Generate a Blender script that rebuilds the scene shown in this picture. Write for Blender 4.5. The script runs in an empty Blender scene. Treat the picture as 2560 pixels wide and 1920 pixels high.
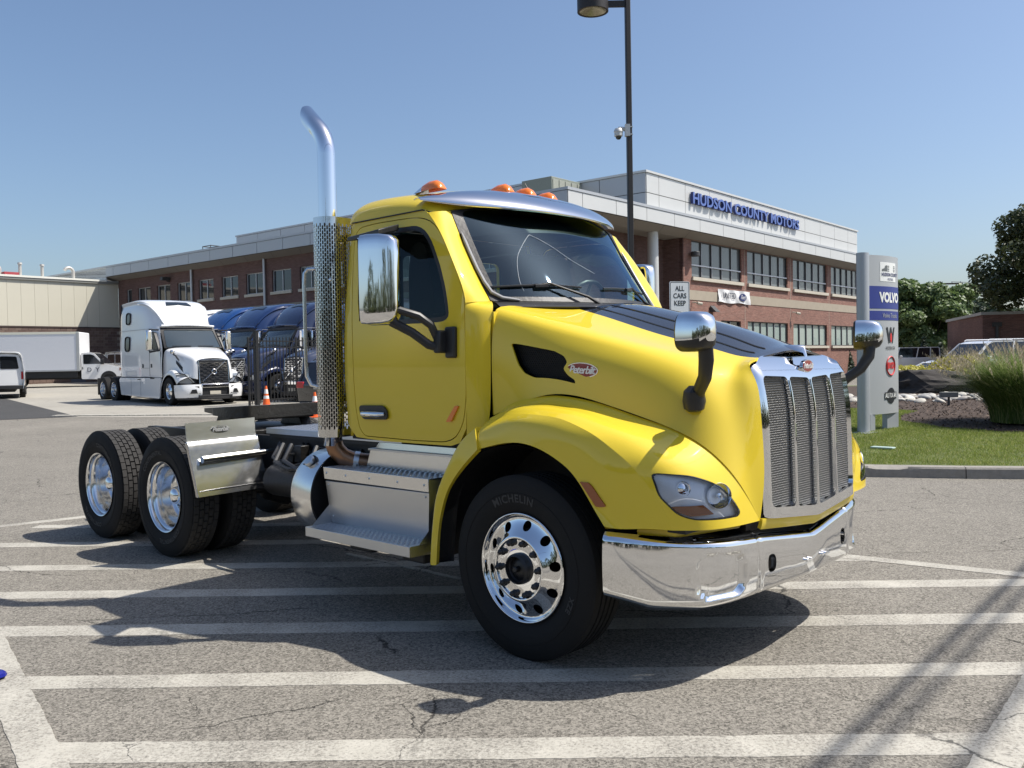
import bpy, bmesh, math, random
import numpy as np
from mathutils import Vector, Matrix, Euler
from mathutils.geometry import delaunay_2d_cdt, tessellate_polygon
random.seed(7); rng=np.random.default_rng(7)
SC=bpy.context.scene
COL=SC.collection
# ---------------------------------------------------------------- camera
PITCH,ROLL,CAMH=.0273,-.018,1.6187
cam=bpy.data.cameras.new('camera'); cam.sensor_width=36; cam.lens=36*2225.3/2560
cam.clip_start=.05; cam.clip_end=3000
camo=bpy.data.objects.new('camera',cam); COL.objects.link(camo)
c_,s_=math.cos(PITCH),math.sin(PITCH); cr,sr=math.cos(ROLL),math.sin(ROLL)
fwd=Vector((0,c_,-s_)); r0=Vector((1,0,0)); u0=Vector((0,s_,c_))
rgt=r0*cr+u0*sr; upv=u0*cr-r0*sr
m=Matrix((rgt,upv,-fwd)).transposed().to_4x4(); m.translation=(0,0,CAMH)
camo.matrix_world=m; SC.camera=camo
SC.render.resolution_x=1024; SC.render.resolution_y=768
# ---------------------------------------------------------------- sky, sun, exposure
SUN=Vector((.5704,.0166,.8212)).normalized()
wd=bpy.data.worlds.new("World"); SC.world=wd; wd.use_nodes=True
nt=wd.node_tree; bg=nt.nodes['Background']
sky=nt.nodes.new('ShaderNodeTexSky'); sky.sky_type='NISHITA'; sky.sun_disc=False
sky.sun_elevation=math.asin(SUN.z); sky.sun_rotation=math.atan2(SUN.x,SUN.y)
sky.altitude=0; sky.air_density=1.0; sky.dust_density=2.1; sky.ozone_density=3.8
nt.links.new(sky.outputs[0],bg.inputs[0]); bg.inputs[1].default_value=.106
sl=bpy.data.lights.new('sun','SUN'); sl.energy=4.4; sl.angle=math.radians(.5); sl.color=(1,.955,.88)
so=bpy.data.objects.new('sun',sl); COL.objects.link(so); so.rotation_euler=SUN.to_track_quat('Z','Y').to_euler()
SC.view_settings.view_transform='Standard'; SC.view_settings.look='None'; SC.view_settings.gamma=1
SC.view_settings.use_curve_mapping=False; SC.view_settings.exposure=.50
SC.render.engine='CYCLES'
# ---------------------------------------------------------------- shader helpers
def mat(name):
    m=bpy.data.materials.new(name); m.use_nodes=True; nt=m.node_tree
    return m,nt,nt.nodes['Principled BSDF']
def nd(nt,t,**k):
    n=nt.nodes.new('ShaderNode'+t)
    for a,b in k.items():
        if a.startswith('i_'):
            key=a[2:]; key=int(key) if key.isdigit() else key.replace('_',' ')
            if isinstance(b,bpy.types.NodeSocket): nt.links.new(b,n.inputs[key])
            else: n.inputs[key].default_value=b
        else: setattr(n,a,b)
    return n
def lk(nt,a,b): nt.links.new(a,b)
def simple(name,col,rough=.5,metal=0,coat=0,spec=.5,var=0,vscale=8,bump=0,bscale=60,rvar=0,back=None,emit=None):
    m,nt,p=mat(name); p.inputs['Roughness'].default_value=rough; p.inputs['Metallic'].default_value=metal
    p.inputs['Coat Weight'].default_value=coat; p.inputs['Coat Roughness'].default_value=.02
    p.inputs['Specular IOR Level'].default_value=spec
    c=(*col,1); p.inputs['Base Color'].default_value=c
    out=None
    tc=nd(nt,'TexCoord')
    if var or rvar:
        n=nd(nt,'TexNoise',i_Scale=vscale,i_Detail=6,i_Roughness=.62); lk(nt,tc.outputs['Object'],n.inputs['Vector'])
        if var:
            a=nd(nt,'MixRGB',blend_type='MIX',i_Fac=n.outputs[0],i_Color1=(*[x*(1-var) for x in col],1),i_Color2=(*[min(1,x*(1+var)) for x in col],1))
            out=a.outputs[0]
        if rvar:
            r=nd(nt,'MapRange',i_Value=n.outputs[0]); r.inputs[1].default_value=.3; r.inputs[2].default_value=.7
            r.inputs[3].default_value=max(0,rough-rvar); r.inputs[4].default_value=rough+rvar
            lk(nt,r.outputs[0],p.inputs['Roughness'])
    if back is not None:
        g=nd(nt,'NewGeometry')
        b=nd(nt,'MixRGB',i_Fac=g.outputs['Backfacing'],i_Color2=(*back,1))
        if out: lk(nt,out,b.inputs[1])
        else: b.inputs[1].default_value=c
        out=b.outputs[0]
    if out: lk(nt,out,p.inputs['Base Color'])
    if bump:
        n2=nd(nt,'TexNoise',i_Scale=bscale,i_Detail=4); lk(nt,tc.outputs['Object'],n2.inputs['Vector'])
        bp=nd(nt,'Bump',i_Strength=bump,i_Distance=.01,i_Height=n2.outputs[0]); lk(nt,bp.outputs[0],p.inputs['Normal'])
    if emit: p.inputs['Emission Color'].default_value=(*emit[0],1); p.inputs['Emission Strength'].default_value=emit[1]
    return m
def glass(name,tint=(.5,.6,.6),refl=.08,rough=.02,gc=(1,1,1)):
    m,nt,p=mat(name); nt.nodes.remove(p); out=nt.nodes['Material Output']
    tr=nd(nt,'BsdfTransparent',i_Color=(*tint,1)); gl=nd(nt,'BsdfGlossy',i_Color=(*gc,1),i_Roughness=rough)
    fr=nd(nt,'Fresnel',i_IOR=1.52); ad=nd(nt,'Math',operation='MULTIPLY_ADD',i_0=fr.outputs[0]); ad.inputs[1].default_value=1.0; ad.inputs[2].default_value=refl
    ad.use_clamp=True
    mx=nd(nt,'MixShader',i_0=ad.outputs[0]); lk(nt,tr.outputs[0],mx.inputs[1]); lk(nt,gl.outputs[0],mx.inputs[2])
    lk(nt,mx.outputs[0],out.inputs[0]); return m
# ---------------------------------------------------------------- ground height
def sst(a,b,x): 
    t=np.clip((x-a)/(b-a),0,1); return t*t*(3-2*t)
def GZ(x,y):
    x=np.asarray(x,float); y=np.asarray(y,float)
    return .0138*np.maximum(0,y-18)*(1-sst(-3,6,x))+.004*np.maximum(0,y-30)*sst(-3,6,x)
# ---------------------------------------------------------------- object helpers
def _cats(o,label,cat,group,kind):
    if label: o['label']=label
    if cat: o['category']=cat
    if group: o['group']=group
    if kind: o['kind']=kind
def thing(name,label,cat,loc=(0,0,0),rz=0,group=None):
    o=bpy.data.objects.new(name,None); COL.objects.link(o); o.location=loc; o.rotation_euler=(0,0,rz)
    o.empty_display_size=.2; _cats(o,label,cat,group,None); return o
class MB:
    def __init__(s): s.v=[]; s.f=[]; s.m=[]; s.cur=0
    def add(s,vs,fs,mi=None):
        o=len(s.v); s.v+= [tuple(map(float,p)) for p in vs]; s.f+=[tuple(i+o for i in f) for f in fs]; s.m+=[s.cur if mi is None else mi]*len(fs); return s
    def box(s,c,d,rz=0,M=None):
        x,y,z=[k/2 for k in d]; P=[(-x,-y,-z),(x,-y,-z),(x,y,-z),(-x,y,-z),(-x,-y,z),(x,-y,z),(x,y,z),(-x,y,z)]
        R=Matrix.Rotation(rz,3,'Z') if M is None else M
        vs=[Vector(c)+R@Vector(p) for p in P]
        return s.add(vs,[(0,3,2,1),(4,5,6,7),(0,1,5,4),(1,2,6,5),(2,3,7,6),(3,0,4,7)])
    def bx(s,x0,x1,y0,y1,z0,z1): return s.box(((x0+x1)/2,(y0+y1)/2,(z0+z1)/2),(abs(x1-x0),abs(y1-y0),abs(z1-z0)))
    def tube(s,pts,r,n=10,caps=True,closed=False,sq=None):
        pts=[Vector(p) for p in pts]; rr=r if isinstance(r,(list,tuple)) else [r]*len(pts)
        T=[]
        for i in range(len(pts)):
            a=pts[max(0,i-1)]; b=pts[min(len(pts)-1,i+1)]
            if closed: a=pts[i-1]; b=pts[(i+1)%len(pts)]
            t=(b-a); T.append(t.normalized() if t.length>1e-9 else Vector((0,0,1)))
        up=Vector((0,0,1)) if abs(T[0].z)<.9 else Vector((1,0,0))
        nrm=(up-T[0]*up.dot(T[0])).normalized(); vs=[]
        for i,p in enumerate(pts):
            nrm=(nrm-T[i]*nrm.dot(T[i])); nrm=nrm.normalized() if nrm.length>1e-6 else T[i].orthogonal().normalized()
            b=T[i].cross(nrm)
            for k in range(n):
                a=2*math.pi*k/n+(math.pi/4 if n==4 else 0); sx=sq if sq else 1
                vs.append(p+(nrm*math.cos(a)+b*math.sin(a)*sx)*rr[i])
        fs=[]; L=len(pts)
        for i in range(L if closed else L-1):
            for k in range(n):
                a=i*n+k; b2=i*n+(k+1)%n; c=((i+1)%L)*n+(k+1)%n; d=((i+1)%L)*n+k; fs.append((a,b2,c,d))
        if caps and not closed: fs.append(tuple(range(n))[::-1]); fs.append(tuple((L-1)*n+k for k in range(n)))
        return s.add(vs,fs)
    def cyl(s,p0,p1,r0,r1=None,n=16,caps=True): return s.tube([p0,p1],[r0,r1 if r1 is not None else r0],n,caps)
    def lathe(s,prof,n=32,M=None,a0=0,a1=2*math.pi,close=True):
        # prof: (r,h) around local Y axis -> (r cos, h, r sin)
        vs=[];full=abs(a1-a0-2*math.pi)<1e-6; K=n if full else n+1
        for k in range(K):
            a=a0+(a1-a0)*k/n
            for r,h in prof: vs.append((r*math.cos(a),h,r*math.sin(a)))
        L=len(prof); fs=[]
        for k in range(n):
            k2=(k+1)%K
            for i in range(L-1): fs.append((k*L+i,k*L+i+1,k2*L+i+1,k2*L+i))
        if M is not None: vs=[M@Vector(v) for v in vs]
        return s.add(vs,fs)
    def prism(s,poly,y0,y1,axis='y'):
        n=len(poly); vs=[]
        for h in (y0,y1):
            for a,b in poly:
                vs.append((a,h,b) if axis=='y' else ((h,a,b) if axis=='x' else (a,b,h)))
        fs=[(i,(i+1)%n,n+(i+1)%n,n+i) for i in range(n)]
        for t in tessellate_polygon([[Vector((a,b,0)) for a,b in poly]]):
            fs.append(tuple(t)); fs.append(tuple(n+i for i in t[::-1]))
        return s.add(vs,fs)
    def build(s,name,mt,parent=None,ang=35,label=None,cat=None,group=None,kind=None,bevel=0,fix=True,smooth=True):
        me=bpy.data.meshes.new(name); me.from_pydata(s.v,[],s.f)
        for x in (mt if isinstance(mt,(list,tuple)) else [mt]): me.materials.append(x)
        if len(set(s.m))>1: me.polygons.foreach_set('material_index',s.m)
        if fix or ang is not None:
            bm=bmesh.new(); bm.from_mesh(me)
            if fix: bmesh.ops.recalc_face_normals(bm,faces=bm.faces)
            if ang is not None and smooth:
                A=math.radians(ang)
                for f in bm.faces: f.smooth=True
                for e in bm.edges:
                    if len(e.link_faces)==2 and e.calc_face_angle(0)>A: e.smooth=False
            bm.to_mesh(me); bm.free()
        me.update()
        o=bpy.data.objects.new(name,me); COL.objects.link(o)
        if parent: o.parent=parent
        if bevel:
            b=o.modifiers.new('bevel','BEVEL'); b.width=bevel; b.segments=2; b.limit_method='ANGLE'; b.angle_limit=math.radians(40)
            b.harden_normals=False
        _cats(o,label,cat,group,kind); return o
def copy_tree(o,parent=None,mats=None,**k):
    c=o.copy(); COL.objects.link(c)
    if parent: c.parent=parent
    if mats and c.data:
        for i,s in enumerate(c.material_slots):
            nm_=s.material.name if s.material else None
            if nm_ in mats: s.link='OBJECT'; s.material=mats[nm_]
    for ch in [q for q in list(COL.objects) if q.parent==o]:
        if ch.name!=c.name: copy_tree(ch,c,mats)
    for a,b in k.items(): c[a]=b
    return c
KIDS={}
def kids(o): return [q for q in COL.objects if q.parent==o]
# ---------------------------------------------------------------- surfaces
class Patch:
    def __init__(s,P):
        s.P=np.array(P,float); s.ni,s.nj=s.P.shape[:2]; s.Di=s.D(s.ni); s.Dj=s.D(s.nj)
    @staticmethod
    def D(n):
        if n<3: return np.zeros((n,n))
        A=np.eye(n); B=np.zeros((n,n))
        for i in range(1,n-1): A[i,i-1:i+2]=[1,4,1]; B[i,i-1:i+2]=[6,-12,6]
        return np.linalg.solve(A,B)
    @staticmethod
    def W(a,n,D):
        a=np.clip(a,0,n-1); k=np.minimum(a.astype(int),n-2); t=a-k; u=1-t
        W=np.zeros((len(a),n)); r=np.arange(len(a)); W[r,k]+=u; W[r,k+1]+=t
        W+=((u**3-u)/6)[:,None]*D[k]+((t**3-t)/6)[:,None]*D[k+1]; return W
    def __call__(s,a,b):
        a=np.asarray(a,float); b=np.asarray(b,float)
        return np.einsum('ni,nj,ijk->nk',s.W(a,s.ni,s.Di),s.W(b,s.nj,s.Dj),s.P)
def inv(f,pts,ar,br,comps=(0,2),n=90):
    A,B=np.meshgrid(np.linspace(*ar,n),np.linspace(*br,n)); A=A.ravel();B=B.ravel(); S=f(A,B)[:,comps]
    out=[]
    for p in pts:
        q=np.array([p[c] for c in comps]) if len(p)==3 else np.array(p)
        i=np.argmin(((S-q)**2).sum(1)); ab=np.array([A[i],B[i]])
        for _ in range(6):
            e=1e-3; F=f(np.array([ab[0],ab[0]+e,ab[0]]),np.array([ab[1],ab[1],ab[1]+e]))[:,comps]
            J=np.stack([(F[1]-F[0])/e,(F[2]-F[0])/e],1)
            d=np.linalg.lstsq(J,q-F[0],rcond=None)[0]; d=np.clip(d,-.3,.3); ab=ab+d
            ab[0]=np.clip(ab[0],*ar); ab[1]=np.clip(ab[1],*br)
        out.append(tuple(ab))
    return out
def inpoly(P,poly):
    x,y=P[:,0],P[:,1]; c=np.zeros(len(P),bool); n=len(poly)
    for i in range(n):
        x1,y1=poly[i]; x2,y2=poly[(i+1)%n]
        if y1==y2: continue
        t=((y1>y)!=(y2>y))&(x<(x2-x1)*(y-y1)/(y2-y1)+x1); c^=t
    return c
def dens(poly,st,closed=True):
    out=[];n=len(poly)
    for i in range(n if closed else n-1):
        a=np.array(poly[i],float); b=np.array(poly[(i+1)%n],float); L=np.hypot(*((b-a)/st)); k=max(1,int(math.ceil(L)))
        out+=[tuple(a+(b-a)*j/k) for j in range(k)]
    if not closed: out.append(tuple(poly[-1]))
    return out
def rnd(poly,r,n=4,closed=True):
    out=[];N=len(poly)
    for i in range(N):
        p=np.array(poly[i],float);a=np.array(poly[i-1],float);b=np.array(poly[(i+1)%N],float)
        rr=r[i] if isinstance(r,(list,tuple)) else r
        la=np.linalg.norm(a-p);lb=np.linalg.norm(b-p);k=min(rr,la*.45,lb*.45)
        s=p+(a-p)/la*k;e=p+(b-p)/lb*k
        for j in range(n+1):
            t=j/n; out.append(tuple((1-t)**2*s+2*t*(1-t)*p+t*t*e))
    return out
def trim(name,f,outer,holes=(),st=(.1,.1),thick=.01,mt=None,parent=None,flip=False,mirror=False,solid=False,**k):
    """mesh of the surface f(a,b) inside outer and outside holes, smooth normals, edges returned by thick"""
    st=np.array(st,float)
    loops=[dens(outer,st)]+[dens(h,st) for h in holes]
    V=[];E=[];
    for lp in loops:
        o=len(V); V+=lp; E+=[(o+i,o+(i+1)%len(lp)) for i in range(len(lp))]
    nb=len(V)
    O=np.array(loops[0]); lo=O.min(0);hi=O.max(0)
    gx=np.arange(lo[0]+st[0]*.5,hi[0],st[0]); gy=np.arange(lo[1]+st[1]*.5,hi[1],st[1])
    G=np.array(np.meshgrid(gx,gy)).reshape(2,-1).T
    keep=inpoly(G,loops[0])
    for h in loops[1:]: keep&=~inpoly(G,h)
    G=G[keep]
    B=np.array(V)
    if len(G):
        dmin=np.full(len(G),9e9)
        for i in range(0,len(B),64):
            d=((G[:,None,:]-B[None,i:i+64])/st); dmin=np.minimum(dmin,(d**2).sum(2).min(1))
        G=G[dmin>.2]
    allp=np.vstack([B,G]) if len(G) else B
    S=allp/st
    vo,eo,fo,ov,_,_=delaunay_2d_cdt([Vector(p) for p in S.tolist()],E,[],0,1e-6)
    Pm=np.array([tuple(v) for v in vo])*st
    F=np.array([tuple(t) for t in fo if len(t)==3])
    C=Pm[F].mean(1); kk=inpoly(C,loops[0])
    for h in loops[1:]: kk&=~inpoly(C,h)
    F=F[kk]
    e=1e-3*max(1,1)
    P3=f(Pm[:,0],Pm[:,1]); da=f(Pm[:,0]+e,Pm[:,1])-f(Pm[:,0]-e,Pm[:,1]); db=f(Pm[:,0],Pm[:,1]+e)-f(Pm[:,0],Pm[:,1]-e)
    N=np.cross(da,db); N/=np.maximum(np.linalg.norm(N,axis=1,keepdims=True),1e-12)
    # orientation of triangles (CCW in params)
    tri=Pm[F]; ar=(tri[:,1,0]-tri[:,0,0])*(tri[:,2,1]-tri[:,0,1])-(tri[:,1,1]-tri[:,0,1])*(tri[:,2,0]-tri[:,0,0])
    F[ar<0]=F[ar<0][:,::-1]
    if flip: N=-N; F=F[:,::-1]
    if mirror: P3=P3*[1,-1,1]; N=N*[1,-1,1]; F=F[:,::-1]
    verts=P3.tolist(); nor=N.tolist(); faces=F.tolist()
    if thick:
        edges={}
        for t in faces:
            for i in range(3):
                a,b=t[i],t[(i+1)%3]
                if (b,a) in edges: del edges[(b,a)]
                else: edges[(a,b)]=1
        acc={}
        for a,b in edges:
            t=np.array(verts[b])-np.array(verts[a]); n=np.cross(t,N[a]); 
            for v in (a,b): acc[v]=acc.get(v,0)+n/max(1e-9,np.linalg.norm(n))
        mp={}
        for v,n in acc.items():
            n=n/max(1e-9,np.linalg.norm(n)); i=len(verts); p=np.array(verts[v]); q=p-N[v]*thick
            verts+= [p.tolist(),q.tolist()]; nor+=[n.tolist(),n.tolist()]; mp[v]=i
        for a,b in edges: faces.append([mp[b],mp[a],mp[a]+1,mp[b]+1])
        if solid:
            o=len(verts); verts+=(np.array(verts[:len(P3)])-N*thick).tolist(); nor+=(-N).tolist()
            faces+=[[o+i for i in t[::-1]] for t in F.tolist()]
    me=bpy.data.meshes.new(name); me.from_pydata(verts,[],faces)
    me.polygons.foreach_set('use_smooth',[True]*len(me.polygons))
    me.normals_split_custom_set_from_vertices(nor)
    me.materials.append(mt); me.update()
    o=bpy.data.objects.new(name,me); COL.objects.link(o)
    if parent: o.parent=parent
    _cats(o,k.get('label'),k.get('cat'),k.get('group'),k.get('kind')); return o
def gridsurf(name,f,ar,br,na,nb,mt,parent,flip=False,mirror=False,thick=0,**k):
    a,b=np.meshgrid(np.linspace(*ar,na),np.linspace(*br,nb),indexing='ij'); P=f(a.ravel(),b.ravel())
    G=P.reshape(na,nb,3); n_=np.cross(np.diff(G,axis=0)[:,:-1],np.diff(G,axis=1)[:-1]); c_=G.reshape(-1,3).mean(0)*[1,0,.6]
    flip=((n_*(G[:-1,:-1]-c_)).sum()<0)
    if mirror: P=P*[1,-1,1]
    F=[]
    for i in range(na-1):
        for j in range(nb-1):
            q=(i*nb+j,(i+1)*nb+j,(i+1)*nb+j+1,i*nb+j+1); F.append(q[::-1] if flip!=mirror else q)
    mb=MB(); mb.add(P,F); o=mb.build(name,mt,parent,ang=50,fix=False,**k)
    if thick:
        s=o.modifiers.new('solid','SOLIDIFY'); s.thickness=thick; s.offset=-1
    return o
_tc={}
def text_mesh(txt,size=1.0,ext=.01,shear=0,spacing=1.0,align='CENTER',bold=0):
    key=(txt,size,ext,shear,spacing,align,bold)
    if key in _tc: return _tc[key]
    cu=bpy.data.curves.new('txt','FONT'); cu.body=txt; cu.size=size; cu.extrude=ext; cu.shear=shear; cu.space_character=spacing
    cu.align_x=align; cu.align_y='CENTER'; cu.resolution_u=3; cu.offset=bold
    ob=bpy.data.objects.new('txt',cu); COL.objects.link(ob); dg=bpy.context.evaluated_depsgraph_get(); dg.update()
    me=ob.evaluated_get(dg).to_mesh(); vs=[tuple(v.co) for v in me.vertices]; fs=[tuple(p.vertices) for p in me.polygons]
    ob.evaluated_get(dg).to_mesh_clear(); bpy.data.objects.remove(ob); bpy.data.curves.remove(cu)
    _tc[key]=(vs,fs); return vs,fs
def put_text(mb,txt,size,fn,ext=.003,mi=None,**k):
    """fn maps flat text coords (x,y,h) to 3D"""
    vs,fs=text_mesh(txt,size,ext,**k); mb.add([fn(*v) for v in vs],fs,mi)
# ================================================================ SETTING: ground
def crack_nodes(nt,vec):
    n=nd(nt,'TexNoise',i_Scale=1.1,i_Detail=7,i_Roughness=.68,i_Vector=vec)
    sc=nd(nt,'VectorMath',operation='SCALE'); lk(nt,n.outputs['Color'],sc.inputs[0]); sc.inputs['Scale'].default_value=.55
    ad=nd(nt,'VectorMath',operation='ADD'); lk(nt,vec,ad.inputs[0]); lk(nt,sc.outputs[0],ad.inputs[1])
    outs=[]
    for scale,w,lo,hi,off in ((.40,.0030,.48,.54,0),(1.0,.0032,.57,.61,7)):
        mp=nd(nt,'Mapping'); lk(nt,ad.outputs[0],mp.inputs[0]); mp.inputs['Location'].default_value=(off,off,0); mp.inputs['Scale'].default_value=(1,1.6,0)
        v=nd(nt,'TexVoronoi',feature='DISTANCE_TO_EDGE',i_Scale=scale); lk(nt,mp.outputs[0],v.inputs['Vector'])
        r=nd(nt,'MapRange',i_Value=v.outputs[0]); r.inputs[1].default_value=w*.4; r.inputs[2].default_value=w*1.6; r.inputs[3].default_value=1; r.inputs[4].default_value=0
        mk=nd(nt,'TexNoise',i_Scale=.55,i_Detail=2,i_Vector=mp.outputs[0]); r2=nd(nt,'MapRange',i_Value=mk.outputs[0]); r2.inputs[1].default_value=lo; r2.inputs[2].default_value=hi
        mu=nd(nt,'Math',operation='MULTIPLY',i_0=r.outputs[0]); lk(nt,r2.outputs[0],mu.inputs[1]); outs.append(mu.outputs[0])
    mx=nd(nt,'Math',operation='MAXIMUM',i_0=outs[0]); lk(nt,outs[1],mx.inputs[1]); return mx.outputs[0]
def asph_color(nt,vec,dark,light,grit=1.0):
    v=nd(nt,'TexVoronoi',i_Scale=95,i_Vector=vec); v2=nd(nt,'TexVoronoi',i_Scale=210,i_Vector=vec)
    big=nd(nt,'TexNoise',i_Scale=.35,i_Detail=5,i_Roughness=.6,i_Vector=vec)
    mid=nd(nt,'TexNoise',i_Scale=4.0,i_Detail=6,i_Roughness=.65,i_Vector=vec)
    s1=nd(nt,'SeparateColor'); lk(nt,v.outputs['Color'],s1.inputs[0]); s2=nd(nt,'SeparateColor'); lk(nt,v2.outputs['Color'],s2.inputs[0])
    a=nd(nt,'Math',operation='MULTIPLY_ADD',i_0=s1.outputs[0]); a.inputs[1].default_value=.75*grit; 
    b=nd(nt,'Math',operation='MULTIPLY_ADD',i_0=s2.outputs[0]); b.inputs[1].default_value=.45*grit; b.inputs[2].default_value=(1-1.2*grit)*.5
    lk(nt,b.outputs[0],a.inputs[2])
    # bright aggregate chips
    pw=nd(nt,'Math',operation='POWER',i_0=s1.outputs[1]); pw.inputs[1].default_value=14
    a2=nd(nt,'Math',operation='MULTIPLY_ADD',i_0=pw.outputs[0]); a2.inputs[1].default_value=.85*grit; lk(nt,a.outputs[0],a2.inputs[2])
    c=nd(nt,'Math',operation='MULTIPLY_ADD',i_0=mid.outputs[0]); c.inputs[1].default_value=.34; lk(nt,a2.outputs[0],c.inputs[2])
    d=nd(nt,'Math',operation='MULTIPLY_ADD',i_0=big.outputs[0]); d.inputs[1].default_value=.5; lk(nt,c.outputs[0],d.inputs[2])
    e=nd(nt,'Math',operation='SUBTRACT',i_0=d.outputs[0]); e.inputs[1].default_value=.38
    col=nd(nt,'MixRGB',i_Fac=e.outputs[0],i_Color1=(*dark,1),i_Color2=(*light,1)); col.use_clamp=True
    # dark spots (gum, oil)
    sp=nd(nt,'TexVoronoi',i_Scale=1.7,i_Vector=vec,i_Randomness=1.0); rs=nd(nt,'MapRange',i_Value=sp.outputs['Distance']); rs.inputs[1].default_value=.018; rs.inputs[2].default_value=.05; rs.inputs[3].default_value=.55; rs.inputs[4].default_value=0
    dk=nd(nt,'MixRGB',i_Fac=rs.outputs[0],i_Color2=(dark[0]*.6,dark[1]*.6,dark[2]*.6,1)); lk(nt,col.outputs[0],dk.inputs[1])
    return dk.outputs[0],d.outputs[0]
def ground_mat(name,dark,light,grit=1,crack=1,rough=.9):
    m,nt,p=mat(name); tc=nd(nt,'TexCoord'); vec=tc.outputs['Object']
    col,h=asph_color(nt,vec,dark,light,grit)
    if crack:
        ck=crack_nodes(nt,vec); mx=nd(nt,'MixRGB',i_Color2=(.012,.011,.010,1)); 
        mf=nd(nt,'Math',operation='MULTIPLY',i_0=ck); mf.inputs[1].default_value=.8*crack; lk(nt,mf.outputs[0],mx.inputs[0]); lk(nt,col,mx.inputs[1]); col=mx.outputs[0]
        hs=nd(nt,'Math',operation='SUBTRACT',i_0=h); lk(nt,mf.outputs[0],hs.inputs[1]); h=hs.outputs[0]
    lk(nt,col,p.inputs['Base Color']); p.inputs['Roughness'].default_value=rough; p.inputs['Specular IOR Level'].default_value=.25
    bp=nd(nt,'Bump',i_Strength=.55,i_Distance=.006,i_Height=h); lk(nt,bp.outputs[0],p.inputs['Normal']); return m
M_asph=ground_mat('asphalt',(.060,.055,.047),(.295,.272,.232))
M_dark=ground_mat('new asphalt',(.035,.035,.036),(.085,.083,.080),.8,0)
M_conc=ground_mat('concrete',(.20,.185,.16),(.42,.395,.34),.35,.6)
def paint_mat():
    m,nt,p=mat('road paint'); tc=nd(nt,'TexCoord'); vec=tc.outputs['Object']
    acol,h=asph_color(nt,vec,(.060,.055,.047),(.295,.272,.232))
    n=nd(nt,'TexNoise',i_Scale=60,i_Detail=8,i_Roughness=.75,i_Vector=vec); n2=nd(nt,'TexNoise',i_Scale=2.2,i_Detail=4,i_Vector=vec)
    s=nd(nt,'Math',operation='MULTIPLY_ADD',i_0=n2.outputs[0]); s.inputs[1].default_value=.45; lk(nt,n.outputs[0],s.inputs[2])
    r=nd(nt,'MapRange',i_Value=s.outputs[0]); r.inputs[1].default_value=.60; r.inputs[2].default_value=.80
    pc=nd(nt,'MixRGB',i_Fac=nd(nt,'TexNoise',i_Scale=9,i_Detail=6,i_Vector=vec).outputs[0],i_Color1=(.34,.32,.27,1),i_Color2=(.56,.53,.46,1))
    mx=nd(nt,'MixRGB'); 
    rr=nd(nt,'MapRange',i_Value=r.outputs[0]); rr.inputs[3].default_value=.10; rr.inputs[4].default_value=.93; lk(nt,rr.outputs[0],mx.inputs[0]); lk(nt,acol,mx.inputs[1]); lk(nt,pc.outputs[0],mx.inputs[2])
    ck=crack_nodes(nt,vec); m2=nd(nt,'MixRGB',i_Color2=(.03,.028,.025,1)); mf=nd(nt,'Math',operation='MULTIPLY',i_0=ck); mf.inputs[1].default_value=.85
    lk(nt,mf.outputs[0],m2.inputs[0]); lk(nt,mx.outputs[0],m2.inputs[1]); lk(nt,m2.outputs[0],p.inputs['Base Color']); p.inputs['Roughness'].default_value=.8
    bp=nd(nt,'Bump',i_Strength=.4,i_Distance=.005,i_Height=h); lk(nt,bp.outputs[0],p.inputs['Normal']); return m
M_paint=paint_mat()
def sheet(name,xs,ys,dz,mt,keep=None,**k):
    X,Y=np.meshgrid(xs,ys,indexing='ij'); Z=GZ(X,Y)+dz; mb=MB(); P=np.stack([X,Y,Z],2).reshape(-1,3)
    nx,ny=len(xs),len(ys); F=[]
    for i in range(nx-1):
        for j in range(ny-1):
            F.append((i*ny+j,(i+1)*ny+j,(i+1)*ny+j+1,i*ny+j+1))
    mb.add(P,F); return mb.build(name,mt,fix=False,kind='structure',**k)
xs=np.r_[[-900,-400,-200,-120,-80],np.arange(-60,70,3.),[80,120,200,400,900]]
ys=np.r_[[-400,-150,-60,-30,-10,0],np.arange(3,100,3.),[110,140,200,400,1200]]
sheet('ground',xs,ys,0,M_asph)
def polysheet(name,poly,dz,mt,step=2.0,**k):
    f=lambda a,b: np.stack([a,b,GZ(a,b)+dz],1)
    return trim(name,f,poly,(),(step,step),0,mt,kind='structure',**k)
polysheet('concrete_apron',[(-52,60),(-19.3,34.6),(-14.6,26.9),(-12.3,26.7),(-4,24.4),(-1,24.4),(-1,40),(-12,46),(-23,56),(-33,66),(-45,80)],.004,M_conc,3)
polysheet('repaved_lane',[(-60,66),(-27,45.5),(-13.2,27.0),(-15.2,26.1),(-24,28.2),(-60,37)],.008,M_dark,3)
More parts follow.
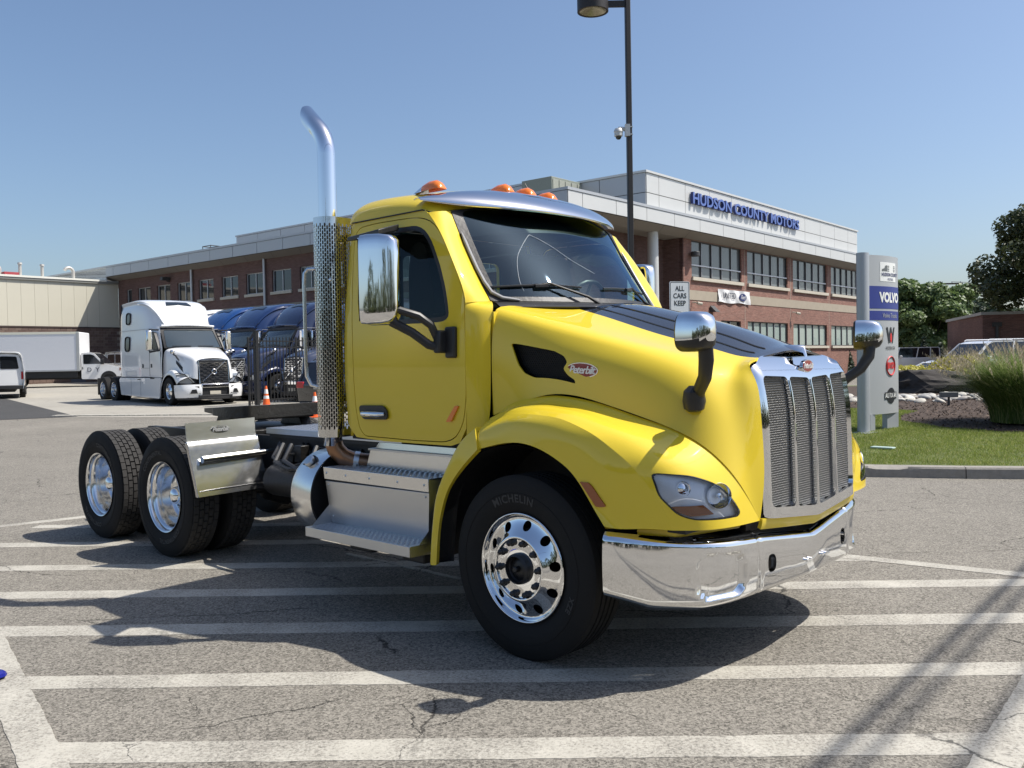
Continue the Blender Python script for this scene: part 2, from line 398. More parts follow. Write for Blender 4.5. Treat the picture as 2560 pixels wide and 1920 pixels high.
def stripe(name,p0,p1,w,mt=None,dz=.0018,seg=.035,jit=.0022):
    p0=np.array(p0,float);p1=np.array(p1,float);L=np.hypot(*(p1-p0));d=(p1-p0)/L;n=np.array([-d[1],d[0]]);k=max(2,int(L/seg))
    L1=[];R1=[]
    r=np.random.default_rng(int(abs(p0[0]*100+p1[1]*37))%9999)
    w1=w if not isinstance(w,tuple) else w[0]; w2=w if not isinstance(w,tuple) else w[1]
    e1=0;e2=0
    for i in range(k+1):
        t=i/k;c=p0+d*L*t;ww=(w1+(w2-w1)*t)/2
        e1=.6*e1+r.normal(0,jit);e2=.6*e2+r.normal(0,jit)
        L1.append(c+n*(ww+e1));R1.append(c-n*(ww+e2))
    P=L1+R1;mb=MB();n2=len(P);mb.add([(x,y,float(GZ(x,y))+dz) for x,y in P]+[(x,y,float(GZ(x,y))-.002) for x,y in P],[(i,k+1+i,k+2+i,i+1) for i in range(k)]+[(i,i+1,n2+i+1,n2+i) for i in range(k)]+[(k+1+i,n2+k+1+i,n2+k+2+i,k+2+i) for i in range(k)])
    mb.build(name,mt or M_paint,fix=False,kind='structure',ang=None)
# hatched no-parking box
S=[((-2.05,3.70),(2.02,3.63),.20),((-2.62,4.54),(2.78,4.49),.185),((-3.45,5.445),(3.35,5.34),.215),((-4.35,6.33),(3.62,6.17),.20),((-5.0,7.20),(2.75,6.99),.19),((-5.45,8.16),(1.2,7.92),.19),((-4.9,9.05),(-.3,8.85),.18),((-4.1,9.9),(-1.8,9.8),.16)]
for a,b,w in S: stripe('hatch_stripe',a,b,w)
stripe('boundary_stripe',(-5.75,8.9),(-1.62,3.14),.17,dz=.0034)
stripe('boundary_stripe',(1.55,3.05),(4.0,6.10),.17,dz=.0034)
stripe('boundary_stripe',(4.05,6.12),(-3.1,10.9),.15,dz=.0034)
stripe('boundary_stripe',(-5.75,8.75),(-2.95,10.9),.15,dz=.0034)
stripe('lot_line',(-14.15,27.45),(-3.5,26.1),.34,dz=.03,jit=.01)
stripe('lot_line',(-1.42,7.5),(-.4,6.55),.04,dz=.006,jit=.004)
# blue bottle cap-like scrap at the left edge
# ================================================================ island: kerb, lawn, mulch, stones
M_kerb=simple('kerb concrete',(.27,.25,.22),.9,var=.35,vscale=14,bump=.6,bscale=90)
kp=[(2.1,12.28),(4.45,11.66),(5.76,11.29),(7.9,10.85),(10.2,10.5),(12.5,10.35),(14.8,10.4)]
f_k=[]
kerb=thing('kerb','worn concrete kerb with a dark joint along the lawn beside the lot','kerb',(5.76,11.3,0))
rk=random.Random(5)
for i in range(len(kp)-1):
    a=np.array(kp[i]);b=np.array(kp[i+1]);d=(b-a)/np.hypot(*(b-a));n=np.array([-d[1],d[0]]);a2=a+d*.006;b2=b-d*.006;K=14
    mb=MB();rows=[]
    for j in range(K+1):
        p=a2+(b2-a2)*j/K; e=rk.uniform(-.006,.006) if 0<j<K else 0; ch=(.05 if (i==1 and 3<=j<=6) else 0)
        pr=[(0,-.02),(.005+e,.05),(.012+e,.118-ch*.3),(.03+ch,.142-ch*.3),(.16,.148),(.17,.0)]
        rows.append([(p[0]+n[0]*q,p[1]+n[1]*q,z) for q,z in pr])
    V=[v for r in rows for v in r];m6=6
    F=[(j*m6+k,(j+1)*m6+k,(j+1)*m6+k+1,j*m6+k+1) for j in range(K) for k in range(m6-1)]+[tuple(range(m6)),tuple(K*m6+q for q in range(m6))]
    mb.add([(v[0]-5.76,v[1]-11.3,v[2]) for v in V],F); mb.build('kerb_stone',M_kerb,kerb,ang=25)
M_soil=simple('lawn soil',(.10,.12,.035),.95,var=.5,vscale=3,bump=.5)
M_mulch=simple('bark mulch',(.055,.036,.026),.95,var=.6,vscale=40,bump=1,bscale=70)
def LZ(x,y):
    x=np.asarray(x,float);y=np.asarray(y,float)
    return .148+.10*sst(12,20,y)+.15*sst(17,30,y)
lawnp=[(2.2,12.43),(4.5,11.81),(5.8,11.44),(7.93,11.0),(10.2,10.66),(12.5,10.5),(15,10.5),(30,12),(30,30),(14,34),(6.0,34),(3.0,26),(1.5,18)]
f_l=lambda a,b: np.stack([a,b,LZ(a,b)],1)
trim('lawn_ground',f_l,lawnp,(),(1,1),0,M_soil,kind='structure')
mulchp=[(4.0,22.5),(7.5,21.6),(9.0,21.3),(9.2,20.2),(8.4,19.2),(7.9,18.1),(8.0,16.6),(8.6,15.7),(9.6,15.1),(11.5,14.8),(14,14.8),(14,33),(3,33),(3.2,26)]
trim('mulch_bed',lambda a,b: np.stack([a,b,LZ(a,b)+.012],1),mulchp,(),(.5,.5),0,M_mulch,kind='structure')
# grass blades: one mesh
def grass_mat(name,c1,c2,c3,trans=.35):
    m,nt,p=mat(name); tc=nd(nt,'TexCoord'); g=nd(nt,'NewGeometry')
    n=nd(nt,'TexNoise',i_Scale=.9,i_Detail=4,i_Vector=tc.outputs['Object']); 
    mx=nd(nt,'MixRGB',i_Fac=n.outputs[0],i_Color1=(*c1,1),i_Color2=(*c2,1))
    r=nd(nt,'MapRange',i_Value=g.outputs['Random Per Island']); r.inputs[1].default_value=.72; r.inputs[2].default_value=.78
    mr=nd(nt,'Math',operation='MULTIPLY',i_0=r.outputs[0]); mr.inputs[1].default_value=.65
    m2=nd(nt,'MixRGB',i_Fac=mr.outputs[0],i_Color2=(*c3,1)); lk(nt,mx.outputs[0],m2.inputs[1])
    v=nd(nt,'MapRange',i_Value=g.outputs['Random Per Island']); v.inputs[3].default_value=.65; v.inputs[4].default_value=1.25
    m3=nd(nt,'MixRGB',blend_type='MULTIPLY',i_Fac=1); lk(nt,m2.outputs[0],m3.inputs[1]); lk(nt,v.outputs[0],m3.inputs[2])
    lk(nt,m3.outputs[0],p.inputs['Base Color']); p.inputs['Roughness'].default_value=.55; p.inputs['Specular IOR Level'].default_value=.3
    out=nt.nodes['Material Output']; tl=nd(nt,'BsdfTranslucent'); lk(nt,m3.outputs[0],tl.inputs[0]); ms=nd(nt,'MixShader',i_0=trans); lk(nt,p.outputs[0],ms.inputs[1]); lk(nt,tl.outputs[0],ms.inputs[2]); lk(nt,ms.outputs[0],out.inputs[0])
    return m
M_grass=grass_mat('lawn grass',(.15,.22,.035),(.27,.33,.06),(.40,.36,.16),.45)
def blades(N,poly,hmin,hmax,w,excl=None,dens_pow=1.0,yb=None):
    lo=np.array(poly).min(0);hi=np.array(poly).max(0);P=rng.uniform(lo,hi,(N*3,2))
    P[:,1]=lo[1]+(P[:,1]-lo[1])**1.0
    k=inpoly(P,poly)
    if excl is not None: k&=~inpoly(P,excl)
    P=P[k][:N];n=len(P);a=rng.uniform(0,6.28,n);h=rng.uniform(hmin,hmax,n)*(.7+.6*(np.sin(P[:,0]*5)*np.sin(P[:,1]*4.1+1)*.5+.5));ww=w*rng.uniform(.7,1.3,n)*(1+.06*(P[:,1]-11).clip(0))
    z=LZ(P[:,0],P[:,1])-.005;lean=rng.normal(0,.45,(n,2))*h[:,None]
    dx=np.cos(a)*ww;dy=np.sin(a)*ww
    V=np.stack([np.stack([P[:,0]-dx,P[:,1]-dy,z],1),np.stack([P[:,0]+dx,P[:,1]+dy,z],1),np.stack([P[:,0]+lean[:,0],P[:,1]+lean[:,1],z+h],1)],1).reshape(-1,3)
    return V,np.arange(3*n).reshape(-1,3)
def raw(name,V,F,mt,parent=None,**k):
    me=bpy.data.meshes.new(name); V=np.asarray(V,np.float32);F=np.asarray(F,np.int32);c=F.shape[1]
    me.vertices.add(len(V)); me.vertices.foreach_set('co',V.ravel()); me.loops.add(F.size); me.loops.foreach_set('vertex_index',F.ravel())
    me.polygons.add(len(F)); me.polygons.foreach_set('loop_start',np.arange(len(F),dtype=np.int32)*c)
    me.materials.append(mt); me.update(calc_edges=True); me.validate()
    o=bpy.data.objects.new(name,me);COL.objects.link(o)
    if parent: o.parent=parent
    _cats(o,k.get('label'),k.get('cat'),k.get('group'),k.get('kind')); return o
near=[(3.0,12.25),(4.5,11.83),(5.8,11.46),(7.93,11.02),(10.3,10.68),(11.5,11.5),(12,16.5),(9.6,23),(3.5,23),(2.2,16)]
V,F=blades(230000,near,.018,.05,.0035,mulchp)
raw('lawn_grass',V,F,M_grass,kind='stuff',label='short green lawn with pale dry blades behind the kerb',cat='grass')
# ================================================================ materials for vehicles
M_yel=simple('yellow paint',(.75,.555,.028),.6,0,spec=.2,coat=1.0,back=(.03,.03,.03))
M_blk=simple('black gloss paint',(.012,.013,.016),.25,0,coat=1.0,back=(.02,.02,.02))
def chrome(name,col=(.86,.87,.88),rough=.045,bump=.0,bs=3):
    m,nt,p=mat(name); p.inputs['Base Color'].default_value=(*col,1); p.inputs['Metallic'].default_value=1
    tc=nd(nt,'TexCoord'); n=nd(nt,'TexNoise',i_Scale=25,i_Detail=5); lk(nt,tc.outputs['Object'],n.inputs[0])
    r=nd(nt,'MapRange',i_Value=n.outputs[0]); r.inputs[3].default_value=rough*.85; r.inputs[4].default_value=rough*1.15; lk(nt,r.outputs[0],p.inputs['Roughness'])
    if bump:
        n2=nd(nt,'TexNoise',i_Scale=bs,i_Detail=2); lk(nt,tc.outputs['Object'],n2.inputs[0])
        bp=nd(nt,'Bump',i_Strength=bump,i_Distance=.02,i_Height=n2.outputs[0]); lk(nt,bp.outputs[0],p.inputs['Normal'])
    return m
M_chr=chrome('chrome'); M_chrw=chrome('wavy chrome',bump=.22,bs=2.6)
M_alu_v=chrome("visor metal",(.80,.81,.83),.10); M_alu=chrome('polished aluminium',(.78,.79,.80),.16); M_alud=chrome('dull aluminium',(.60,.61,.62),.36,bump=.05,bs=4)
M_sst=chrome('stainless',(.78,.78,.77),.20,bump=.03,bs=3)
M_plb=simple('black plastic',(.018,.018,.019),.42,rvar=.08)
M_rub=simple('tyre rubber',(.013,.0125,.012),.8,var=.5,vscale=9,spec=.3,rvar=.08,bump=.15,bscale=120)
M_rubt=simple('tyre tread',(.034,.032,.030),.9,var=.3,vscale=25,bump=.3,bscale=150)
M_frm=simple('chassis black',(.012,.012,.013),.5,var=.5,vscale=6,bump=.2,bscale=40)
M_grs=simple('greasy black steel',(.010,.009,.008),.38,var=.6,vscale=9,bump=.5,bscale=25)
M_gls=glass('window glass',(.62,.70,.68),.0,gc=(.35,.42,.46))
M_ws=glass('windshield glass',(.70,.83,.80),.03,rough=.012,gc=(.42,.60,.80))
M_int=simple('cab interior',(.025,.026,.028),.8)
M_dash=simple('dashboard',(.34,.44,.38),.8)
M_amb=simple('amber lens',(.85,.20,.012),.12,coat=1); M_ambd=simple('dark amber lens',(.30,.07,.010),.18,coat=.8)
M_red=simple('badge red',(.22,.008,.012),.2,coat=1); M_wht=simple('white paint',(.80,.80,.78),.3,coat=.8,back=(.05,.05,.05))
M_slv=simple('silver letter',(.75,.75,.75),.3,metal=.6); M_brz=simple('heat stained pipe',(.30,.17,.10),.34,metal=.85,var=.3,vscale=9)
M_gold=simple('grille mesh',(.26,.255,.24),.35,metal=.7)
# ================================================================ YELLOW TRUCK (local: x forward, y left, z up, origin under front axle)
TY=-.7484
TRUCK=thing('semi_truck','yellow day cab tractor with black hood stripe, chrome grille and tall exhaust stack','truck',(.81794,5.6104,0),TY)
T_=TRUCK
def S2(name,f,outer,holes=(),st=(.1,.1),thick=.01,mt=None,flip=False,both=True,parent=None,**k):
    p=parent or T_
    o=trim(name,f,outer,holes,st,thick,mt,p,flip,False,**k)
    o2=trim(name,f,outer,holes,st,thick,mt,p,flip,True,**k) if both else None
    return o,o2
# ---- hood patch (right crease -> centre -> left crease)
H=[
 [(-.379,-.955,1.298),(-.385,-.957,1.50),(-.385,-.952,1.72),(-.388,-.925,1.87),(-.375,-.81,1.938),(-.18,-.43,1.925),(-.08,0,1.965)],
 [(.03,-.94,1.423),(.02,-.93,1.54),(.02,-.915,1.66),(.03,-.875,1.755),(.05,-.77,1.812),(.08,-.43,1.852),(.12,0,1.928)],
 [(.37,-.92,1.385),(.37,-.905,1.485),(.38,-.885,1.585),(.40,-.835,1.665),(.41,-.73,1.712),(.41,-.43,1.750),(.42,0,1.855)],
 [(.667,-.90,1.302),(.68,-.875,1.41),(.69,-.845,1.505),(.71,-.785,1.585),(.71,-.67,1.632),(.70,-.43,1.675),(.72,0,1.768)],
 [(.898,-.86,1.209),(.90,-.825,1.33),(.90,-.785,1.435),(.89,-.715,1.525),(.88,-.61,1.578),(.87,-.43,1.627),(.89,0,1.700)],
 [(1.04,-.77,1.06),(1.015,-.725,1.24),(.99,-.69,1.38),(.965,-.635,1.495),(.95,-.56,1.553),(.94,-.41,1.612),(.955,0,1.675)],
 [(1.085,-.655,.90),(1.078,-.635,1.11),(1.058,-.615,1.34),(1.032,-.595,1.485),(.995,-.55,1.556),(.98,-.41,1.608),(.995,0,1.662)],
 [(1.098,-.575,.79),(1.112,-.552,1.03),(1.097,-.548,1.30),(1.075,-.545,1.47),(1.028,-.54,1.566),(1.012,-.40,1.606),(1.028,0,1.645)]]
Hn=[r+[(x,-y,z) for x,y,z in r[-2::-1]] for r in H]
HP=Patch(Hn)
hoodf=lambda a,b: HP(a,b)
vent=[(-.248,1.712),(-.20,1.708),(.051,1.663),(.119,1.634),(.146,1.599),(.120,1.565),(.152,1.530),(.200,1.503),(.207,1.484),(-.078,1.517),(-.149,1.542),(-.192,1.589)]
vent_ab=inv(hoodf,rnd(vent,.014,2),(0,3),(0,4))
stp=(.14,.25)
hood=trim('hood',hoodf,[(0,0),(7,0),(7,5),(0,5)],[vent_ab],stp,.012,M_yel,T_)
trim('hood_side',hoodf,[(0,7),(7,7),(7,12),(0,12)],(),stp,.012,M_yel,T_)
trim('hood_stripe',hoodf,[(0,5),(7,5),(7,7),(0,7)],(),stp,.012,M_blk,T_)
# stripe ridges
for yb in (5.25,5.52,6.48,6.75):
    mb=MB(); a=np.linspace(.1,5.2,30); P=hoodf(a,np.full(30,yb)); P[:,2]+=.0005
    mb.tube(P,[.001]+[.0045]*28+[.001],6); mb.build('hood_ridge',M_blk,T_)
for sy in (1,-1):
    mb=MB(); mb.bx(-.402,-.378,sy*-.905,sy*-.940,1.30,1.90); mb.build('cowl_lip',M_yel,T_)
# hexagonal side vent mesh
def offs(f,a,b,h):
    e=1e-3; P=f(np.array([a,a+e,a]),np.array([b,b,b+e])); n=np.cross(P[1]-P[0],P[2]-P[0]); n/=np.linalg.norm(n); return P[0]+n*h,n
mb=MB(); vp=np.array(vent)
for iz in range(24):
    for ix in range(34):
        x=-.25+ix*.0145+(iz%2)*.00725; z=1.48+iz*.0105
        if inpoly(np.array([[x,z]]),vent)[0]:
            y=-.922+.03*max(0,x)+.012
            h=[(x+.0062*math.cos(k*math.pi/3),y,z+.0052*math.sin(k*math.pi/3)) for k in range(6)]; h2=[(x+.0048*math.cos(k*math.pi/3),y+.004,z+.004*math.sin(k*math.pi/3)) for k in range(6)]
            mb.add(h+h2,[(k,(k+1)%6,6+(k+1)%6,6+k) for k in range(6)])
mb.build('vent_mesh',M_plb,T_,ang=None,kind='stuff')
mb=MB(); mb.prism([(x,z) for x,z in vent],-.895,-.86); mb.build('vent_back',M_frm,T_)
# badges
def oval(mb,rx,rz,fn,h0,h1,n=36,dome=0):
    top=[fn(rx*math.cos(2*math.pi*k/n),rz*math.sin(2*math.pi*k/n),h1) for k in range(n)]; bot=[fn(rx*math.cos(2*math.pi*k/n),rz*math.sin(2*math.pi*k/n),h0) for k in range(n)]
    c=fn(0,0,h1+dome); mb.add(bot+top+[c],[(k,(k+1)%n,n+(k+1)%n,n+k) for k in range(n)]+[(n+k,n+(k+1)%n,2*n) for k in range(n)])
def badge(fn,rx,rz,sz):
    mb=MB(); oval(mb,rx,rz,fn,-.012,.006); o=mb.build('badge',M_chr,T_,ang=40)
    mb=MB(); oval(mb,rx*.93,rz*.88,fn,.002,.0075,dome=.001); mb.build('badge_face',M_red,o)
    mb=MB(); put_text(mb,'Peterbilt',sz,lambda x,y,h:fn(x,y,.0085+h),ext=.0006,shear=.35,spacing=.86,bold=.0012); mb.build('lettering',M_slv,o,ang=None)
badge(lambda x,y,h:(.242+x,-.905-h+x*.045,1.556+y-.05*x),.105,.041,.058)
badge(lambda x,y,h:(.242+x*-1,.905+h-x*-.045*-1,1.556+y),.105,.041,.058)
# ---- fender
A=[(-.379,-.955,1.298),(-.293,-.955,1.361),(-.149,-.950,1.402),(.03,-.94,1.423),(.201,-.93,1.413),(.364,-.92,1.385),(.518,-.91,1.343),(.667,-.90,1.302),(.803,-.88,1.258),(.898,-.86,1.209),(.985,-.82,1.14),(1.04,-.77,1.06),(1.085,-.655,.90),(1.098,-.575,.79)]
B=[(-.324,-1.05,1.275),(-.09,-1.12,1.318),(.075,-1.14,1.327),(.259,-1.15,1.315),(.384,-1.16,1.286),(.551,-1.17,1.221),(.734,-1.16,1.098),(.774,-1.15,1.059),(.801,-1.14,1.019),(.852,-1.12,.938),(.880,-1.10,.883),(.908,-1.08,.795)]
C=[(-.308,-1.16,1.197),(-.084,-1.18,1.224),(.064,-1.19,1.226),(.247,-1.20,1.186),(.372,-1.20,1.122),(.491,-1.20,1.028),(.575,-1.19,.912),(.670,-1.17,.788)]
L=[(-.29,-1.17,1.124),(-.029,-1.19,1.175),(.16,-1.20,1.159),(.288,-1.20,1.11),(.40,-1.20,1.04),(.486,-1.20,.94),(.546,-1.20,.859),(.595,-1.20,.797)]
def resamp(P,n,pw=1.0):
    P=np.array(P,float); pp=Patch(np.stack([P,P],1)); a=np.linspace(0,len(P)-1,400); Q=pp(a,np.zeros(400)); s=np.r_[0,np.cumsum(np.linalg.norm(np.diff(Q,axis=0),axis=1))]; s/=s[-1]
    t=np.linspace(0,1,n)**pw; return np.stack([np.interp(t,s,Q[:,k]) for k in range(3)],1)
n=13; Ar=resamp(A,n);Br=resamp(B,n);Cr=resamp(C,n);Lr=resamp(L,n)
tt=np.linspace(0,1,n)[:,None]
front=sst(.45,.95,tt)
Ar=Ar+np.array([0,.010,-.006])*(1-sst(.8,1,np.linspace(0,1,13)[:,None]))
m1=Ar*.68+Br*.32+np.array([0,0,-.012])*(1-front)+np.array([.045,-.045,0])*front
m2=Ar*.33+Br*.67+np.array([0,0,.008])*(1-front)+np.array([.055,-.052,.0])*front
FP=Patch(np.stack([Ar,m1,m2,Br],1)); fen=lambda a,b:FP(a,b)
bc=(Br+Cr)/2+np.array([0,-.012,.006])
SP=Patch(np.stack([Br,bc,Cr,Lr],1)); fside=lambda a,b:SP(a,b)
# headlight opening on the fender face
hl3=[(.800,-1.10,1.062),(.970,-1.0,1.058),(1.047,-.92,1.033),(1.09,-.85,.995),(1.118,-.79,.925),(1.120,-.745,.862),(1.108,-.76,.838),(1.033,-.88,.834),(.951,-.99,.846),(.903,-1.04,.873),(.845,-1.10,.955)]
hl_ab=inv(fen,rnd([tuple(p) for p in hl3],.03,2) if False else hl3,(5,12),(0,3),comps=(0,1,2))
hl_ab=rnd(hl_ab,.25,3)
S2('fender',fen,[(0,0),(12,0),(12,3),(0,3)],[hl_ab],(.2,.16),.02,M_yel,flip=True)
S2('fender_side',fside,[(0,0),(12,0),(12,3),(0,3)],(),(.25,.2),.05,M_yel,flip=True)
# headlight: bucket, lens, reflectors
hp=np.array([np.mean([q[0] for q in hl_ab]),np.mean([q[1] for q in hl_ab])])
M_lens=glass('headlight lens',(.99,.99,1.0),.0,rough=.03,gc=(.8,.85,.9))
M_refl=chrome('reflector',(.92,.93,.95),.10); M_buck=simple('headlight bucket',(.90,.92,.95),.35,coat=1)
def inset(k): return [tuple(hp+(np.array(q)-hp)*k) for q in hl_ab]
for sgn in (False,True):
    head=trim('headlight',fen,inset(.985),(),(.12,.12),.004,M_lens,T_,True,sgn)
    hb=lambda a,b:(lambda P,N:P-N)(fen(a,b),np.array([.042,-.028,0])*1.0*np.ones((len(a),1))*np.clip(1-((a-hp[0])/2.6)**2-((b-hp[1])/1.6)**2,.12,1)[:,None])
    trim('headlight_bucket',hb,inset(1.0),(),(.12,.12),0,M_buck,head,True,sgn)
    # frame gap ring
    trim('headlight_seal',lambda a,b:fen(a,b)-np.array([.004,-.004,0]),inset(1.0),[inset(.955)],(.12,.12),.01,M_plb,head,True,sgn)
    sy=-1 if sgn else 1
    def lampbowl(c,r,depth,name,mt):
        mb=MB(); d=Vector((.80,-.60*sy,0)).normalized() ; q=Vector((0,1,0)).rotation_difference(d).to_matrix(); 
        MM=Matrix.Translation(Vector((c[0],c[1]*sy,c[2])))@q.to_4x4()
        mb.lathe([(r*k/6,-depth+depth*(k/6)**2) for k in range(7)]+[(r*1.06,.004),(r*1.10,-.002)],28,MM); o=mb.build(name,mt,head,ang=60); return MM,o
    MM,_=lampbowl((.925,-1.012,.985),.036,.03,'projector_bowl',M_refl)
    mb=MB(); mb.lathe([(0,.012),(.014,.010),(.026,.002),(.029,-.012)],24,MM); mb.build('projector_lens',M_chr,head)
    MM,_=lampbowl((1.035,-.862,.945),.058,.05,'lamp_bowl',M_refl)
    mb=MB(); mb.lathe([(.0,.0),(.012,-.004),(.014,-.04)],16,MM); mb.build('bulb',M_alu,head)
    mb=MB(); P=fen(np.linspace(hl_ab[0][0],hl_ab[0][0]+2.9,12),np.linspace(2.72,1.0,12)) 
    tp=inv(fen,[(.87,-1.05,.905),(.905,-1.03,.908),(.99,-.955,.905),(1.03,-.91,.86),(.95,-.99,.86),(.91,-1.03,.88)],(5,12),(0,3),comps=(0,1,2))
    trim('turn_signal',lambda a,b:fen(a,b)-np.array([.018,-.014,0]),tp,(),(.1,.1),.012,M_ambd,head,True,sgn)
# rear wheel-arch flare
Ro=[(-.329,-1.15,1.234),(-.423,-1.17,1.159),(-.501,-1.19,1.04),(-.593,-1.20,.876),(-.634,-1.20,.737),(-.66,-1.20,.58),(-.675,-1.20,.426)]
Ri=[(-.285,-1.19,1.122),(-.384,-1.20,1.033),(-.494,-1.20,.917),(-.558,-1.20,.803),(-.599,-1.20,.673),(-.618,-1.20,.55),(-.630,-1.20,.43)]
Ro=resamp(Ro,8);Ri=resamp(Ri,8); Rb=Ro+np.array([.0,.16,.0]); Re=Ro+np.array([-.012,.03,.008])
RP=Patch(np.stack([Rb,Re,Ro+(Ri-Ro)*.12+np.array([0,-.008,0]),Ri],1))
S2('arch_flare',lambda a,b:RP(a,b),[(0,0),(7,0),(7,3),(0,3)],(),(.4,.25),.03,M_yel)
# inner wheel house
for sy in (1,-1):
    mb=MB(); pr=[]
    for k in range(15):
        a=math.radians(22+164*k/14); pr.append((.66*math.cos(a)*1.0-.02,.52+.64*math.sin(a)))
    P=[];K=len(pr)
    for y in (-1.16,-.80,-.62):
        P+=[(x,y*sy,z) for x,z in pr]
    mb.add(P,[(j*K+i,j*K+i+1,(j+1)*K+i+1,(j+1)*K+i) for j in range(2) for i in range(K-1)]+[tuple(2*K+i for i in range(K))])
    mb.build('wheel_house',M_frm,T_,fix=False)
# marker lamp on fender side
mk=inv(fside,[(.448,-1.19,1.006),(.500,-1.19,1.006),(.528,-1.19,.984),(.600,-1.19,.893),(.545,-1.19,.889)],(3,12),(0,3))
S2('side_marker',lambda a,b:fside(a,b)+np.array([0.002,-.008,0]),rnd(mk,.08,2),(),(.1,.1),.012,M_ambd,flip=True)
# hood lip under grille
def lipf(a,b):
    y=a; v=.045*(1-np.abs(y)/.57); x=1.112+.02*(1-(y/.57)**2); z=.800-v*1.1
    return np.stack([x-.012*b*b,y,z-.055*b],1)
trim('hood_lip',lipf,[(-.575,0),(.575,0),(.575,1),(-.575,1)],(),(.06,.3),.02,M_yel,T_,flip=True)
# ---- grille: chrome surround with four openings (f(y,z)->x)
def gx(y,z):
    y=np.asarray(y,float);z=np.asarray(z,float)
    base=1.135+.012*(1-(y/.55)**2)-.055*np.clip((z-1.25)/.35,0,None)**2*1.0-.02*np.clip((z-.8)/.8,0,1)
    rr=np.clip((z-1.49)/.15,0,1); base=base-.075*rr**2
    e=np.clip((np.abs(y)-.49)/.06,0,1); return base-.03*e*e
gf=lambda y,z: np.stack([gx(y,z),y,z],1)
def vbot(y): return .80-.055*(1-abs(y)/.55)
outer=[(-.55,vbot(-.55)),(0,vbot(0)),(.55,vbot(.55)),(.55,1.46),(.545,1.56),(.40,1.612),(.20,1.628),(0,1.63),(-.20,1.628),(-.40,1.612),(-.545,1.56),(-.55,1.46)]
def opening(y0,y1):
    zb=lambda y:vbot(y)+.055; zt=lambda y:1.515-.022*(1-abs(y)/.5)
    return rnd([(y0,zb(y0)),(y1,zb(y1)),(y1,zt(y1)),(y0,zt(y0))],.035 if True else 0,4)
ops=[(-.510,-.262),(-.244,-.011),(.011,.244),(.262,.510)]
trim('grille_surround',gf,rnd(outer,.02,2),[opening(*o) for o in ops],(.03,.04),.032,M_chr,T_)
# dividers get proud vertical bars
for y in (-.25,0,.25):
    mb=MB(); w=.008; zz=np.linspace(vbot(y)+.05,1.485,12); x=gx(np.full(12,y),zz)
    V=[];
    for i in range(12): V+=[(x[i]-.01,y-w,zz[i]),(x[i]+.005,y-w*.5,zz[i]),(x[i]+.005,y+w*.5,zz[i]),(x[i]-.01,y+w,zz[i])]
    mb.add(V,[(i*4+k,i*4+k+1,i*4+k+5,i*4+k+4) for i in range(11) for k in range(3)]+[(0,1,2,3),(44,45,46,47)]); mb.build('grille_bar',M_chr,T_,ang=30)
# perforated hexagonal panels
for (y0,y1) in ops:
    mb=MB(); px=.0142;pz=px*.866; V=[];F=[]
    nz=int(.80/pz)
    for iz in range(nz):
        z=.78+iz*pz
        for iy in range(int((y1-y0)/px)+1):
            y=y0+iy*px+(iz%2)*px/2+.002
            if z<vbot(y)+.058 or z>1.512 or y>y1-.003: continue
            o=len(V); x=float(gx(y,z))-.026
            for k in range(6):
                a=math.pi/6+k*math.pi/3; V.append((x,y+px*.577*math.cos(a),z+px*.577*math.sin(a)))
            for k in range(6):
                a=math.pi/6+k*math.pi/3; V.append((x+.0002,y+px*.485*math.cos(a),z+px*.485*math.sin(a)))
            for k in range(6):
                a=math.pi/6+k*math.pi/3; V.append((x-.004,y+px*.46*math.cos(a),z+px*.46*math.sin(a)))
            F+=[(o+k,o+(k+1)%6,o+6+(k+1)%6,o+6+k) for k in range(6)]+[(o+6+k,o+6+(k+1)%6,o+12+(k+1)%6,o+12+k) for k in range(6)]
    raw('grille_mesh',V,F,M_gold,T_,kind='stuff')
mb=MB(); mb.bx(.98,1.0,-.54,.54,.72,1.56); mb.build('grille_back',M_frm,T_)
badge(lambda x,y,h:(1.088+h,x,1.556+y),.066,.034,.040)
# hood ornament
mb=MB(); prof=[(.94,.004,1.672,.004),(.99,.045,1.668,.012),(1.04,.032,1.660,.026),(1.075,.018,1.648,.045)]
V=[]
for x,w,z,h in prof: V+=[(x,-w,z-.02),(x,-w*.55,z+h*.2),(x,0,z+h*.45),(x,w*.55,z+h*.2),(x,w,z-.02)]
V+= [(1.085,-.012,1.60),(1.088,-.006,1.605),(1.09,0,1.61),(1.088,.006,1.605),(1.085,.012,1.60)]
mb.add(V,[(i*5+k,i*5+k+1,i*5+k+6,i*5+k+5) for i in range(4) for k in range(4)]); mb.build('hood_ornament',M_chr,T_,ang=60)
# ---- cab shell
def wz(z): return np.interp(z,[1.08,1.2,1.35,1.5,1.7,1.85,1.95,2.1,2.3,2.45,2.56,2.7],[1.005,1.03,1.043,1.05,1.05,1.045,1.037,1.022,.998,.978,.962,.94])
wP=Patch(np.stack([np.stack([np.linspace(1.05,2.7,12),wz(np.linspace(1.05,2.7,12)),np.zeros(12)],1)]*2,1))
def ws(z): 
    z=np.asarray(z,float); return wP((z-1.05)/(1.65)*11,np.zeros(len(z)))[:,1]
RC=.09
def cabf(s,z):
    s=np.asarray(s,float);z=np.asarray(z,float); w=ws(z); x=-s.copy(); y=-w.copy()
    t=np.clip((s-1.64)/(RC*math.pi/2),0,1)*math.pi/2; k=s>1.64
    x=np.where(k,-1.64-RC*np.sin(t),x); y=np.where(k,-(w-RC)-RC*np.cos(t),y)
    s2=s-1.64-RC*math.pi/2; k2=s2>0; y=np.where(k2,y+s2,y)
    return np.stack([x,y,z],1)
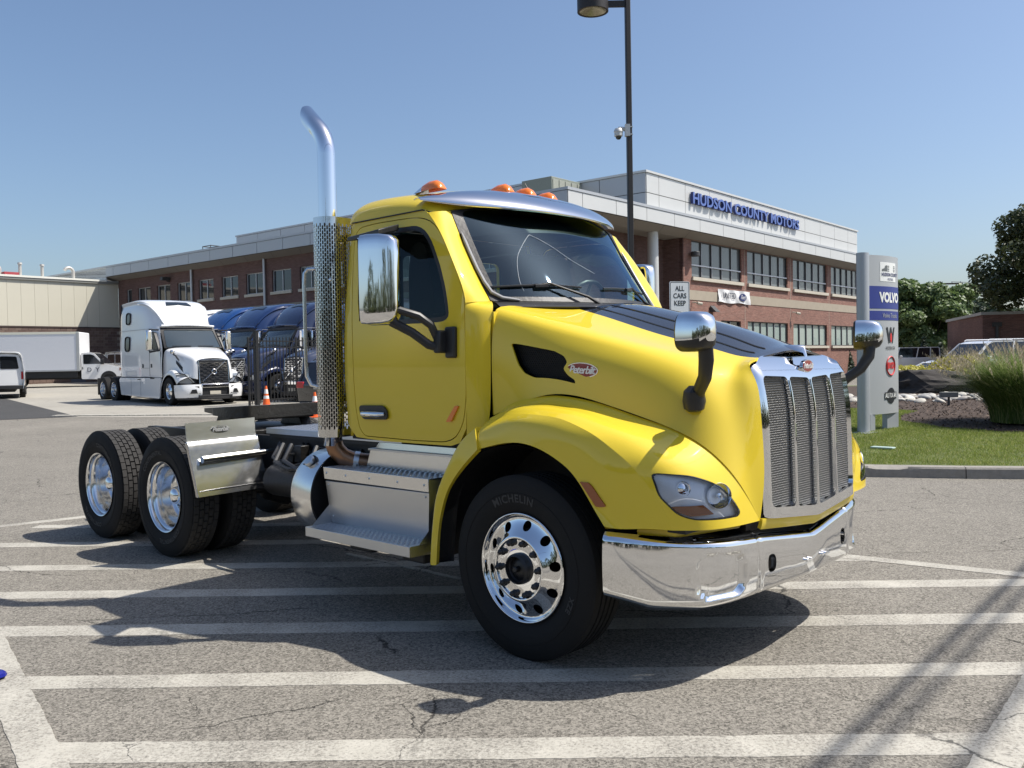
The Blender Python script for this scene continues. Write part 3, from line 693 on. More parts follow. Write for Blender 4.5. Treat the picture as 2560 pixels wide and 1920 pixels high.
gapo=[(-.502,1.62),(-.508,1.85),(-.522,2.0),(-.60,2.15),(-.69,2.29),(-.785,2.42),(-.87,2.485),(-.97,2.515),(-1.1,2.525),(-1.42,2.53),(-1.58,2.52),(-1.625,2.47),(-1.622,2.3),(-1.605,2.07),(-1.585,1.78),(-1.572,1.3),(-1.555,1.18),(-1.51,1.128),(-1.03,1.122),(-.72,1.126),(-.62,1.16),(-.54,1.26),(-.506,1.42)]
gapo=rnd(gapo,.05,2)
win=[(-.66,1.885),(-.672,1.95),(-.70,2.05),(-.76,2.19),(-.85,2.345),(-.92,2.42),(-1.0,2.455),(-1.25,2.462),(-1.49,2.455),(-1.535,2.42),(-1.545,2.34),(-1.53,2.05),(-1.51,1.93),(-1.47,1.885),(-1.38,1.868),(-.80,1.862),(-.70,1.866)]
win=rnd(win,.04,2)
def ofs(poly,d):
    P=np.array(poly);c=P.mean(0);n=len(P);out=[]
    for i in range(n):
        t=P[(i+1)%n]-P[i-1]; t/=max(1e-9,np.hypot(*t)); nn=np.array([-t[1],t[0]]); 
        if np.dot(nn,c-P[i])<0: nn=-nn
        out.append(tuple(P[i]+nn*d))
    return out
neg=lambda poly:[(-x,z) for x,z in poly]
st=(.06,.06)
S2('cab_side',cabf,neg([(-.515,1.5),(-.515,1.98),(-.545,2.05),(-.635,2.2),(-.735,2.35),(-.815,2.45),(-.90,2.53),(-.93,2.558),(-1.79,2.558),(-1.79,1.25),(-1.66,1.18),(-1.60,1.12),(-1.30,1.105),(-.68,1.108),(-.60,1.13),(-.53,1.22),(-.512,1.35)]),[neg(gapo)],st,.03,M_yel,flip=True)
S2('door',cabf,neg(ofs(gapo,.006)),[neg(ofs(win,-.012))],st,.03,M_yel,flip=True)
S2('window_seal',lambda s,z:cabf(s,z)+np.array([0,.004,0]),neg(ofs(win,-.014)),[neg(ofs(win,.018))],st,.02,M_plb,flip=True)
S2('door_glass',lambda s,z:cabf(s,z)+np.array([0,.016,0]),neg(ofs(win,.010)),(),(.2,.2),0,M_gls,flip=True)
mb=MB(); 
for sy in (1,-1): mb.bx(-1.17,-1.13,.995*sy,1.0*sy,1.9,2.45)
# rear wall: flat between the corners, with window
def rear(y,z): y=np.asarray(y,float);return np.stack([np.full(len(y),-1.728),y,z],1)
trim('rear_wall',rear,[(-.97,1.12),(.97,1.12),(.90,2.545),(-.90,2.545)],[rnd([(-.5,1.95),(.5,1.95),(.5,2.38),(-.5,2.38)],.06)],(.2,.2),.03,M_yel,T_,flip=True)
trim('rear_glass',rear,rnd([(-.5,1.95),(.5,1.95),(.5,2.38),(-.5,2.38)],.06),(),(.3,.3),0,M_gls,T_)
# roof
R=[
 [(-1.735,-.885,2.552),(-1.735,-.875,2.553),(-1.735,-.86,2.555),(-1.735,-.72,2.555),(-1.735,-.4,2.555),(-1.735,0,2.555)],
 [(-1.728,-.935,2.556),(-1.724,-.915,2.60),(-1.724,-.875,2.625),(-1.726,-.75,2.645),(-1.728,-.4,2.665),(-1.73,0,2.67)],
 [(-1.655,-.962,2.558),(-1.655,-.942,2.625),(-1.655,-.885,2.68),(-1.66,-.76,2.718),(-1.665,-.4,2.758),(-1.67,0,2.765)],
 [(-1.40,-.963,2.56),(-1.40,-.944,2.63),(-1.40,-.885,2.688),(-1.40,-.76,2.728),(-1.40,-.4,2.782),(-1.40,0,2.796)],
 [(-1.15,-.963,2.56),(-1.15,-.940,2.62),(-1.15,-.88,2.67),(-1.15,-.76,2.712),(-1.14,-.4,2.772),(-1.13,0,2.79)],
 [(-.96,-.957,2.548),(-.955,-.93,2.59),(-.95,-.87,2.63),(-.94,-.75,2.668),(-.91,-.4,2.728),(-.90,0,2.745)],
 [(-.87,-.90,2.54),(-.865,-.87,2.55),(-.855,-.80,2.565),(-.83,-.68,2.585),(-.75,-.36,2.62),(-.72,0,2.64)]]
Rn=[r+[(x,-y,z) for x,y,z in r[-2::-1]] for r in R]; RPt=Patch(Rn); roof=lambda a,b:RPt(a,b)
trim('roof',roof,[(0,0),(6,0),(6,10),(0,10)],(),(.2,.25),.012,M_yel,T_)
for sy in (1,-1):
    mb=MB(); mb.tube([(x,sy*-.968,2.5575) for x in np.linspace(-1.66,-.95,14)]+[(-.90,sy*-.945,2.538),(-.85,sy*-.91,2.50)],.0045,6); mb.build('gutter_gap',M_frm,T_)
# windshield
rows=[]
for t in np.linspace(0,1,5):
    r=[]
    for y in np.linspace(-1,1,9):
        x0=-.20-.28*abs(y)**2; x1=-.72-.115*abs(y)**2; z0=1.966; z1=2.635-.085*abs(y)**2; w=.86+(.835-.86)*t
        r.append((x0+(x1-x0)*t+(.022*(1-y*y)-.014*y*y)*math.sin(math.pi*t),y*w,z0+(z1-z0)*t))
    rows.append(r)
WP=Patch(rows); wsf=lambda a,b:WP(a,b)
# A pillar + cowl patches
g=[(-.512,0,1.955),(-.545,0,2.05),(-.635,0,2.2),(-.735,0,2.35),(-.815,0,2.45),(-.90,0,2.535)]
e=[(-.475,-.845,1.972),(-.545,-.885,2.05),(-.645,-.872,2.2),(-.755,-.855,2.35),(-.825,-.843,2.46),(-.875,-.83,2.55)]
g=np.array(g);g[:,1]=-ws(g[:,2]);e=wsf(np.array([0.02,.55,1.5,2.5,3.2,4.0]),np.zeros(6)); e=e+np.array([0,-.002,.0]); mm=(g*.5+e*.5)+np.array([.012,-.020,0])
PP=Patch(np.stack([g,mm,e],1)); S2('a_pillar',lambda a,b:PP(a,b),[(0,0),(5,0),(5,2),(0,2)],(),(.25,.15),.01,M_yel,flip=True)
c0=[(-.56,1.10),(-.525,1.22),(-.51,1.4),(-.508,1.7),(-.51,1.85),(-.515,1.915),(-.518,1.955)]
c0=np.array([(x,-float(ws(np.array([z]))[0]),z) for x,z in c0])
c2=np.array([(-.43,-1.02,1.13),(-.40,-.985,1.24),(-.389,-.968,1.4),(-.389,-.960,1.7),(-.391,-.952,1.83),(-.398,-.925,1.925),(-.470,-.862,1.968)])
c1=(c0+c2)/2+np.array([.010,-.008,0])
CP=Patch(np.stack([c0,c1,c2],1)); S2('cowl_side',lambda a,b:CP(a,b),[(0,0),(6,0),(6,2),(0,2)],(),(.25,.15),.01,M_yel,flip=True)
# black cowl shelf below the windshield
def xb(y): return -.20-.28*(np.abs(y)/.86)**2
def cowl(a,b):
    y=a; x0=xb(y)-.02; x1=-.06-.34*(np.abs(y)/.86)**2
    return np.stack([x0+(x1-x0)*b,y,1.968-.045*b+.012*np.sin(b*3.14)],1)
trim('wiper_cowl',cowl,[(-.86,-.2),(.86,-.2),(.86,1.0),(-.86,1.0)],(),(.08,.3),.01,M_plb,T_)
inner=rnd([(.18,.22),(.18,7.78),(3.95,7.70),(3.95,.30)],.3,4)
trim('windshield',wsf,[(.05,.05),(.05,7.95),(4,7.95),(4,.05)],(),(.25,.25),0,M_ws,T_,flip=True)
trim('windshield_seal',lambda a,b:wsf(a,b)+np.array([.004,0,.003]),[(-.0,-.0),(0,8.0),(4,8),(4,0)],[inner],(.15,.15),.012,M_frm,T_,flip=True)
M_gry=simple('grey trim',(.30,.30,.31),.4)
for sg in (1,-1):
    P=wsf(np.array([3.0,2.6,2,1.4,.8,.35,.12,.02]),np.array([.02,.02,.02,.02,.04,.10,.30,.7])); P[:,0]+=.012;P[:,2]+=.006;P[:,1]*=sg
    mb=MB(); mb.tube(P,[.004]+[.011]*6+[.006],8); mb.build('windshield_trim',M_gry,T_)
# dark sun shade band at the top, inside
trim('sun_shade',lambda a,b:wsf(a,b)-np.array([.02,0,.01]),[(2.86,.02),(2.98,4),(2.95,7.98),(4,7.98),(4,.02)],(),(.3,.3),0,simple('tinted band',(.012,.016,.015),.35),T_,flip=True)
# crack in the glass
M_crk=simple('glass crack',(.75,.82,.85),.3,emit=None)
for pts in ([(2.75,-.40),(2.55,-.45),(2.2,-.52),(1.8,-.58),(1.3,-.62),(.8,-.645),(.4,-.65)],[(2.75,-.40),(2.5,-.33),(2.1,-.25),(1.8,-.20),(1.45,-.11),(1.2,-.03)]):
    P=wsf(np.array([p[0] for p in pts]),np.array([4+p[1]/.86*4 for p in pts])); P+=np.array([.003,0,.002]); P=resamp(P,26); mb=MB(); mb.tube(P,[.0013]+[.0009]*24+[.0003],5); mb.build('glass_crack',M_crk,T_)
# interior
mb=MB(); mb.bx(-1.72,-.45,-.96,.96,1.10,1.16); mb.build('cab_floor',M_int,T_)
def dash(a,b):
    y=a; x=xb(y)-.03-.34*b; return np.stack([x,y,1.955+.035*np.sin(np.clip(b,0,1)*3.1)+.03*np.exp(-((y-.45)/.22)**2)*sst(.5,1,b)],1)
trim('dashboard',dash,[(-.84,0),(.84,0),(.84,1),(-.84,1)],(),(.08,.2),.02,M_dash,T_)
mb=MB(); mb.bx(-1.0,-.5,-.9,.9,1.35,1.92); mb.build('dash_front',M_int,T_,bevel=.03)
for y in (-.50,.50):
    sb=MB(); pr=[(x_+.30,z_) for x_,z_ in [(-1.62,1.55),(-1.66,1.9),(-1.66,2.2),(-1.63,2.38),(-1.55,2.42),(-1.48,2.38),(-1.44,2.2),(-1.38,1.85),(-1.32,1.62),(-.95,1.64),(-.92,1.56),(-.95,1.45),(-1.6,1.45)]]
    sb.prism(rnd(pr,.05,3),y-.24,y+.24); sb.build('seat',M_int,T_,bevel=.04)
sb=MB(); ctr=Vector((-.86,.48,1.97)); rr=[]
for k in range(24):
    a=2*math.pi*k/24; rr.append(ctr+Vector((math.cos(a)*.235*.45,math.sin(a)*.235,math.cos(a)*.235*.87)))
sb.tube(rr,.016,8,closed=True)
for a in (0,2.1,4.2): sb.tube([ctr,ctr+Vector((math.cos(a)*.235*.45,math.sin(a)*.235,math.cos(a)*.235*.87))],.012,6)
sb.build('steering_wheel',M_plb,T_)
# ---- visor
vr=[]
ys_=np.linspace(-1,1,13)
for k,(t,dz) in enumerate([(0,0),(.22,.022),(.5,.034),(.75,.028),(.93,.008),(1.0,-.018),(.985,-.036)]):
    r=[]
    for y in ys_:
        xr=-.97-.04*abs(y)**3; zr=2.752-.125*abs(y)**2.2; xf=-.560-.375*abs(y)**2.3; zf=2.603+.0*y+.018*abs(y)**4
        sc=1-.75*abs(y)**6
        r.append((xr+(xf-xr)*t,y*(.985+.012*t),zr+(zf-zr)*t**1.3+dz*sc))
    vr.append(r)
VP=Patch(vr); trim('sun_visor',lambda a,b:VP(a,b),[(0,0),(6,0),(6,12),(0,12)],(),(.2,.4),.006,M_alu_v if 'M_alu_v' in globals() else M_chr,T_,flip=False,solid=True)
for y,x,z in ((-.80,-1.02,2.715),(-.20,-.985,2.765),(.03,-.985,2.768),(.26,-.985,2.765),(.80,-1.16,2.68)):
    mb=MB(); tl=-.10*y*0
    def lamp(r,h0,sc,n=16):
        V=[];K=9
        pr=[(-.19,.004,.012),(-.15,.022,.022),(-.09,.047,.034),(-.03,.063,.042),(.03,.062,.044),(.065,.042,.040),(.082,.012,.032),(.085,0,.03)]
        for (dx,h,w) in pr:
            for k in range(K):
                a=math.pi*k/(K-1); V.append((x+dx*sc,y-w*sc*math.cos(a),z-.006+h0+h*sc*math.sin(a)))
        F=[(i*K+k,i*K+k+1,(i+1)*K+k+1,(i+1)*K+k) for i in range(len(pr)-1) for k in range(K-1)]; F.append(tuple((len(pr)-1)*K+k for k in range(K))); return V,F
    V,F=lamp(1,0,1.0); keep=[f for f in F if sum(V[i][0] for i in f)/len(f)<x-.07]; mb.add(V,keep); o=mb.build('roof_marker_lamp',M_chr,T_,ang=60)
    mb=MB(); keep=[f for f in F if sum(V[i][0] for i in f)/len(f)>=x-.07]; mb.add(V,keep); mb.build('amber_lens',M_amb,o,ang=60)
mb=MB(); mb.tube([(-1.05,.20,2.77),(-1.13,.19,2.90)],.004,6); mb.build('antenna',M_plb,T_)
# wipers
for (p,yy,l) in (((-.22,-.20),-.55,.42),((-.30,.55),.25,.42)):
    def wpt(y,t,h):
        a=t; b=4+y/.86*4; P=wsf(np.array([a]),np.array([b]))[0]; return Vector(P)+Vector((h*.75,0,h*.65))
    blade=[wpt(yy-.30+.60*k/10,.50+.06*math.sin(k/10*3.14)+(.05 if True else 0),.012) for k in range(11)]
    mb=MB(); mb.tube(blade,.007,6); o=mb.build('wiper_blade',M_plb,T_)
    mb=MB(); mb.tube([(xb(p[1])+.05,p[1],1.955),(xb(p[1])+.02,p[1]-.08,2.0),wpt(yy+.06,.62,.03),wpt(yy,.58,.02)],[.012,.009,.007,.006],8); mb.tube([wpt(yy-.03,.56,.016),wpt(yy+.05,.57,.018)],.014,6); mb.build('wiper_arm',M_plb,T_)
# ---- door fittings
for sy in (1,-1):
    Y=lambda y:y*sy
    hp_=rnd([(-1.52,1.335),(-1.27,1.34),(-1.228,1.305),(-1.228,1.25),(-1.47,1.245),(-1.505,1.275)],.03,3)
    mb=MB(); mb.prism(hp_,Y(-1.046),Y(-1.058)); mb.build('handle_recess',M_plb,T_,bevel=.004)
    mb=MB(); mb.tube([(-1.49,Y(-1.058),1.285),(-1.45,Y(-1.078),1.283),(-1.30,Y(-1.080),1.283),(-1.25,Y(-1.06),1.285)],[.012,.019,.019,.012],12); mb.build('door_handle',M_chr,T_)
    mb=MB(); mb.prism(rnd([(-.603,1.352),(-.572,1.352),(-.640,1.257),(-.683,1.255)],.008),Y(-1.043),Y(-1.054)); mb.build('door_reflector',M_amb,T_,bevel=.002)
# ---- west-coast mirrors
for sy in (1,-1):
    Y=lambda y:y*sy
    mb=MB(); NP=[]
    # shell: rounded box, face to the rear
    secs=[(-.155,.86,.90),(-.150,.98,.985),(-.10,1.0,1.0),(-.02,.97,.99),(.045,.85,.95),(.075,.55,.85),(.082,.2,.6)]
    V=[];K=32
    for dx,sx,sz in secs:
        for k in range(K):
            a=2*math.pi*k/K; ca,sa=math.cos(a),math.sin(a); p=.28
            V.append((dx,.066*sx*abs(ca)**p*(1 if ca>0 else -1),.265*sz*abs(sa)**p*(1 if sa>0 else -1)))
    F=[(i*K+k,i*K+(k+1)%K,(i+1)*K+(k+1)%K,(i+1)*K+k) for i in range(len(secs)-1) for k in range(K)]+[tuple((len(secs)-1)*K+k for k in range(K)),tuple(range(K))]
    rot=Matrix.Rotation(.30*sy,3,'Z'); c=Vector((-.87,Y(-1.33),2.105))
    mb.add([c+rot@Vector(v) for v in V],F); o=mb.build('side_mirror',M_chr,T_,ang=50)
    mb=MB(); V=[(-.158,.058*q,.245*w) for q,w in ((-1,-1),(1,-1),(1,1),(-1,1))]; mb.add([c+rot@Vector(v) for v in V],[(0,1,2,3)]); mb.build('mirror_glass',M_chr,o)
    mb=MB(); mb.tube([(-.82,Y(-1.30),1.925),(-.74,Y(-1.20),1.885),(-.70,Y(-1.14),1.83),(-.69,Y(-1.10),1.75)],.024,10); mb.tube([(-.86,Y(-1.31),1.855),(-.78,Y(-1.22),1.79),(-.72,Y(-1.14),1.715),(-.68,Y(-1.10),1.70)],.027,10); mb.build('mirror_arm',M_plb,T_)
    mb=MB(); mb.bx(-.70,-.645,Y(-1.04),Y(-1.13),1.665,1.80); mb.bx(-.66,-.575,Y(-1.04),Y(-1.075),1.635,1.82); mb.build('mirror_mount',M_plb,T_,bevel=.012)
    mb=MB(); V=[(-1.32,Y(-1.27),2.40),(-1.32,Y(-1.02),2.44),(-1.16,Y(-1.0),2.485),(-1.07,Y(-1.06),2.475),(-.97,Y(-1.30),2.41),(-1.32,Y(-1.27),2.375),(-1.32,Y(-1.02),2.415),(-1.16,Y(-1.0),2.445),(-1.07,Y(-1.06),2.435),(-.97,Y(-1.30),2.375)]
    mb.add(V,[(0,1,2,3,4),(9,8,7,6,5)]+[(i,(i+1)%5,5+(i+1)%5,5+i) for i in range(5)]); mb.build('mirror_bracket',M_plb,T_,bevel=.006)
    # hood mirror
    c=Vector((1.03,Y(-1.03),1.735)); V=[];K=28
    secs=[(-.085,.92,.94,0),(-.072,1.0,1.0,0),(-.02,1.02,1.0,0),(.03,.95,.95,0),(.062,.72,.80,0),(.080,.42,.5,0),(.085,.1,.15,0)]
    for dx,sx,sz,_ in secs:
        for k in range(K):
            a=2*math.pi*k/K; ca,sa=math.cos(a),math.sin(a); p=.55; zz=.095*sz*abs(sa)**p*(1 if sa>0 else -1); ww=1-.12*max(0,zz/.095)
            V.append((dx*(1 if dx<0 else 1),.078*sx*ww*abs(ca)**p*(1 if ca>0 else -1),zz))
    F=[(i*K+k,i*K+(k+1)%K,(i+1)*K+(k+1)%K,(i+1)*K+k) for i in range(len(secs)-1) for k in range(K)]+[tuple((len(secs)-1)*K+k for k in range(K)),tuple(range(K))]
    rot=Matrix.Rotation(-.25*sy,3,'Z'); up=[];dn=[]
    for f in F:
        zc=sum(V[i][2] for i in f)/len(f); xc=sum(V[i][0] for i in f)/len(f); (dn if (zc<-.035 or xc<-.070) else up).append(f)
    W=[c+rot@Vector(v) for v in V]
    mb=MB(); mb.add(W,up); o=mb.build('hood_mirror',M_chr,T_,ang=60)
    mb=MB(); mb.add(W,dn); mb.build('mirror_shell',M_plb,o,ang=60)
    mb=MB(); mb.tube([(1.05,Y(-1.0),1.68),(1.045,Y(-.985),1.60),(1.01,Y(-.94),1.52),(.945,Y(-.88),1.46),(.905,Y(-.845),1.42)],[.036,.038,.034,.032,.038],12,sq=.8); mb.tube([(.90,Y(-.86),1.475),(.90,Y(-.86),1.45),(.895,Y(-.85),1.40),(.89,Y(-.845),1.36),(.89,Y(-.845),1.345)],[.024,.050,.058,.050,.024],14,sq=1.0); mb.build('mirror_post',M_plb,T_)
M_rubl=simple('tyre letters',(.032,.032,.032),.6); M_lug=simple('lug nut plastic',(.03,.029,.028),.45); M_sst2=chrome('fender tube steel',(.55,.54,.52),.2)
# ---- bumper: plan curve (x,y) swept with a vertical profile
bp=[(.585,-1.20),(.68,-1.165),(.80,-1.09),(.90,-.99),(.985,-.88),(1.04,-.74),(1.066,-.60),(1.078,-.50),(1.10,-.25),(1.118,0)]
bp=bp+[(x,-y) for x,y in bp[-2::-1]]
bpP=Patch(np.stack([np.array([(x,y,0) for x,y in bp])]*2,1)); nb_=len(bp)-1
def bumf(a,b):
    """a along the bumper 0..nb, b 0 top .. 1 bottom"""
    P=bpP(a,np.zeros(len(a))); e=.01; Q=bpP(np.clip(a+e,0,nb_),np.zeros(len(a)))-bpP(np.clip(a-e,0,nb_),np.zeros(len(a)))
    t=Q[:,:2]/np.linalg.norm(Q[:,:2],axis=1,keepdims=True); n=np.stack([t[:,1],-t[:,0]],1)
    n[n[:,0]<-.3]*=-1
    y=P[:,1]; ay=np.abs(y)
    zt=np.interp(ay,[0,.5,.75,1.0,1.2],[.655,.71,.722,.742,.765]); zb=np.interp(ay,[0,.5,.9,1.1,1.2],[.405,.388,.372,.385,.43])
    z=zt+(zb-zt)*b
    # front panel: rolled top, slight belly, rolled bottom
    off=-.035*np.clip((.10-b)/.10,0,1)**2-.06*np.clip((b-.86)/.14,0,1)**2+.012*np.sin(np.pi*np.clip(b,0,1))
    # fog lamp pocket recess between |y| .66-.95
    dx=(ay-.80)/.145; dz=(b-.52)/.34; rr=np.clip(1-(np.abs(dx)**3+np.abs(dz)**3),0,1); off-=.030*sst(0,.35,rr)
    off-=.010*np.exp(-((ay-.545)/.010)**2)
    X=P[:,0]+n[:,0]*off; Y=y+n[:,1]*off
    return np.stack([X,Y,z],1)
def bum_ab(y,z):
    a=np.interp(y,[q[1] for q in bp],range(nb_+1)); ay=abs(y); zt=np.interp(ay,[0,.5,.75,1.0,1.2],[.655,.71,.722,.742,.765]); zb=np.interp(ay,[0,.5,.9,1.1,1.2],[.405,.388,.372,.385,.43])
    return (a,(z-zt)/(zb-zt))
def bh(y,z,w,h): return [bum_ab(y+w*math.copysign(abs(math.cos(t))**.6,math.cos(t)),z+h*math.sin(t)) for t in np.linspace(0,2*math.pi,17)[:-1]]
trim('bumper',bumf,[(0,0),(nb_,0),(nb_,1),(0,1)],[bh(-.43,.552,.042,.046),bh(.43,.552,.042,.046)],(.16,.05),.03,M_chrw,T_,flip=True)
for sy in (1,-1):
    mb=MB(); mb.bx(1.0,1.045,.40*sy,.48*sy,.49,.61); mb.build('tow_pocket',M_frm,T_)
    mb=MB(); mb.tube([(1.115,sy*.075,.515),(1.14,sy*.075,.515)],.009,8); mb.tube([(1.115,sy*.115,.515),(1.14,sy*.115,.515)],.009,8); mb.tube([(1.135,sy*.06,.515),(1.135,sy*.13,.515)],.005,6); mb.build('plate_clip',M_chr,T_)
    mb=MB(); mb.bx(.60,.93,sy*.86,sy*1.0,.765,.785); mb.build('bumper_bracket',M_frm,T_)
mb=MB(); mb.bx(.55,1.0,-.50,.50,.70,.80); mb.bx(.5,.95,-.62,.62,.45,.70); mb.build('front_crossmember',M_frm,T_,bevel=.01)
for sy in (1,-1):
    mb=MB(); mb.prism([(.70,sy*.62),(.98,sy*.55),(.86,sy*.98),(.70,sy*1.08)],.735,.785,axis='z'); mb.build('lower_valance',M_yel,T_,bevel=.01)
# ---- wheels
def rotM(side): return Matrix.Scale(1,4)
def tyre(mb,R,W,yc,Rr=.288,n=72,tread='rib'):
    h=W/2
    prof=[(Rr-.004,-h*.62),(Rr+.012,-h*.72),(Rr+.05,-h*.93),(Rr+.10,-h*1.0),(R-.075,-h*.97),(R-.04,-h*.90),(R-.016,-h*.80),(R-.004,-h*.72)]
    return prof
def make_wheel(parent,x,yo,side,kind,z=.5,R=.505):
    """side -1: outer face towards -y. yo: y of the outer rim flange"""
    w=bpy.data.objects.new('wheel',None); COL.objects.link(w); w.parent=parent; w.location=(x,yo,z); w.empty_display_size=.1
    # local wheel frame: +Y is outwards
    fl=Matrix.Scale(-1,4,(0,1,0)) if side<0 else Matrix.Identity(4)
    def B(mb,name,mt,par=w,**k):
        mb.v=[tuple(fl@Vector(v)) for v in mb.v]; return mb.build(name,mt,par,**k)
    def tyre_(yc,W,drive,letter=None):
        mb=MB(); h=W/2; Rr=.297
        half=[(Rr-.012,-.105),(Rr+.004,-.112),(Rr+.02,-.118),(Rr+.055,-h*.97),(Rr+.10,-h*1.0),(R-.07,-h*.985),(R-.045,-h*.94),(R-.022,-h*.885),(R-.008,-h*.83)]
        dp=.014
        gro=[-.62,-.24,.24,.62] if not drive else []
        top=[];c=[(-.81,0)]
        if drive: top=[(R-.018,-h*.80),(R-.018,h*.80)]
        else:
            top=[(R,-h*.78)]
            for g_ in (-.42,-.14,.14,.42):
                top+=[(R+.001,h*(g_-.045)),(R-dp,h*(g_-.03)),(R-dp,h*(g_+.03)),(R+.001,h*(g_+.045))]
            top+=[(R,h*.78)]
        prof=half+top+[(r,-y) for r,y in half[::-1]]
        mb.lathe([(r,y+yc) for r,y in prof],80); 
        # raised rings on the sidewall
        for rr in (Rr+.028,Rr+.11): mb.lathe([(rr-.002,yc+h*(.80 if rr<Rr+.05 else .985)),(rr,yc+h*(.82 if rr<Rr+.05 else 1.0)+.002),(rr+.002,yc+h*(.80 if rr<Rr+.05 else .985))],80)
        t=B(mb,'tyre',M_rub,ang=30,fix=False)
        if drive:
            mb=MB(); nb=46
            for row,(c0,wd) in enumerate([(-.63,.30),(-.31,.26),(0,.26),(.31,.26),(.63,.30)]):
                for k in range(nb):
                    a0=2*math.pi*(k+.5*(row%2))/nb; da=2*math.pi/nb*(.44 if abs(c0)<.5 else .485)
                    V=[]
                    for rr,s in ((R-.02,1.0),(R+.001,.94)):
                        for (aa,yy) in ((-da,-wd/2),(da,-wd/2),(da*1.0,wd/2),(-da,wd/2)):
                            V.append((rr*math.cos(a0+aa*s),yc+h*(c0+yy*s),rr*math.sin(a0+aa*s)))
                    mb.add(V,[(0,1,5,4),(1,2,6,5),(2,3,7,6),(3,0,4,7),(4,5,6,7)])
            B(mb,'tread_blocks',M_rubt,t,ang=None,kind='stuff')
        if letter:
            for txt,ang,sz in letter:
                mb=MB(); r0=Rr+.078
                def fn(px,py,ph,ang=ang):
                    a=ang-px/r0; r=r0+py; rr=(r-(Rr+.055))/.045; yy=yc+h*(.97+.03*min(1,max(0,rr)))
                    return (r*math.cos(a) if side<0 else -r*math.cos(a),yy+ph+.001,r*math.sin(a))
                put_text(mb,txt,sz,fn,ext=.0016,bold=.0015,spacing=1.15); 
                if side<0: mb.v=[(-v[0]*-1,v[1],v[2]) for v in mb.v]
                B(mb,'tyre_lettering',M_rubl,t,ang=None)
        return t
    if kind=='front':
        tyre_(-.118,.285,False,[('MICHELIN',math.radians(96),.060),('XZE',math.radians(-22),.045)])
        # polished disc: profile r->h with ten hand holes
        pr=np.array([(.298,.006),(.292,.010),(.284,.002),(.278,-.012),(.266,-.020),(.235,-.010),(.20,.012),(.178,.030),(.168,.034),(.160,.030),(.157,.020),(.12,.020),(.085,.020)])
        PPf=Patch(np.stack([np.c_[pr,np.zeros(len(pr))]]*2,1)); 
        def dsc(a,b):
            q=PPf(b,np.zeros(len(b))); return np.stack([q[:,0]*np.cos(a),q[:,1],q[:,0]*np.sin(a)],1)
        holes=[]
        for k in range(10):
            a0=2*math.pi*(k+.25)/10; rc=.232
            hp=[]
            for j in range(20):
                t=2*math.pi*j/20; px,py=rc+.0265*math.cos(t),.0265*math.sin(t); rr=math.hypot(px,py); aa=a0+math.atan2(py,px)
                bb=float(np.interp(-rr,-pr[:,0],np.arange(len(pr)))); hp.append((aa,bb))
            holes.append(hp)
        L_=len(pr)-1
        # shift so that no hole crosses the seam
        d=trim('rim',dsc,[(0,0),(2*math.pi,0),(2*math.pi,L_),(0,L_)],[[(a,b) for a,b in h] for h in holes],(.07,.33),.012,M_chr,w,True if side<0 else True,False)
        me=d.data
        if side<0:
            me.transform(fl); me.flip_normals()
            # custom normals follow the mirrored mesh
        mb=MB(); mb.lathe([(.085,.02),(.082,.045),(.070,.055),(.068,.030),(.064,.026),(.058,.0)],32); mb.lathe([(.0,.030),(.03,.028),(.055,.020),(.062,.012)],32); B(mb,'hub_cap',M_plb,ang=40)
        mb=MB(); mb.lathe([(.0,.062),(.012,.062),(.016,.058),(.016,.03)],16); B(mb,'hub_plug',M_plb)
        for k in range(10):
            a=2*math.pi*(k+.1)/10; cx,cz=.1425*math.cos(a),.1425*math.sin(a)
            mb=MB(); MM=Matrix.Translation((cx,0,cz)); mb.lathe([(.0,.062),(.005,.060),(.008,.052),(.0155,.046),(.017,.026),(.021,.022),(.021,.019)],12,MM); B(mb,'lug_nut',M_lug,ang=35)
        mb=MB(); mb.lathe([(.29,-.02),(.285,-.2),(.24,-.21),(.20,-.12),(.0,-.12)],40); B(mb,'brake_drum',M_frm,ang=40)
    else:
        tyre_(-.118,.28,True,[('CONTINENTAL',math.radians(118 if x>-4.5 else 250),.050),('CONTINENTAL',math.radians(-70 if x>-4.5 else 60),.050)])
        tyre_(-.118-.345,.28,True)
        mb=MB(); mb.lathe([(.302,.004),(.300,.010),(.290,.006),(.284,-.004),(.281,-.03),(.265,-.038),(.258,-.05),(.252,-.115),(.243,-.17),(.228,-.198),(.205,-.208),(.17,-.205),(.12,-.205)],64); B(mb,'rim',M_alu,ang=40)
        for k in range(10):
            a=2*math.pi*k/10; cx,cz=.198*math.cos(a),.198*math.sin(a); mb=MB(); MM=Matrix.Translation((cx,0,cz)); mb.lathe([(0,-.203),(.026,-.204)],14,MM); B(mb,'hand_hole',M_frm)
        mb=MB(); mb.lathe([(.0,-.055),(.03,-.058),(.055,-.068),(.070,-.085),(.076,-.105),(.078,-.14),(.095,-.15),(.095,-.19),(.12,-.20)],40); B(mb,'hub_cover',M_chr,ang=60)
        mb=MB(); mb.lathe([(.11,-.19),(.135,-.20),(.15,-.20)],40);
        for k in range(10):
            a=2*math.pi*(k+.5)/10; MM=Matrix.Translation((.143*math.cos(a),0,.143*math.sin(a))); mb.lathe([(0,-.165),(.012,-.166),(.014,-.20)],8,MM)
        B(mb,'lug_nuts',M_alud,ang=40,kind='stuff')
    return w

for sy in (-1,1):
    make_wheel(T_,0,1.15*sy,sy,'front',z=.497,R=.50)
    make_wheel(T_,-4.08,1.172*sy,sy,'rear',z=.507,R=.508)
    make_wheel(T_,-5.389,1.172*sy,sy,'rear',z=.507,R=.508)
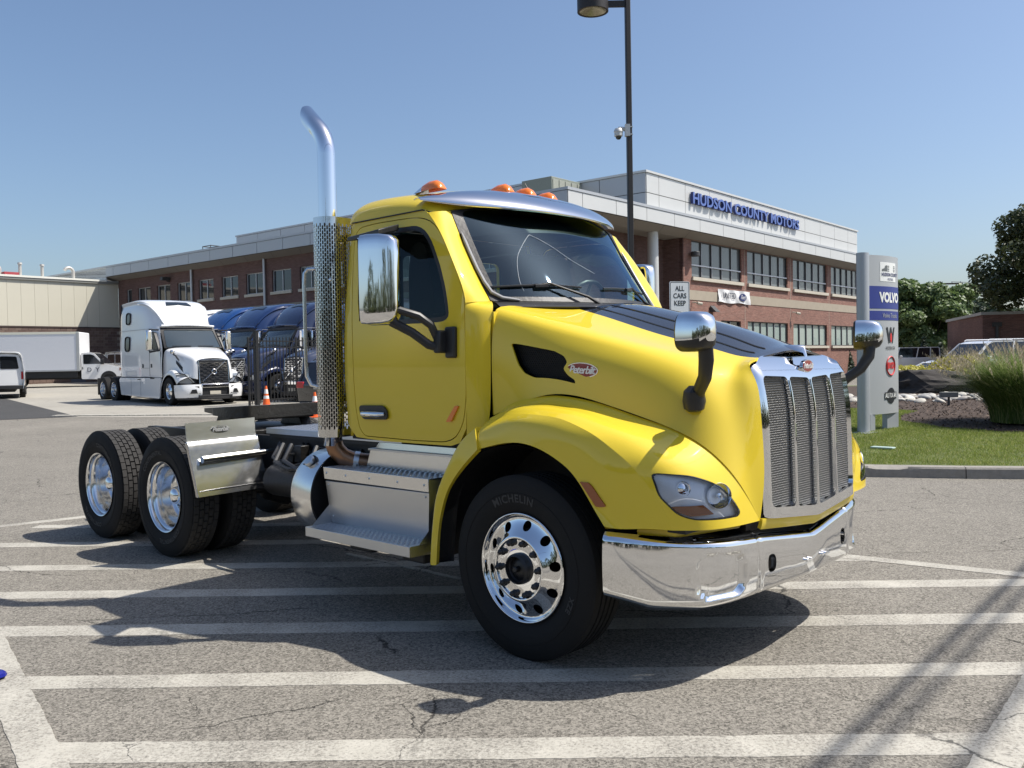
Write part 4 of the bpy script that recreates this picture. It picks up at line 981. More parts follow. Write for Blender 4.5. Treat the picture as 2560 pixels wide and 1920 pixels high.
# ---- chassis
for sy in (1,-1):
    mb=MB(); mb.bx(-5.98,.55,sy*.40,sy*.408,.70,.99); mb.bx(-5.98,.55,sy*.33,sy*.408,.985,.99); mb.bx(-5.98,.55,sy*.33,sy*.408,.70,.705)
    mb.prism([(-5.98,.99),(-6.12,.93),(-6.12,.78),(-5.98,.70)],sy*.395,sy*.41); mb.build('frame_rail',M_frm,T_,bevel=.003)
    mb=MB()
    for x in (-4.08,-5.389): mb.tube([(x,0,.50),(x,sy*.75,.50)],.075,16); mb.lathe([(.20,-.10),(.21,.10)],24,Matrix.Translation((x,sy*.62,.5)))
    mb.tube([(x*1.0,sy*.36,.60+.1*math.sin((x+3.4)*1.4)) for x in np.linspace(-6.0,-3.35,14)],.05,6); mb.bx(-4.95,-4.55,sy*.36,sy*.50,.45,.98); mb.build('suspension',M_frm,T_)
    mb=MB(); mb.tube([(0,0,.42),(0,sy*1.0,.46)],.06,12); mb.tube([(-.75,sy*.42,.62),(0,sy*.42,.50),(.5,sy*.42,.66)],.035,6); mb.lathe([(.19,-.06),(.2,.08)],24,Matrix.Translation((0,sy*.90,.5))); mb.build('steer_axle',M_frm,T_)
mb=MB()
for x in (-6.0,-4.73,-3.2,-2.4,-1.2): mb.bx(x-.04,x+.04,-.40,.40,.74,.96)
mb.build('crossmember',M_frm,T_)
mb=MB(); mb.tube([(-4.08,0,.5),(-5.389,0,.5)],.05,10)
for x in (-4.08,-5.389):
    V=[]; mb.lathe([(0,-.24),(.14,-.20),(.21,0),(.14,.2),(0,.24)],20,Matrix.Translation((x,0,.5)))
mb.tube([(-3.9,0,.52),(-1.0,0,.62)],.055,12); mb.build('driveline',M_frm,T_)
# underside clutter: air tanks, hoses, battery, transmission
for (x0,x1,y,z,r) in ((-3.3,-2.7,-.60,.66,.13),(-3.3,-2.6,.60,.68,.14),(-2.6,-2.3,-.22,.62,.12)):
    mb=MB(); mb.tube([(x0,y,z),(x0+.05,y,z),(x1-.05,y,z),(x1,y,z)],[r*.5,r,r,r*.5],18); mb.build('air_tank',M_frm,T_)
mb=MB(); mb.bx(-1.6,.4,-.35,.35,.55,1.05); mb.bx(-.3,.6,-.42,.42,.7,1.35); mb.build('engine_block',M_grs,T_,bevel=.03)
rh=random.Random(3)
for i in range(9):
    x=-2.2-rh.random()*1.4; y=-.50-rh.random()*.2; mb=MB(); mb.tube([(x,y+.12,.95),(x+.1,y-.02,.86-.05*i/9),(x+.35,y-.05,.78),(x+.5+rh.random()*.3,y+.02,.85),(x+.75,y+.1,.93)],.014+.008*rh.random(),7); mb.build('air_hose',M_plb,T_)
mb=MB()
for i in range(12):
    x=-3.4+.11*i+rh.random()*.03; z=.55+.35*rh.random(); mb.box((x,-.47-.1*rh.random(),z),(.05+.08*rh.random(),.08,.05+.12*rh.random()))
mb.build('valve_cluster',M_grs,T_,bevel=.004,kind='stuff')
mb=MB(); mb.bx(-2.82,-2.72,-.455,-.45,.845,.935); mb.build('id_plate',simple('sticker',(.10,.09,.09),.5),T_)
# deck plate with raised tread
def tread_plate(name,x0,x1,y0,y1,z,th=.045,sp=.028,parent=None,slots=False):
    mb=MB(); mb.bx(x0,x1,y0,y1,z-th,z); o=mb.build(name,M_alud,parent or T_,bevel=.003)
    V=[];F=[]; nx=int((x1-x0-.03)/sp); ny=int((y1-y0-.02)/sp)
    for i in range(nx):
        for j in range(ny):
            cx=x0+.02+(i+.5*(j%2)+.25)*sp; cy=y0+.012+(j+.5)*sp; a=.6 if (i+j)%2 else -.6; k=len(V); L_,w_=sp*.38,sp*.22
            for (dx,dy,dz) in ((-L_,-w_*.3,0),(L_,-w_*.3,0),(L_,w_*.3,0),(-L_,w_*.3,0),(-L_*.6,0,.0045),(L_*.6,0,.0045)):
                V.append((cx+dx*math.cos(a)-dy*math.sin(a),cy+dx*math.sin(a)+dy*math.cos(a),z+dz+.0003))
            F+=[(k,k+1,k+5),(k,k+5,k+4),(k+2,k+3,k+4),(k+2,k+4,k+5),(k+3,k,k+4),(k+1,k+2,k+5)]
    F3=np.array(F); raw('tread_pattern',V,F3,M_alutr,o,kind='stuff'); return o
M_alutr=simple('tread plate',(.72,.73,.74),.28,metal=.9)
tread_plate('deck_plate',-3.62,-1.80,-.46,.46,1.065,.05,.034)
mb=MB(); mb.bx(-3.60,-1.8,-.44,.44,.985,1.012); mb.build('deck_support',M_frm,T_)
# fifth wheel
fw=[(-4.0,-.42),(-4.0,.42),(-4.25,.48),(-4.55,.46),(-4.62,.40),(-4.98,.32),(-5.02,.20),(-4.72,.07),(-4.55,.05),(-4.50,0),(-4.55,-.05),(-4.72,-.07),(-5.02,-.20),(-4.98,-.32),(-4.62,-.40),(-4.55,-.46),(-4.25,-.48)]
fw=rnd(fw,.06,3); mb=MB(); sl=lambda x:1.225+(x+4.4)*.05
lo=[(x,y,sl(x)-(.03+.09*(x+5.02)/1.02)) for x,y in fw]; hi=[(x,y,sl(x)) for x,y in fw]; K=len(fw)
mb.add(lo+hi,[(i,(i+1)%K,K+(i+1)%K,K+i) for i in range(K)]); 
for t in tessellate_polygon([[Vector((a,b,0)) for a,b in fw]]): mb.f.append(tuple(K+i for i in t)); mb.m.append(0); mb.f.append(tuple(i for i in t[::-1])); mb.m.append(0)
o=mb.build('fifth_wheel',M_grs,T_,bevel=.008)
mb=MB()
for sy in (1,-1): mb.prism([(-4.60,1.02),(-4.20,1.02),(-4.30,1.17),(-4.5,1.17)],sy*.30,sy*.42)
mb.bx(-4.35,-4.12,-.38,.38,1.10,1.18); mb.build('fifth_wheel_bracket',M_grs,T_,bevel=.01)
mb=MB(); mb.bx(-4.95,-3.9,-.44,.44,.99,1.025); mb.build('fifth_wheel_slide',M_grs,T_,bevel=.004)
# quarter fenders ahead of the drive tyres
for sy in (-1,1):
    pr=[(-3.62,1.150),(-3.60,1.0),(-3.585,.985),(-3.545,.88),(-3.50,.76),(-3.455,.64),(-3.43,.565)]
    Q=Patch([[(x+.0,y,z+(y+1.2)*.02) for y in (-1.20,-1.185,-1.0,-.62,-.60)] for x,z in pr]); 
    def qf(a,b,Q=Q):
        P=Q(a,b); P[:,0]-=.035*np.clip((.12-b)/.12,0,1)*(a>1.5); return P
    trim('quarter_fender',qf,[(1.6,0),(6,0),(6,4),(1.6,4)],(),(.3,.3),.004,M_sst,T_,True,sy>0,solid=True)
    trim('fender_top_panel',qf,[(0,.05),(1.9,.05),(1.9,3.95),(0,3.95)],(),(.3,.3),.004,M_alud,T_,True,sy>0,solid=True)
    for k in range(6):
        P=qf(np.array([1.25]),np.array([.35+.62*k]))[0]; mb=MB(); mb.lathe([(0,.010),(.006,.009),(.010,.004),(.011,0)],10,Matrix.Translation((P[0]+.002,P[1]*(1 if sy<0 else -1),P[2]))@Matrix.Rotation(-math.pi/2,4,'Z')); mb.build('rivet',M_chr,T_)
    mb=MB(); P1=[qf(np.array([5.35]),np.array([b]))[0]+np.array([.004,0,0]) for b in (1.0,2.0,3.4)]; mb.tube([(p[0],p[1]*(-sy),p[2]) for p in P1],[.004,.008,.004],6); mb.build('pressed_rib',M_sst,T_)
    mb=MB(); oval(mb,.085,.032,lambda x,y,h:(-3.607+h,(-.90+x)*(-sy),1.085+y),0,.004); o=mb.build('stamped_oval',M_sst,T_)
    mb=MB(); put_text(mb,'Peterbilt',.05,lambda x,y,h:(-3.602+h,(-.90+x)*(-sy),1.085+y),ext=.0005,shear=.35,spacing=.86,bold=.001); mb.build('lettering',M_slv,o,ang=None)
    mb=MB(); mb.tube([(-3.49,sy*1.13,.855),(-3.51,sy*.55,.868)],.028,16); mb.tube([(-3.51,sy*.55,.868),(-3.55,sy*.40,.87)],[.018,.016],8); mb.build('fender_tube',M_sst2,T_)
M_chr2=chrome('exhaust chrome',(.84,.85,.87),.02); M_shd=chrome('shield stainless',(.66,.66,.65),.12,bump=.12,bs=6)
# ---- toolbox steps (right side) and tank (left side mirrors it)
for sy in (-1,1):
    Y=lambda y:y*(-sy)
    def pan(name,q,th,mt=M_sst,bev=.002):
        """quad panel in local coords (outer corners), thickened inwards"""
        q=[Vector((x,Y(y),z)) for x,y,z in q]; n=(q[1]-q[0]).cross(q[3]-q[0]).normalized(); 
        if n.y*sy<0 and abs(n.y)>.3: n=-n
        mb=MB(); mb.add(list(q)+[p-n*th for p in q],[(0,1,2,3),(7,6,5,4)]+[(i,(i+1)%4,4+(i+1)%4,4+i) for i in range(4)]); return mb.build(name,mt,T_,bevel=bev)
    x0,x1=-1.845,-.775
    pan('step_riser',[(x0+.24,-.90,1.028),(x1+.0,-.90,1.028),(x1,-.905,.912),(x0+.20,-.905,.912)],.01)
    pan('step_top_lip',[(x0+.28,-.855,1.075),(x1+.0,-.855,1.075),(x1,-.86,1.030),(x0+.24,-.86,1.030)],.01)
    mb=MB(); mb.bx(x0+.22,x1,Y(-.84),Y(-.905),1.02,1.033); mb.build('step_ledge',M_alud,T_)
    tread_plate('upper_step',x0,x1,min(Y(-1.118),Y(-.90)),max(Y(-1.118),Y(-.90)),.912,.02,.024)
    pan('step_band',[(x0,-1.12,.912),(x1,-1.12,.912),(x1+.0,-1.12,.832),(x0+.012,-1.12,.832)],.01)
    mb=MB(); mb.bx(x0+.015,x1-.01,Y(-1.10),Y(-1.09),.80,.835); mb.build('step_gap',M_frm,T_)
    pan('box_door',[(x0+.012,-1.113,.818),(x1,-1.113,.826),(x1-.0,-1.085,.535),(x0+.03,-1.085,.535)],.012,M_alud)
    mb=MB(); mb.bx(x0+.03,x1-.01,Y(-1.08),Y(-.50),.50,.90); mb.build('tool_box',M_alud,T_,bevel=.004)
    for (bx_,bz) in ((x0+.035,.875),(x0+.25,.872),(x0+.5,.872),(x0+.78,.872),(x1-.04,.872),(x0+.045,.795),(x1-.04,.80),(x0+.06,.58),(x1-.035,.60)):
        mb=MB(); mb.lathe([(0,.006),(.006,.005),(.008,0)],8,Matrix.Translation((bx_,Y(-1.12 if bz>.83 else -1.085-.028*(bz-.535)/.28),bz))@(Matrix.Rotation(math.pi,4,'X') if sy<0 else Matrix.Identity(4))); mb.build('bolt',M_alud,T_)
    # right end gusset
    mb=MB(); mb.add([(x1+.004,Y(-1.12),.905),(x1+.03,Y(-1.02),.905),(x1+.03,Y(-1.02),.48),(x1+.004,Y(-1.26),.48),(x1+.004,Y(-1.13),.60),(x1+.004,Y(-1.12),.80)],[(0,1,2,3,4,5)]); mb.build('end_gusset',M_alud,T_)
    tread_plate('lower_step',x0+.02,x1+.01,min(Y(-1.285),Y(-1.075)),max(Y(-1.285),Y(-1.075)),.531,.004,.022)
    pan('step_front',[(x0+.02,-1.287,.531),(x1+.01,-1.287,.531),(x1+.01,-1.287,.468),(x0+.02,-1.287,.468)],.006,M_alud)
    mb=MB(); mb.add([(x0+.02,Y(-1.287),.53),(x0+.02,Y(-1.08),.53),(x0+.02,Y(-1.08),.46),(x0+.02,Y(-1.287),.468)],[(0,1,2,3)]); mb.build('step_end',M_alud,T_); mb=MB(); mb.add([(x1+.012,Y(-1.287),.53),(x1+.012,Y(-1.0),.53),(x1+.012,Y(-1.0),.46),(x1+.012,Y(-1.287),.468)],[(0,1,2,3)]); mb.build('step_end',M_alud,T_); mb=MB(); mb.add([(x0+.028,Y(-1.08),.67),(x0+.028,Y(-1.24),.53),(x0+.028,Y(-1.08),.53)],[(0,1,2)]); mb.build('step_gusset',M_alud,T_)
    mb=MB(); mb.bx(x0+.32,x0+.55,Y(-1.15),Y(-.95),.40,.47); mb.bx(x1-.22,x1-.02,Y(-1.15),Y(-.95),.40,.47); mb.build('step_bracket',M_frm,T_,bevel=.01)
    # fluid tank
    mb=MB(); c=(-.885,.700); MM=Matrix.Translation((0,Y(c[0]),c[1]))@Matrix.Rotation(-math.pi/2,4,'Z')
    mb.lathe([(.0,-2.20),(.22,-2.195),(.285,-2.17),(.302,-2.14),(.302,-1.905)],72,MM); mb.build('fluid_tank',M_sst,T_,ang=30)
    mb=MB(); mb.lathe([(.303,-1.905),(.296,-1.90),(.285,-1.915),(.0,-1.93)],72,MM); mb.build('tank_end',M_frm,T_,ang=30)
    ax=Vector((0,Y(-.60),.42)).normalized(); cc=Vector((-2.04,Y(c[0]-.19),c[1]+.225)); q=Vector((0,1,0)).rotation_difference(ax).to_matrix().to_4x4()
    mb=MB(); mb.lathe([(.052,-.02),(.052,.012),(.043,.016)],24,Matrix.Translation(cc)@q); o=mb.build('filler_neck',M_plb,T_)
    mb=MB(); mb.lathe([(.040,.012),(.040,.034),(.034,.040),(0,.042)],24,Matrix.Translation(cc)@q); mb.build('filler_cap',M_alud,o)
    mb=MB(); mb.tube([cc+ax*.03+Vector((-.03,0,-.02)),cc+ax*.03+Vector((-.075,0,-.03)),cc+ax*.02+Vector((-.085,0,-.07)),cc+ax*.02+Vector((-.05,0,-.08)),cc+ax*.03+Vector((-.03,0,-.04))],.0025,5); mb.build('cap_tether',M_plb,o)
# ---- exhaust stack
sx,sy_=-1.865,-1.02
mb=MB(); pts=[(sx,sy_,1.05),(sx,sy_,1.8),(sx,sy_,2.5),(sx,sy_,3.04)]
for k in range(1,9):
    a=math.radians(48*k/8); pts.append((sx-.26*(1-math.cos(a)),sy_,3.04+.26*math.sin(a)))
d=Vector((-math.sin(math.radians(48)),0,math.cos(math.radians(48)))); e_=Vector(pts[-1])+d*.05; pts.append(tuple(e_))
n0=len(mb.v); mb.tube(pts,.0635,32,caps=False)
# slanted cut of the tip (vertical plane)
V=[list(v) for v in mb.v]
for k in range(32):
    i=len(V)-32+k; v=Vector(V[i]); t=(-(v.x-(sx-.205)))/d.x if abs(d.x)>1e-6 else 0; v=v+d*max(-.1,min(.15,t)); V[i]=tuple(v)
mb.v=[tuple(v) for v in V]; o=mb.build('exhaust_pipe',M_chr2,T_,ang=60,fix=False); s=o.modifiers.new('s','SOLIDIFY'); s.thickness=.003; s.offset=-1
mb=MB(); mb.v=[]; mb.tube(pts[:-1]+[pts[-1]],.0605,32,caps=False); mb.v=[tuple(v) for v in mb.v[:len(mb.v)-32]]; mb.f=[f for f in mb.f if max(f)<len(mb.v)]; mb.m=mb.m[:len(mb.f)]; mb.build('soot_liner',M_frm,o,ang=60)
mb=MB(); mb.tube([(sx,sy_,1.12),(sx,sy_,1.16),(sx,sy_,2.56),(sx,sy_,2.60)],[.066,.078,.078,.066],24); mb.build('muffler_body',simple('dark muffler',(.05,.042,.036),.55,metal=.4,var=.4,vscale=10),T_,ang=40)
# perforated heat shield: D-shaped arc of slotted sheet
cx_,cy_=-1.868,-1.012; Rs=.104; z0,z1=1.112,2.610
arc0,arc1=math.radians(150),math.radians(360+2)   # from behind round the outside to the front
tot=Rs*(arc1-arc0)+.13
def shp(s,z):
    """s metres along the sheet"""
    L_=Rs*(arc1-arc0)
    if s<=L_:
        a=arc0+s/Rs; return (cx_+Rs*math.cos(a),cy_+Rs*math.sin(a),z)
    a=arc1; t=Vector((-math.sin(a),math.cos(a),0)); return (cx_+Rs*math.cos(a)+t.x*(s-L_),cy_+Rs*math.sin(a)+t.y*(s-L_),z)
cw,chh=.0165,.0335; V=[];F=[]
nc=int((tot-.03)/cw); nr=int((z1-z0-.09)/chh)
mar=(tot-nc*cw)/2; zb=z0+((z1-z0)-nr*chh)*.55
def quad(s0,s1,a0,a1):
    k=len(V); V.extend([shp(s0,a0),shp(s1,a0),shp(s1,a1),shp(s0,a1)]); F.append((k,k+1,k+2,k+3))
for i in range(nc):
    s0=mar+i*cw; sh=(i%2)*chh*.5; w=.0052
    for j in range(-1,nr+1):
        a=zb+j*chh+sh; b=a+chh; lo_=max(a,zb); hi_=min(b,zb+nr*chh)
        if hi_<=lo_: continue
        if j<0 or b>zb+nr*chh+1e-6: quad(s0,s0+cw,lo_,hi_); continue
        k=len(V); 
        ci=[(s0,a),(s0+cw,a),(s0+cw,b),(s0,b)]; q=[(s0+cw/2-w,a+.0055),(s0+cw/2,a+.0025),(s0+cw/2+w,a+.0055),(s0+cw/2+w,b-.0055),(s0+cw/2,b-.0025),(s0+cw/2-w,b-.0055)]
        V.extend([shp(*p) for p in ci+q]); F.extend([(k,k+1,k+5,k+4),(k+1,k+6,k+5),(k+1,k+2,k+7,k+6),(k+2,k+3,k+8,k+7),(k+3,k+9,k+8),(k+3,k,k+4,k+9)])
quad(0,mar,z0,z1); quad(tot-mar,tot,z0,z1)
for i in range(nc): quad(mar+i*cw,mar+(i+1)*cw,z0,zb); quad(mar+i*cw,mar+(i+1)*cw,zb+nr*chh,z1)
for zz,sg in ((z0,1),(z1,-1)):
    for i in range(nc+2):
        pass
mb=MB(); mb.add(V,F); o=mb.build('heat_shield',M_shd,T_,ang=None,fix=False)
bm=bmesh.new(); bm.from_mesh(o.data); bmesh.ops.remove_doubles(bm,verts=bm.verts,dist=.0002); 
for f in bm.faces: f.smooth=True
bm.to_mesh(o.data); bm.free()
mb=MB(); mb.tube([(cx_+.06,cy_+.10,1.3),(cx_+.06,cy_+.10,2.55)],.02,4); mb.bx(cx_-.03,cx_+.10,-.93,-.88,2.45,2.50); mb.bx(cx_-.03,cx_+.10,-.93,-.88,1.35,1.40); mb.build('stack_mount',M_sst,T_)
mb=MB(); mb.lathe([(0,.01),(.009,.008),(.012,0)],10,Matrix.Translation((cx_+.09,cy_-.062,2.18))@Matrix.Rotation(math.radians(215),4,'Z')); mb.build('bolt',M_chr,T_)
mb=MB(); mb.tube([(-1.915,-1.085,2.265),(-1.96,-1.13,2.262),(-1.975,-1.145,2.235),(-1.978,-1.147,2.15),(-1.978,-1.147,1.62),(-1.975,-1.145,1.53),(-1.955,-1.125,1.47),(-1.915,-1.085,1.45)],.0125,12); mb.build('grab_handle',M_sst,T_,ang=60)
mb=MB(); el=[(sx,sy_,1.13),(sx,sy_,1.08),(sx+.012,sy_+.015,1.02),(sx+.045,sy_+.05,.97),(sx+.09,sy_+.10,.94),(sx+.16,sy_+.17,.925),(sx+.30,sy_+.32,.92)]
mb.tube(el,[.062]*7,24,caps=False); mb.build('exhaust_elbow',M_brz,T_,ang=60)
mb=MB(); a=Vector(el[4]);b=Vector(el[5]); dd=(b-a).normalized(); mb.tube([a+dd*.01,a+dd*.045],.068,24); mb.box(tuple(a+dd*.03+Vector((.05,-.05,-.02))),(.03,.03,.02)); mb.build('band_clamp',M_alud,T_)
# ================================================================ BUILDINGS (building frame: x along the sunny face, y along the shaded wing)
BY=.8717; OB=(2.435,36.8797,0)
def bw(x,y,z=0):
    c,s=math.cos(BY),math.sin(BY); return (OB[0]+x*c-y*s,OB[1]+x*s+y*c,z)
def brick_mat(name,c1,c2,mortar,sc=1.0,bw_=.2,bh=.067,axis='x'):
    m,nt,p=mat(name); tc=nd(nt,'TexCoord'); sp=nd(nt,'SeparateXYZ'); lk(nt,tc.outputs['Object'],sp.inputs[0])
    ad=nd(nt,'Math',operation='ADD',i_0=sp.outputs[0]); lk(nt,sp.outputs[1],ad.inputs[1])
    cb=nd(nt,'CombineXYZ'); lk(nt,ad.outputs[0],cb.inputs[0]); lk(nt,sp.outputs[2],cb.inputs[1])
    b=nd(nt,'TexBrick',i_Scale=1,i_Color1=(*c1,1),i_Color2=(*c2,1),i_Mortar=(*mortar,1)); b.inputs['Mortar Size'].default_value=.008; b.inputs['Brick Width'].default_value=bw_; b.inputs['Row Height'].default_value=bh; b.inputs['Bias'].default_value=-.2
    lk(nt,cb.outputs[0],b.inputs[0])
    n=nd(nt,'TexNoise',i_Scale=.8,i_Detail=5,i_Vector=tc.outputs['Object']); r=nd(nt,'MapRange',i_Value=n.outputs[0]); r.inputs[3].default_value=.75; r.inputs[4].default_value=1.25
    # streaks per course so the wall does not read as one flat colour at distance
    mp=nd(nt,'Mapping'); lk(nt,cb.outputs[0],mp.inputs[0]); mp.inputs['Scale'].default_value=(1.3,7.5,1); n2=nd(nt,'TexNoise',i_Scale=1.6,i_Detail=5,i_Roughness=.8,i_Vector=mp.outputs[0]); r2=nd(nt,'MapRange',i_Value=n2.outputs[0]); r2.inputs[1].default_value=.3; r2.inputs[2].default_value=.7; r2.inputs[3].default_value=.62; r2.inputs[4].default_value=1.38
    mx=nd(nt,'MixRGB',blend_type='MULTIPLY',i_Fac=1,i_Color1=b.outputs[0],i_Color2=r.outputs[0]); m2=nd(nt,'MixRGB',blend_type='MULTIPLY',i_Fac=1,i_Color1=mx.outputs[0],i_Color2=r2.outputs[0])
    lk(nt,m2.outputs[0],p.inputs['Base Color']); p.inputs['Roughness'].default_value=.9
    bp=nd(nt,'Bump',i_Strength=.4,i_Distance=.01,i_Height=b.outputs['Fac']); bp.invert=True; lk(nt,bp.outputs[0],p.inputs['Normal']); return m
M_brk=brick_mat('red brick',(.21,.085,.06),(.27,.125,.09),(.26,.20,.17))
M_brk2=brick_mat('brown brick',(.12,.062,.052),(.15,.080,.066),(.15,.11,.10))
M_band=simple('tan stone',(.36,.31,.24),.85,var=.15,vscale=3)
M_sill=simple('limestone sill',(.50,.46,.38),.8,var=.15)
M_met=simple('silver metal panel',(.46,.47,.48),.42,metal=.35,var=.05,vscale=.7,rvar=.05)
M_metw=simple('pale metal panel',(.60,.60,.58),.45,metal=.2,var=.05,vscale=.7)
M_soff=simple('soffit',(.27,.25,.22),.7)
M_mull=simple('window frame',(.55,.56,.57),.45,metal=.5); M_mulld=simple('dark mullion',(.05,.05,.055),.5)
def pane_mat(name,col,refl):
    m,nt,p=mat(name); p.inputs['Base Color'].default_value=(*col,1); p.inputs['Roughness'].default_value=.04; p.inputs['Specular IOR Level'].default_value=refl
    tc=nd(nt,'TexCoord'); n=nd(nt,'TexNoise',i_Scale=.6,i_Detail=2); lk(nt,tc.outputs['Object'],n.inputs[0]); b=nd(nt,'Bump',i_Strength=.03,i_Distance=.1,i_Height=n.outputs[0]); lk(nt,b.outputs[0],p.inputs['Normal']); return m
M_pdk=pane_mat('dark window',(.012,.016,.022),.9); M_pgr=pane_mat('grey window with blinds',(.16,.175,.18),.6); M_pgn=pane_mat('frosted green window',(.33,.40,.37),.5)
M_dkm=simple('dark metal',(.05,.05,.052),.5)
BLD=thing('dealership_building','two storey brick and silver panel building with blue HUDSON COUNTY MOTORS letters','building',OB,BY)
def wall_y(name,y,outer,holes,mt,th=.2,par=BLD,label=None,step=4):
    f=lambda a,b:np.stack([a,np.full(len(a),y),b],1); return trim(name,f,outer,holes,(step,step),th,mt,par,flip=False,label=label)
def wall_x(name,x,outer,holes,mt,th=.2,par=BLD,step=4):
    f=lambda a,b:np.stack([np.full(len(a),x),a,b],1); return trim(name,f,outer,holes,(step,step),th,mt,par,flip=True)
R_=lambda a0,a1,z0,z1:[(a0,z0),(a1,z0),(a1,z1),(a0,z1)]
# shaded wing
lw=[(17.47-2.63*k,19.31-2.63*k) for k in range(0,6)]+[(20.11,21.95),(22.75,24.58),(25.41,27.19),(28.1,29.82),(30.69,32.4),(33.3,35.01),(35.88,37.62),(38.47,39.22)]
holes=[R_(a,b,5.79,7.02) for a,b in lw]; lw2=[(a,b) for a,b in lw if a>15]
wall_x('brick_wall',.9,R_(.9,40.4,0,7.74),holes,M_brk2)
for a,b in lw:
    w=MB(); x=1.02
    for (y0,y1,z0,z1) in ((a,b,6.98,7.02),(a,b,5.79,5.83),(a,a+.05,5.79,7.02),(b-.05,b,5.79,7.02)): w.bx(x-.03,x+.03,y0,y1,z0,z1)
    o=w.build('window_frame',M_mull,BLD,ang=None); mids=[] if b-a<1 else [(a+b)/2]
    for q in mids: m_=MB(); m_.bx(x-.03,x+.03,q-.025,q+.025,5.83,6.98); m_.build('mullion',M_mull,o,ang=None)
    ed=[a+.05]+mids+[b-.05]
    for i in range(len(ed)-1):
        p_=MB(); t=random.uniform(-.006,.006); p_.add([(x+.02,ed[i],5.83),(x+.02,ed[i+1],5.83),(x+.02+t,ed[i+1],6.98),(x+.02+t,ed[i],6.98)],[(0,3,2,1)]); p_.build('pane',M_pdk,o,ang=None,fix=False)
    s_=MB(); s_.bx(.80,.90,a-.08,b+.08,5.62,5.785); s_.build('window_sill',M_sill,BLD,ang=None,bevel=.01)
mb=MB(); mb.bx(.88,.9,.9,40.4,4.56,5.07); mb.build('stone_band',simple('shaded stone',(.25,.23,.195),.85,var=.12,vscale=2),BLD,ang=None)  # same stone as the sunny band, shade put into a darker colour
for y in (30.47,22.54,14.6,6.7):
    mb=MB(); mb.tube([(.78,y,7.75),(.78,y,7.6),(.78,y,.3)],.075,10); mb.build('downspout',M_mull,BLD)
# fascia left: panels with real joints
def panels_x(x,ys,z0,z1,mt,name='fascia_panel',g=.018,d=.05):
    for i in range(len(ys)-1):
        mb=MB(); mb.bx(x,x+d,ys[i]+g,ys[i+1]-g,z0+g,z1-g); mb.build(name,mt,BLD,ang=None)
def panels_y(y,xs,z0,z1,mt,name='fascia_panel',g=.018,d=.05):
    for i in range(len(xs)-1):
        mb=MB(); mb.bx(xs[i]+g,xs[i+1]-g,y,y+d,z0+g,z1-g); mb.build(name,mt,BLD,ang=None)
ys_l=[0.02]+[2.39+2.457*k for k in range(16)]; ys_l=[y for y in ys_l if y<39.5]+[40.35]
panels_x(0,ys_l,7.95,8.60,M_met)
mb=MB(); mb.bx(.05,.30,.05,55,7.96,8.60); mb.bx(.05,38,.05,.30,7.96,8.60); mb.build('fascia_core',M_dkm,BLD,ang=None)
mb=MB(); mb.bx(-.03,.35,-.03,55,8.60,8.72); mb.bx(.35,38.3,-.03,.35,8.60,8.72); mb.build('fascia_cap',M_met,BLD,ang=None)
xs_r=[0.02,1.05]+[1.05+2.57*k for k in range(1,15)]+[38.2]
panels_y(0,xs_r,7.95,8.60,M_metw)
# soffit: sloping
mb=MB(); mb.add([(0.02,.02,7.93),(.92,.92,7.73),(.92,41,7.73),(.02,41,7.93)],[(0,1,2,3)]); mb.add([(0.02,.02,7.93),(38.2,.02,7.93),(38.2,.92,7.73),(.92,.92,7.73)],[(0,1,2,3)]); mb.add([(.92,.92,7.73),(11.1,.92,7.73),(11.1,2.1,7.74),(.92,2.1,7.74)],[(0,1,2,3)]); mb.build('soffit',M_soff,BLD,ang=None)
for k in range(1,15):
    mb=MB(); y=2.6*k; mb.add([(.02,y-.012,7.922),(.92,y+.9-.012,7.722),(.92,y+.9+.012,7.722),(.02,y+.012,7.922)],[(0,1,2,3)]); mb.add([(y-.012,.02,7.922),(y+.012,.02,7.922),(y+.9+.012,.92,7.722),(y+.9-.012,.92,7.722)],[(0,1,2,3)]); mb.build('soffit_joint',M_mulld,BLD,ang=None)
mb=MB(); mb.bx(.3,38,.3,55,8.5,8.55); mb.build('roof_deck',M_met,BLD,ang=None)
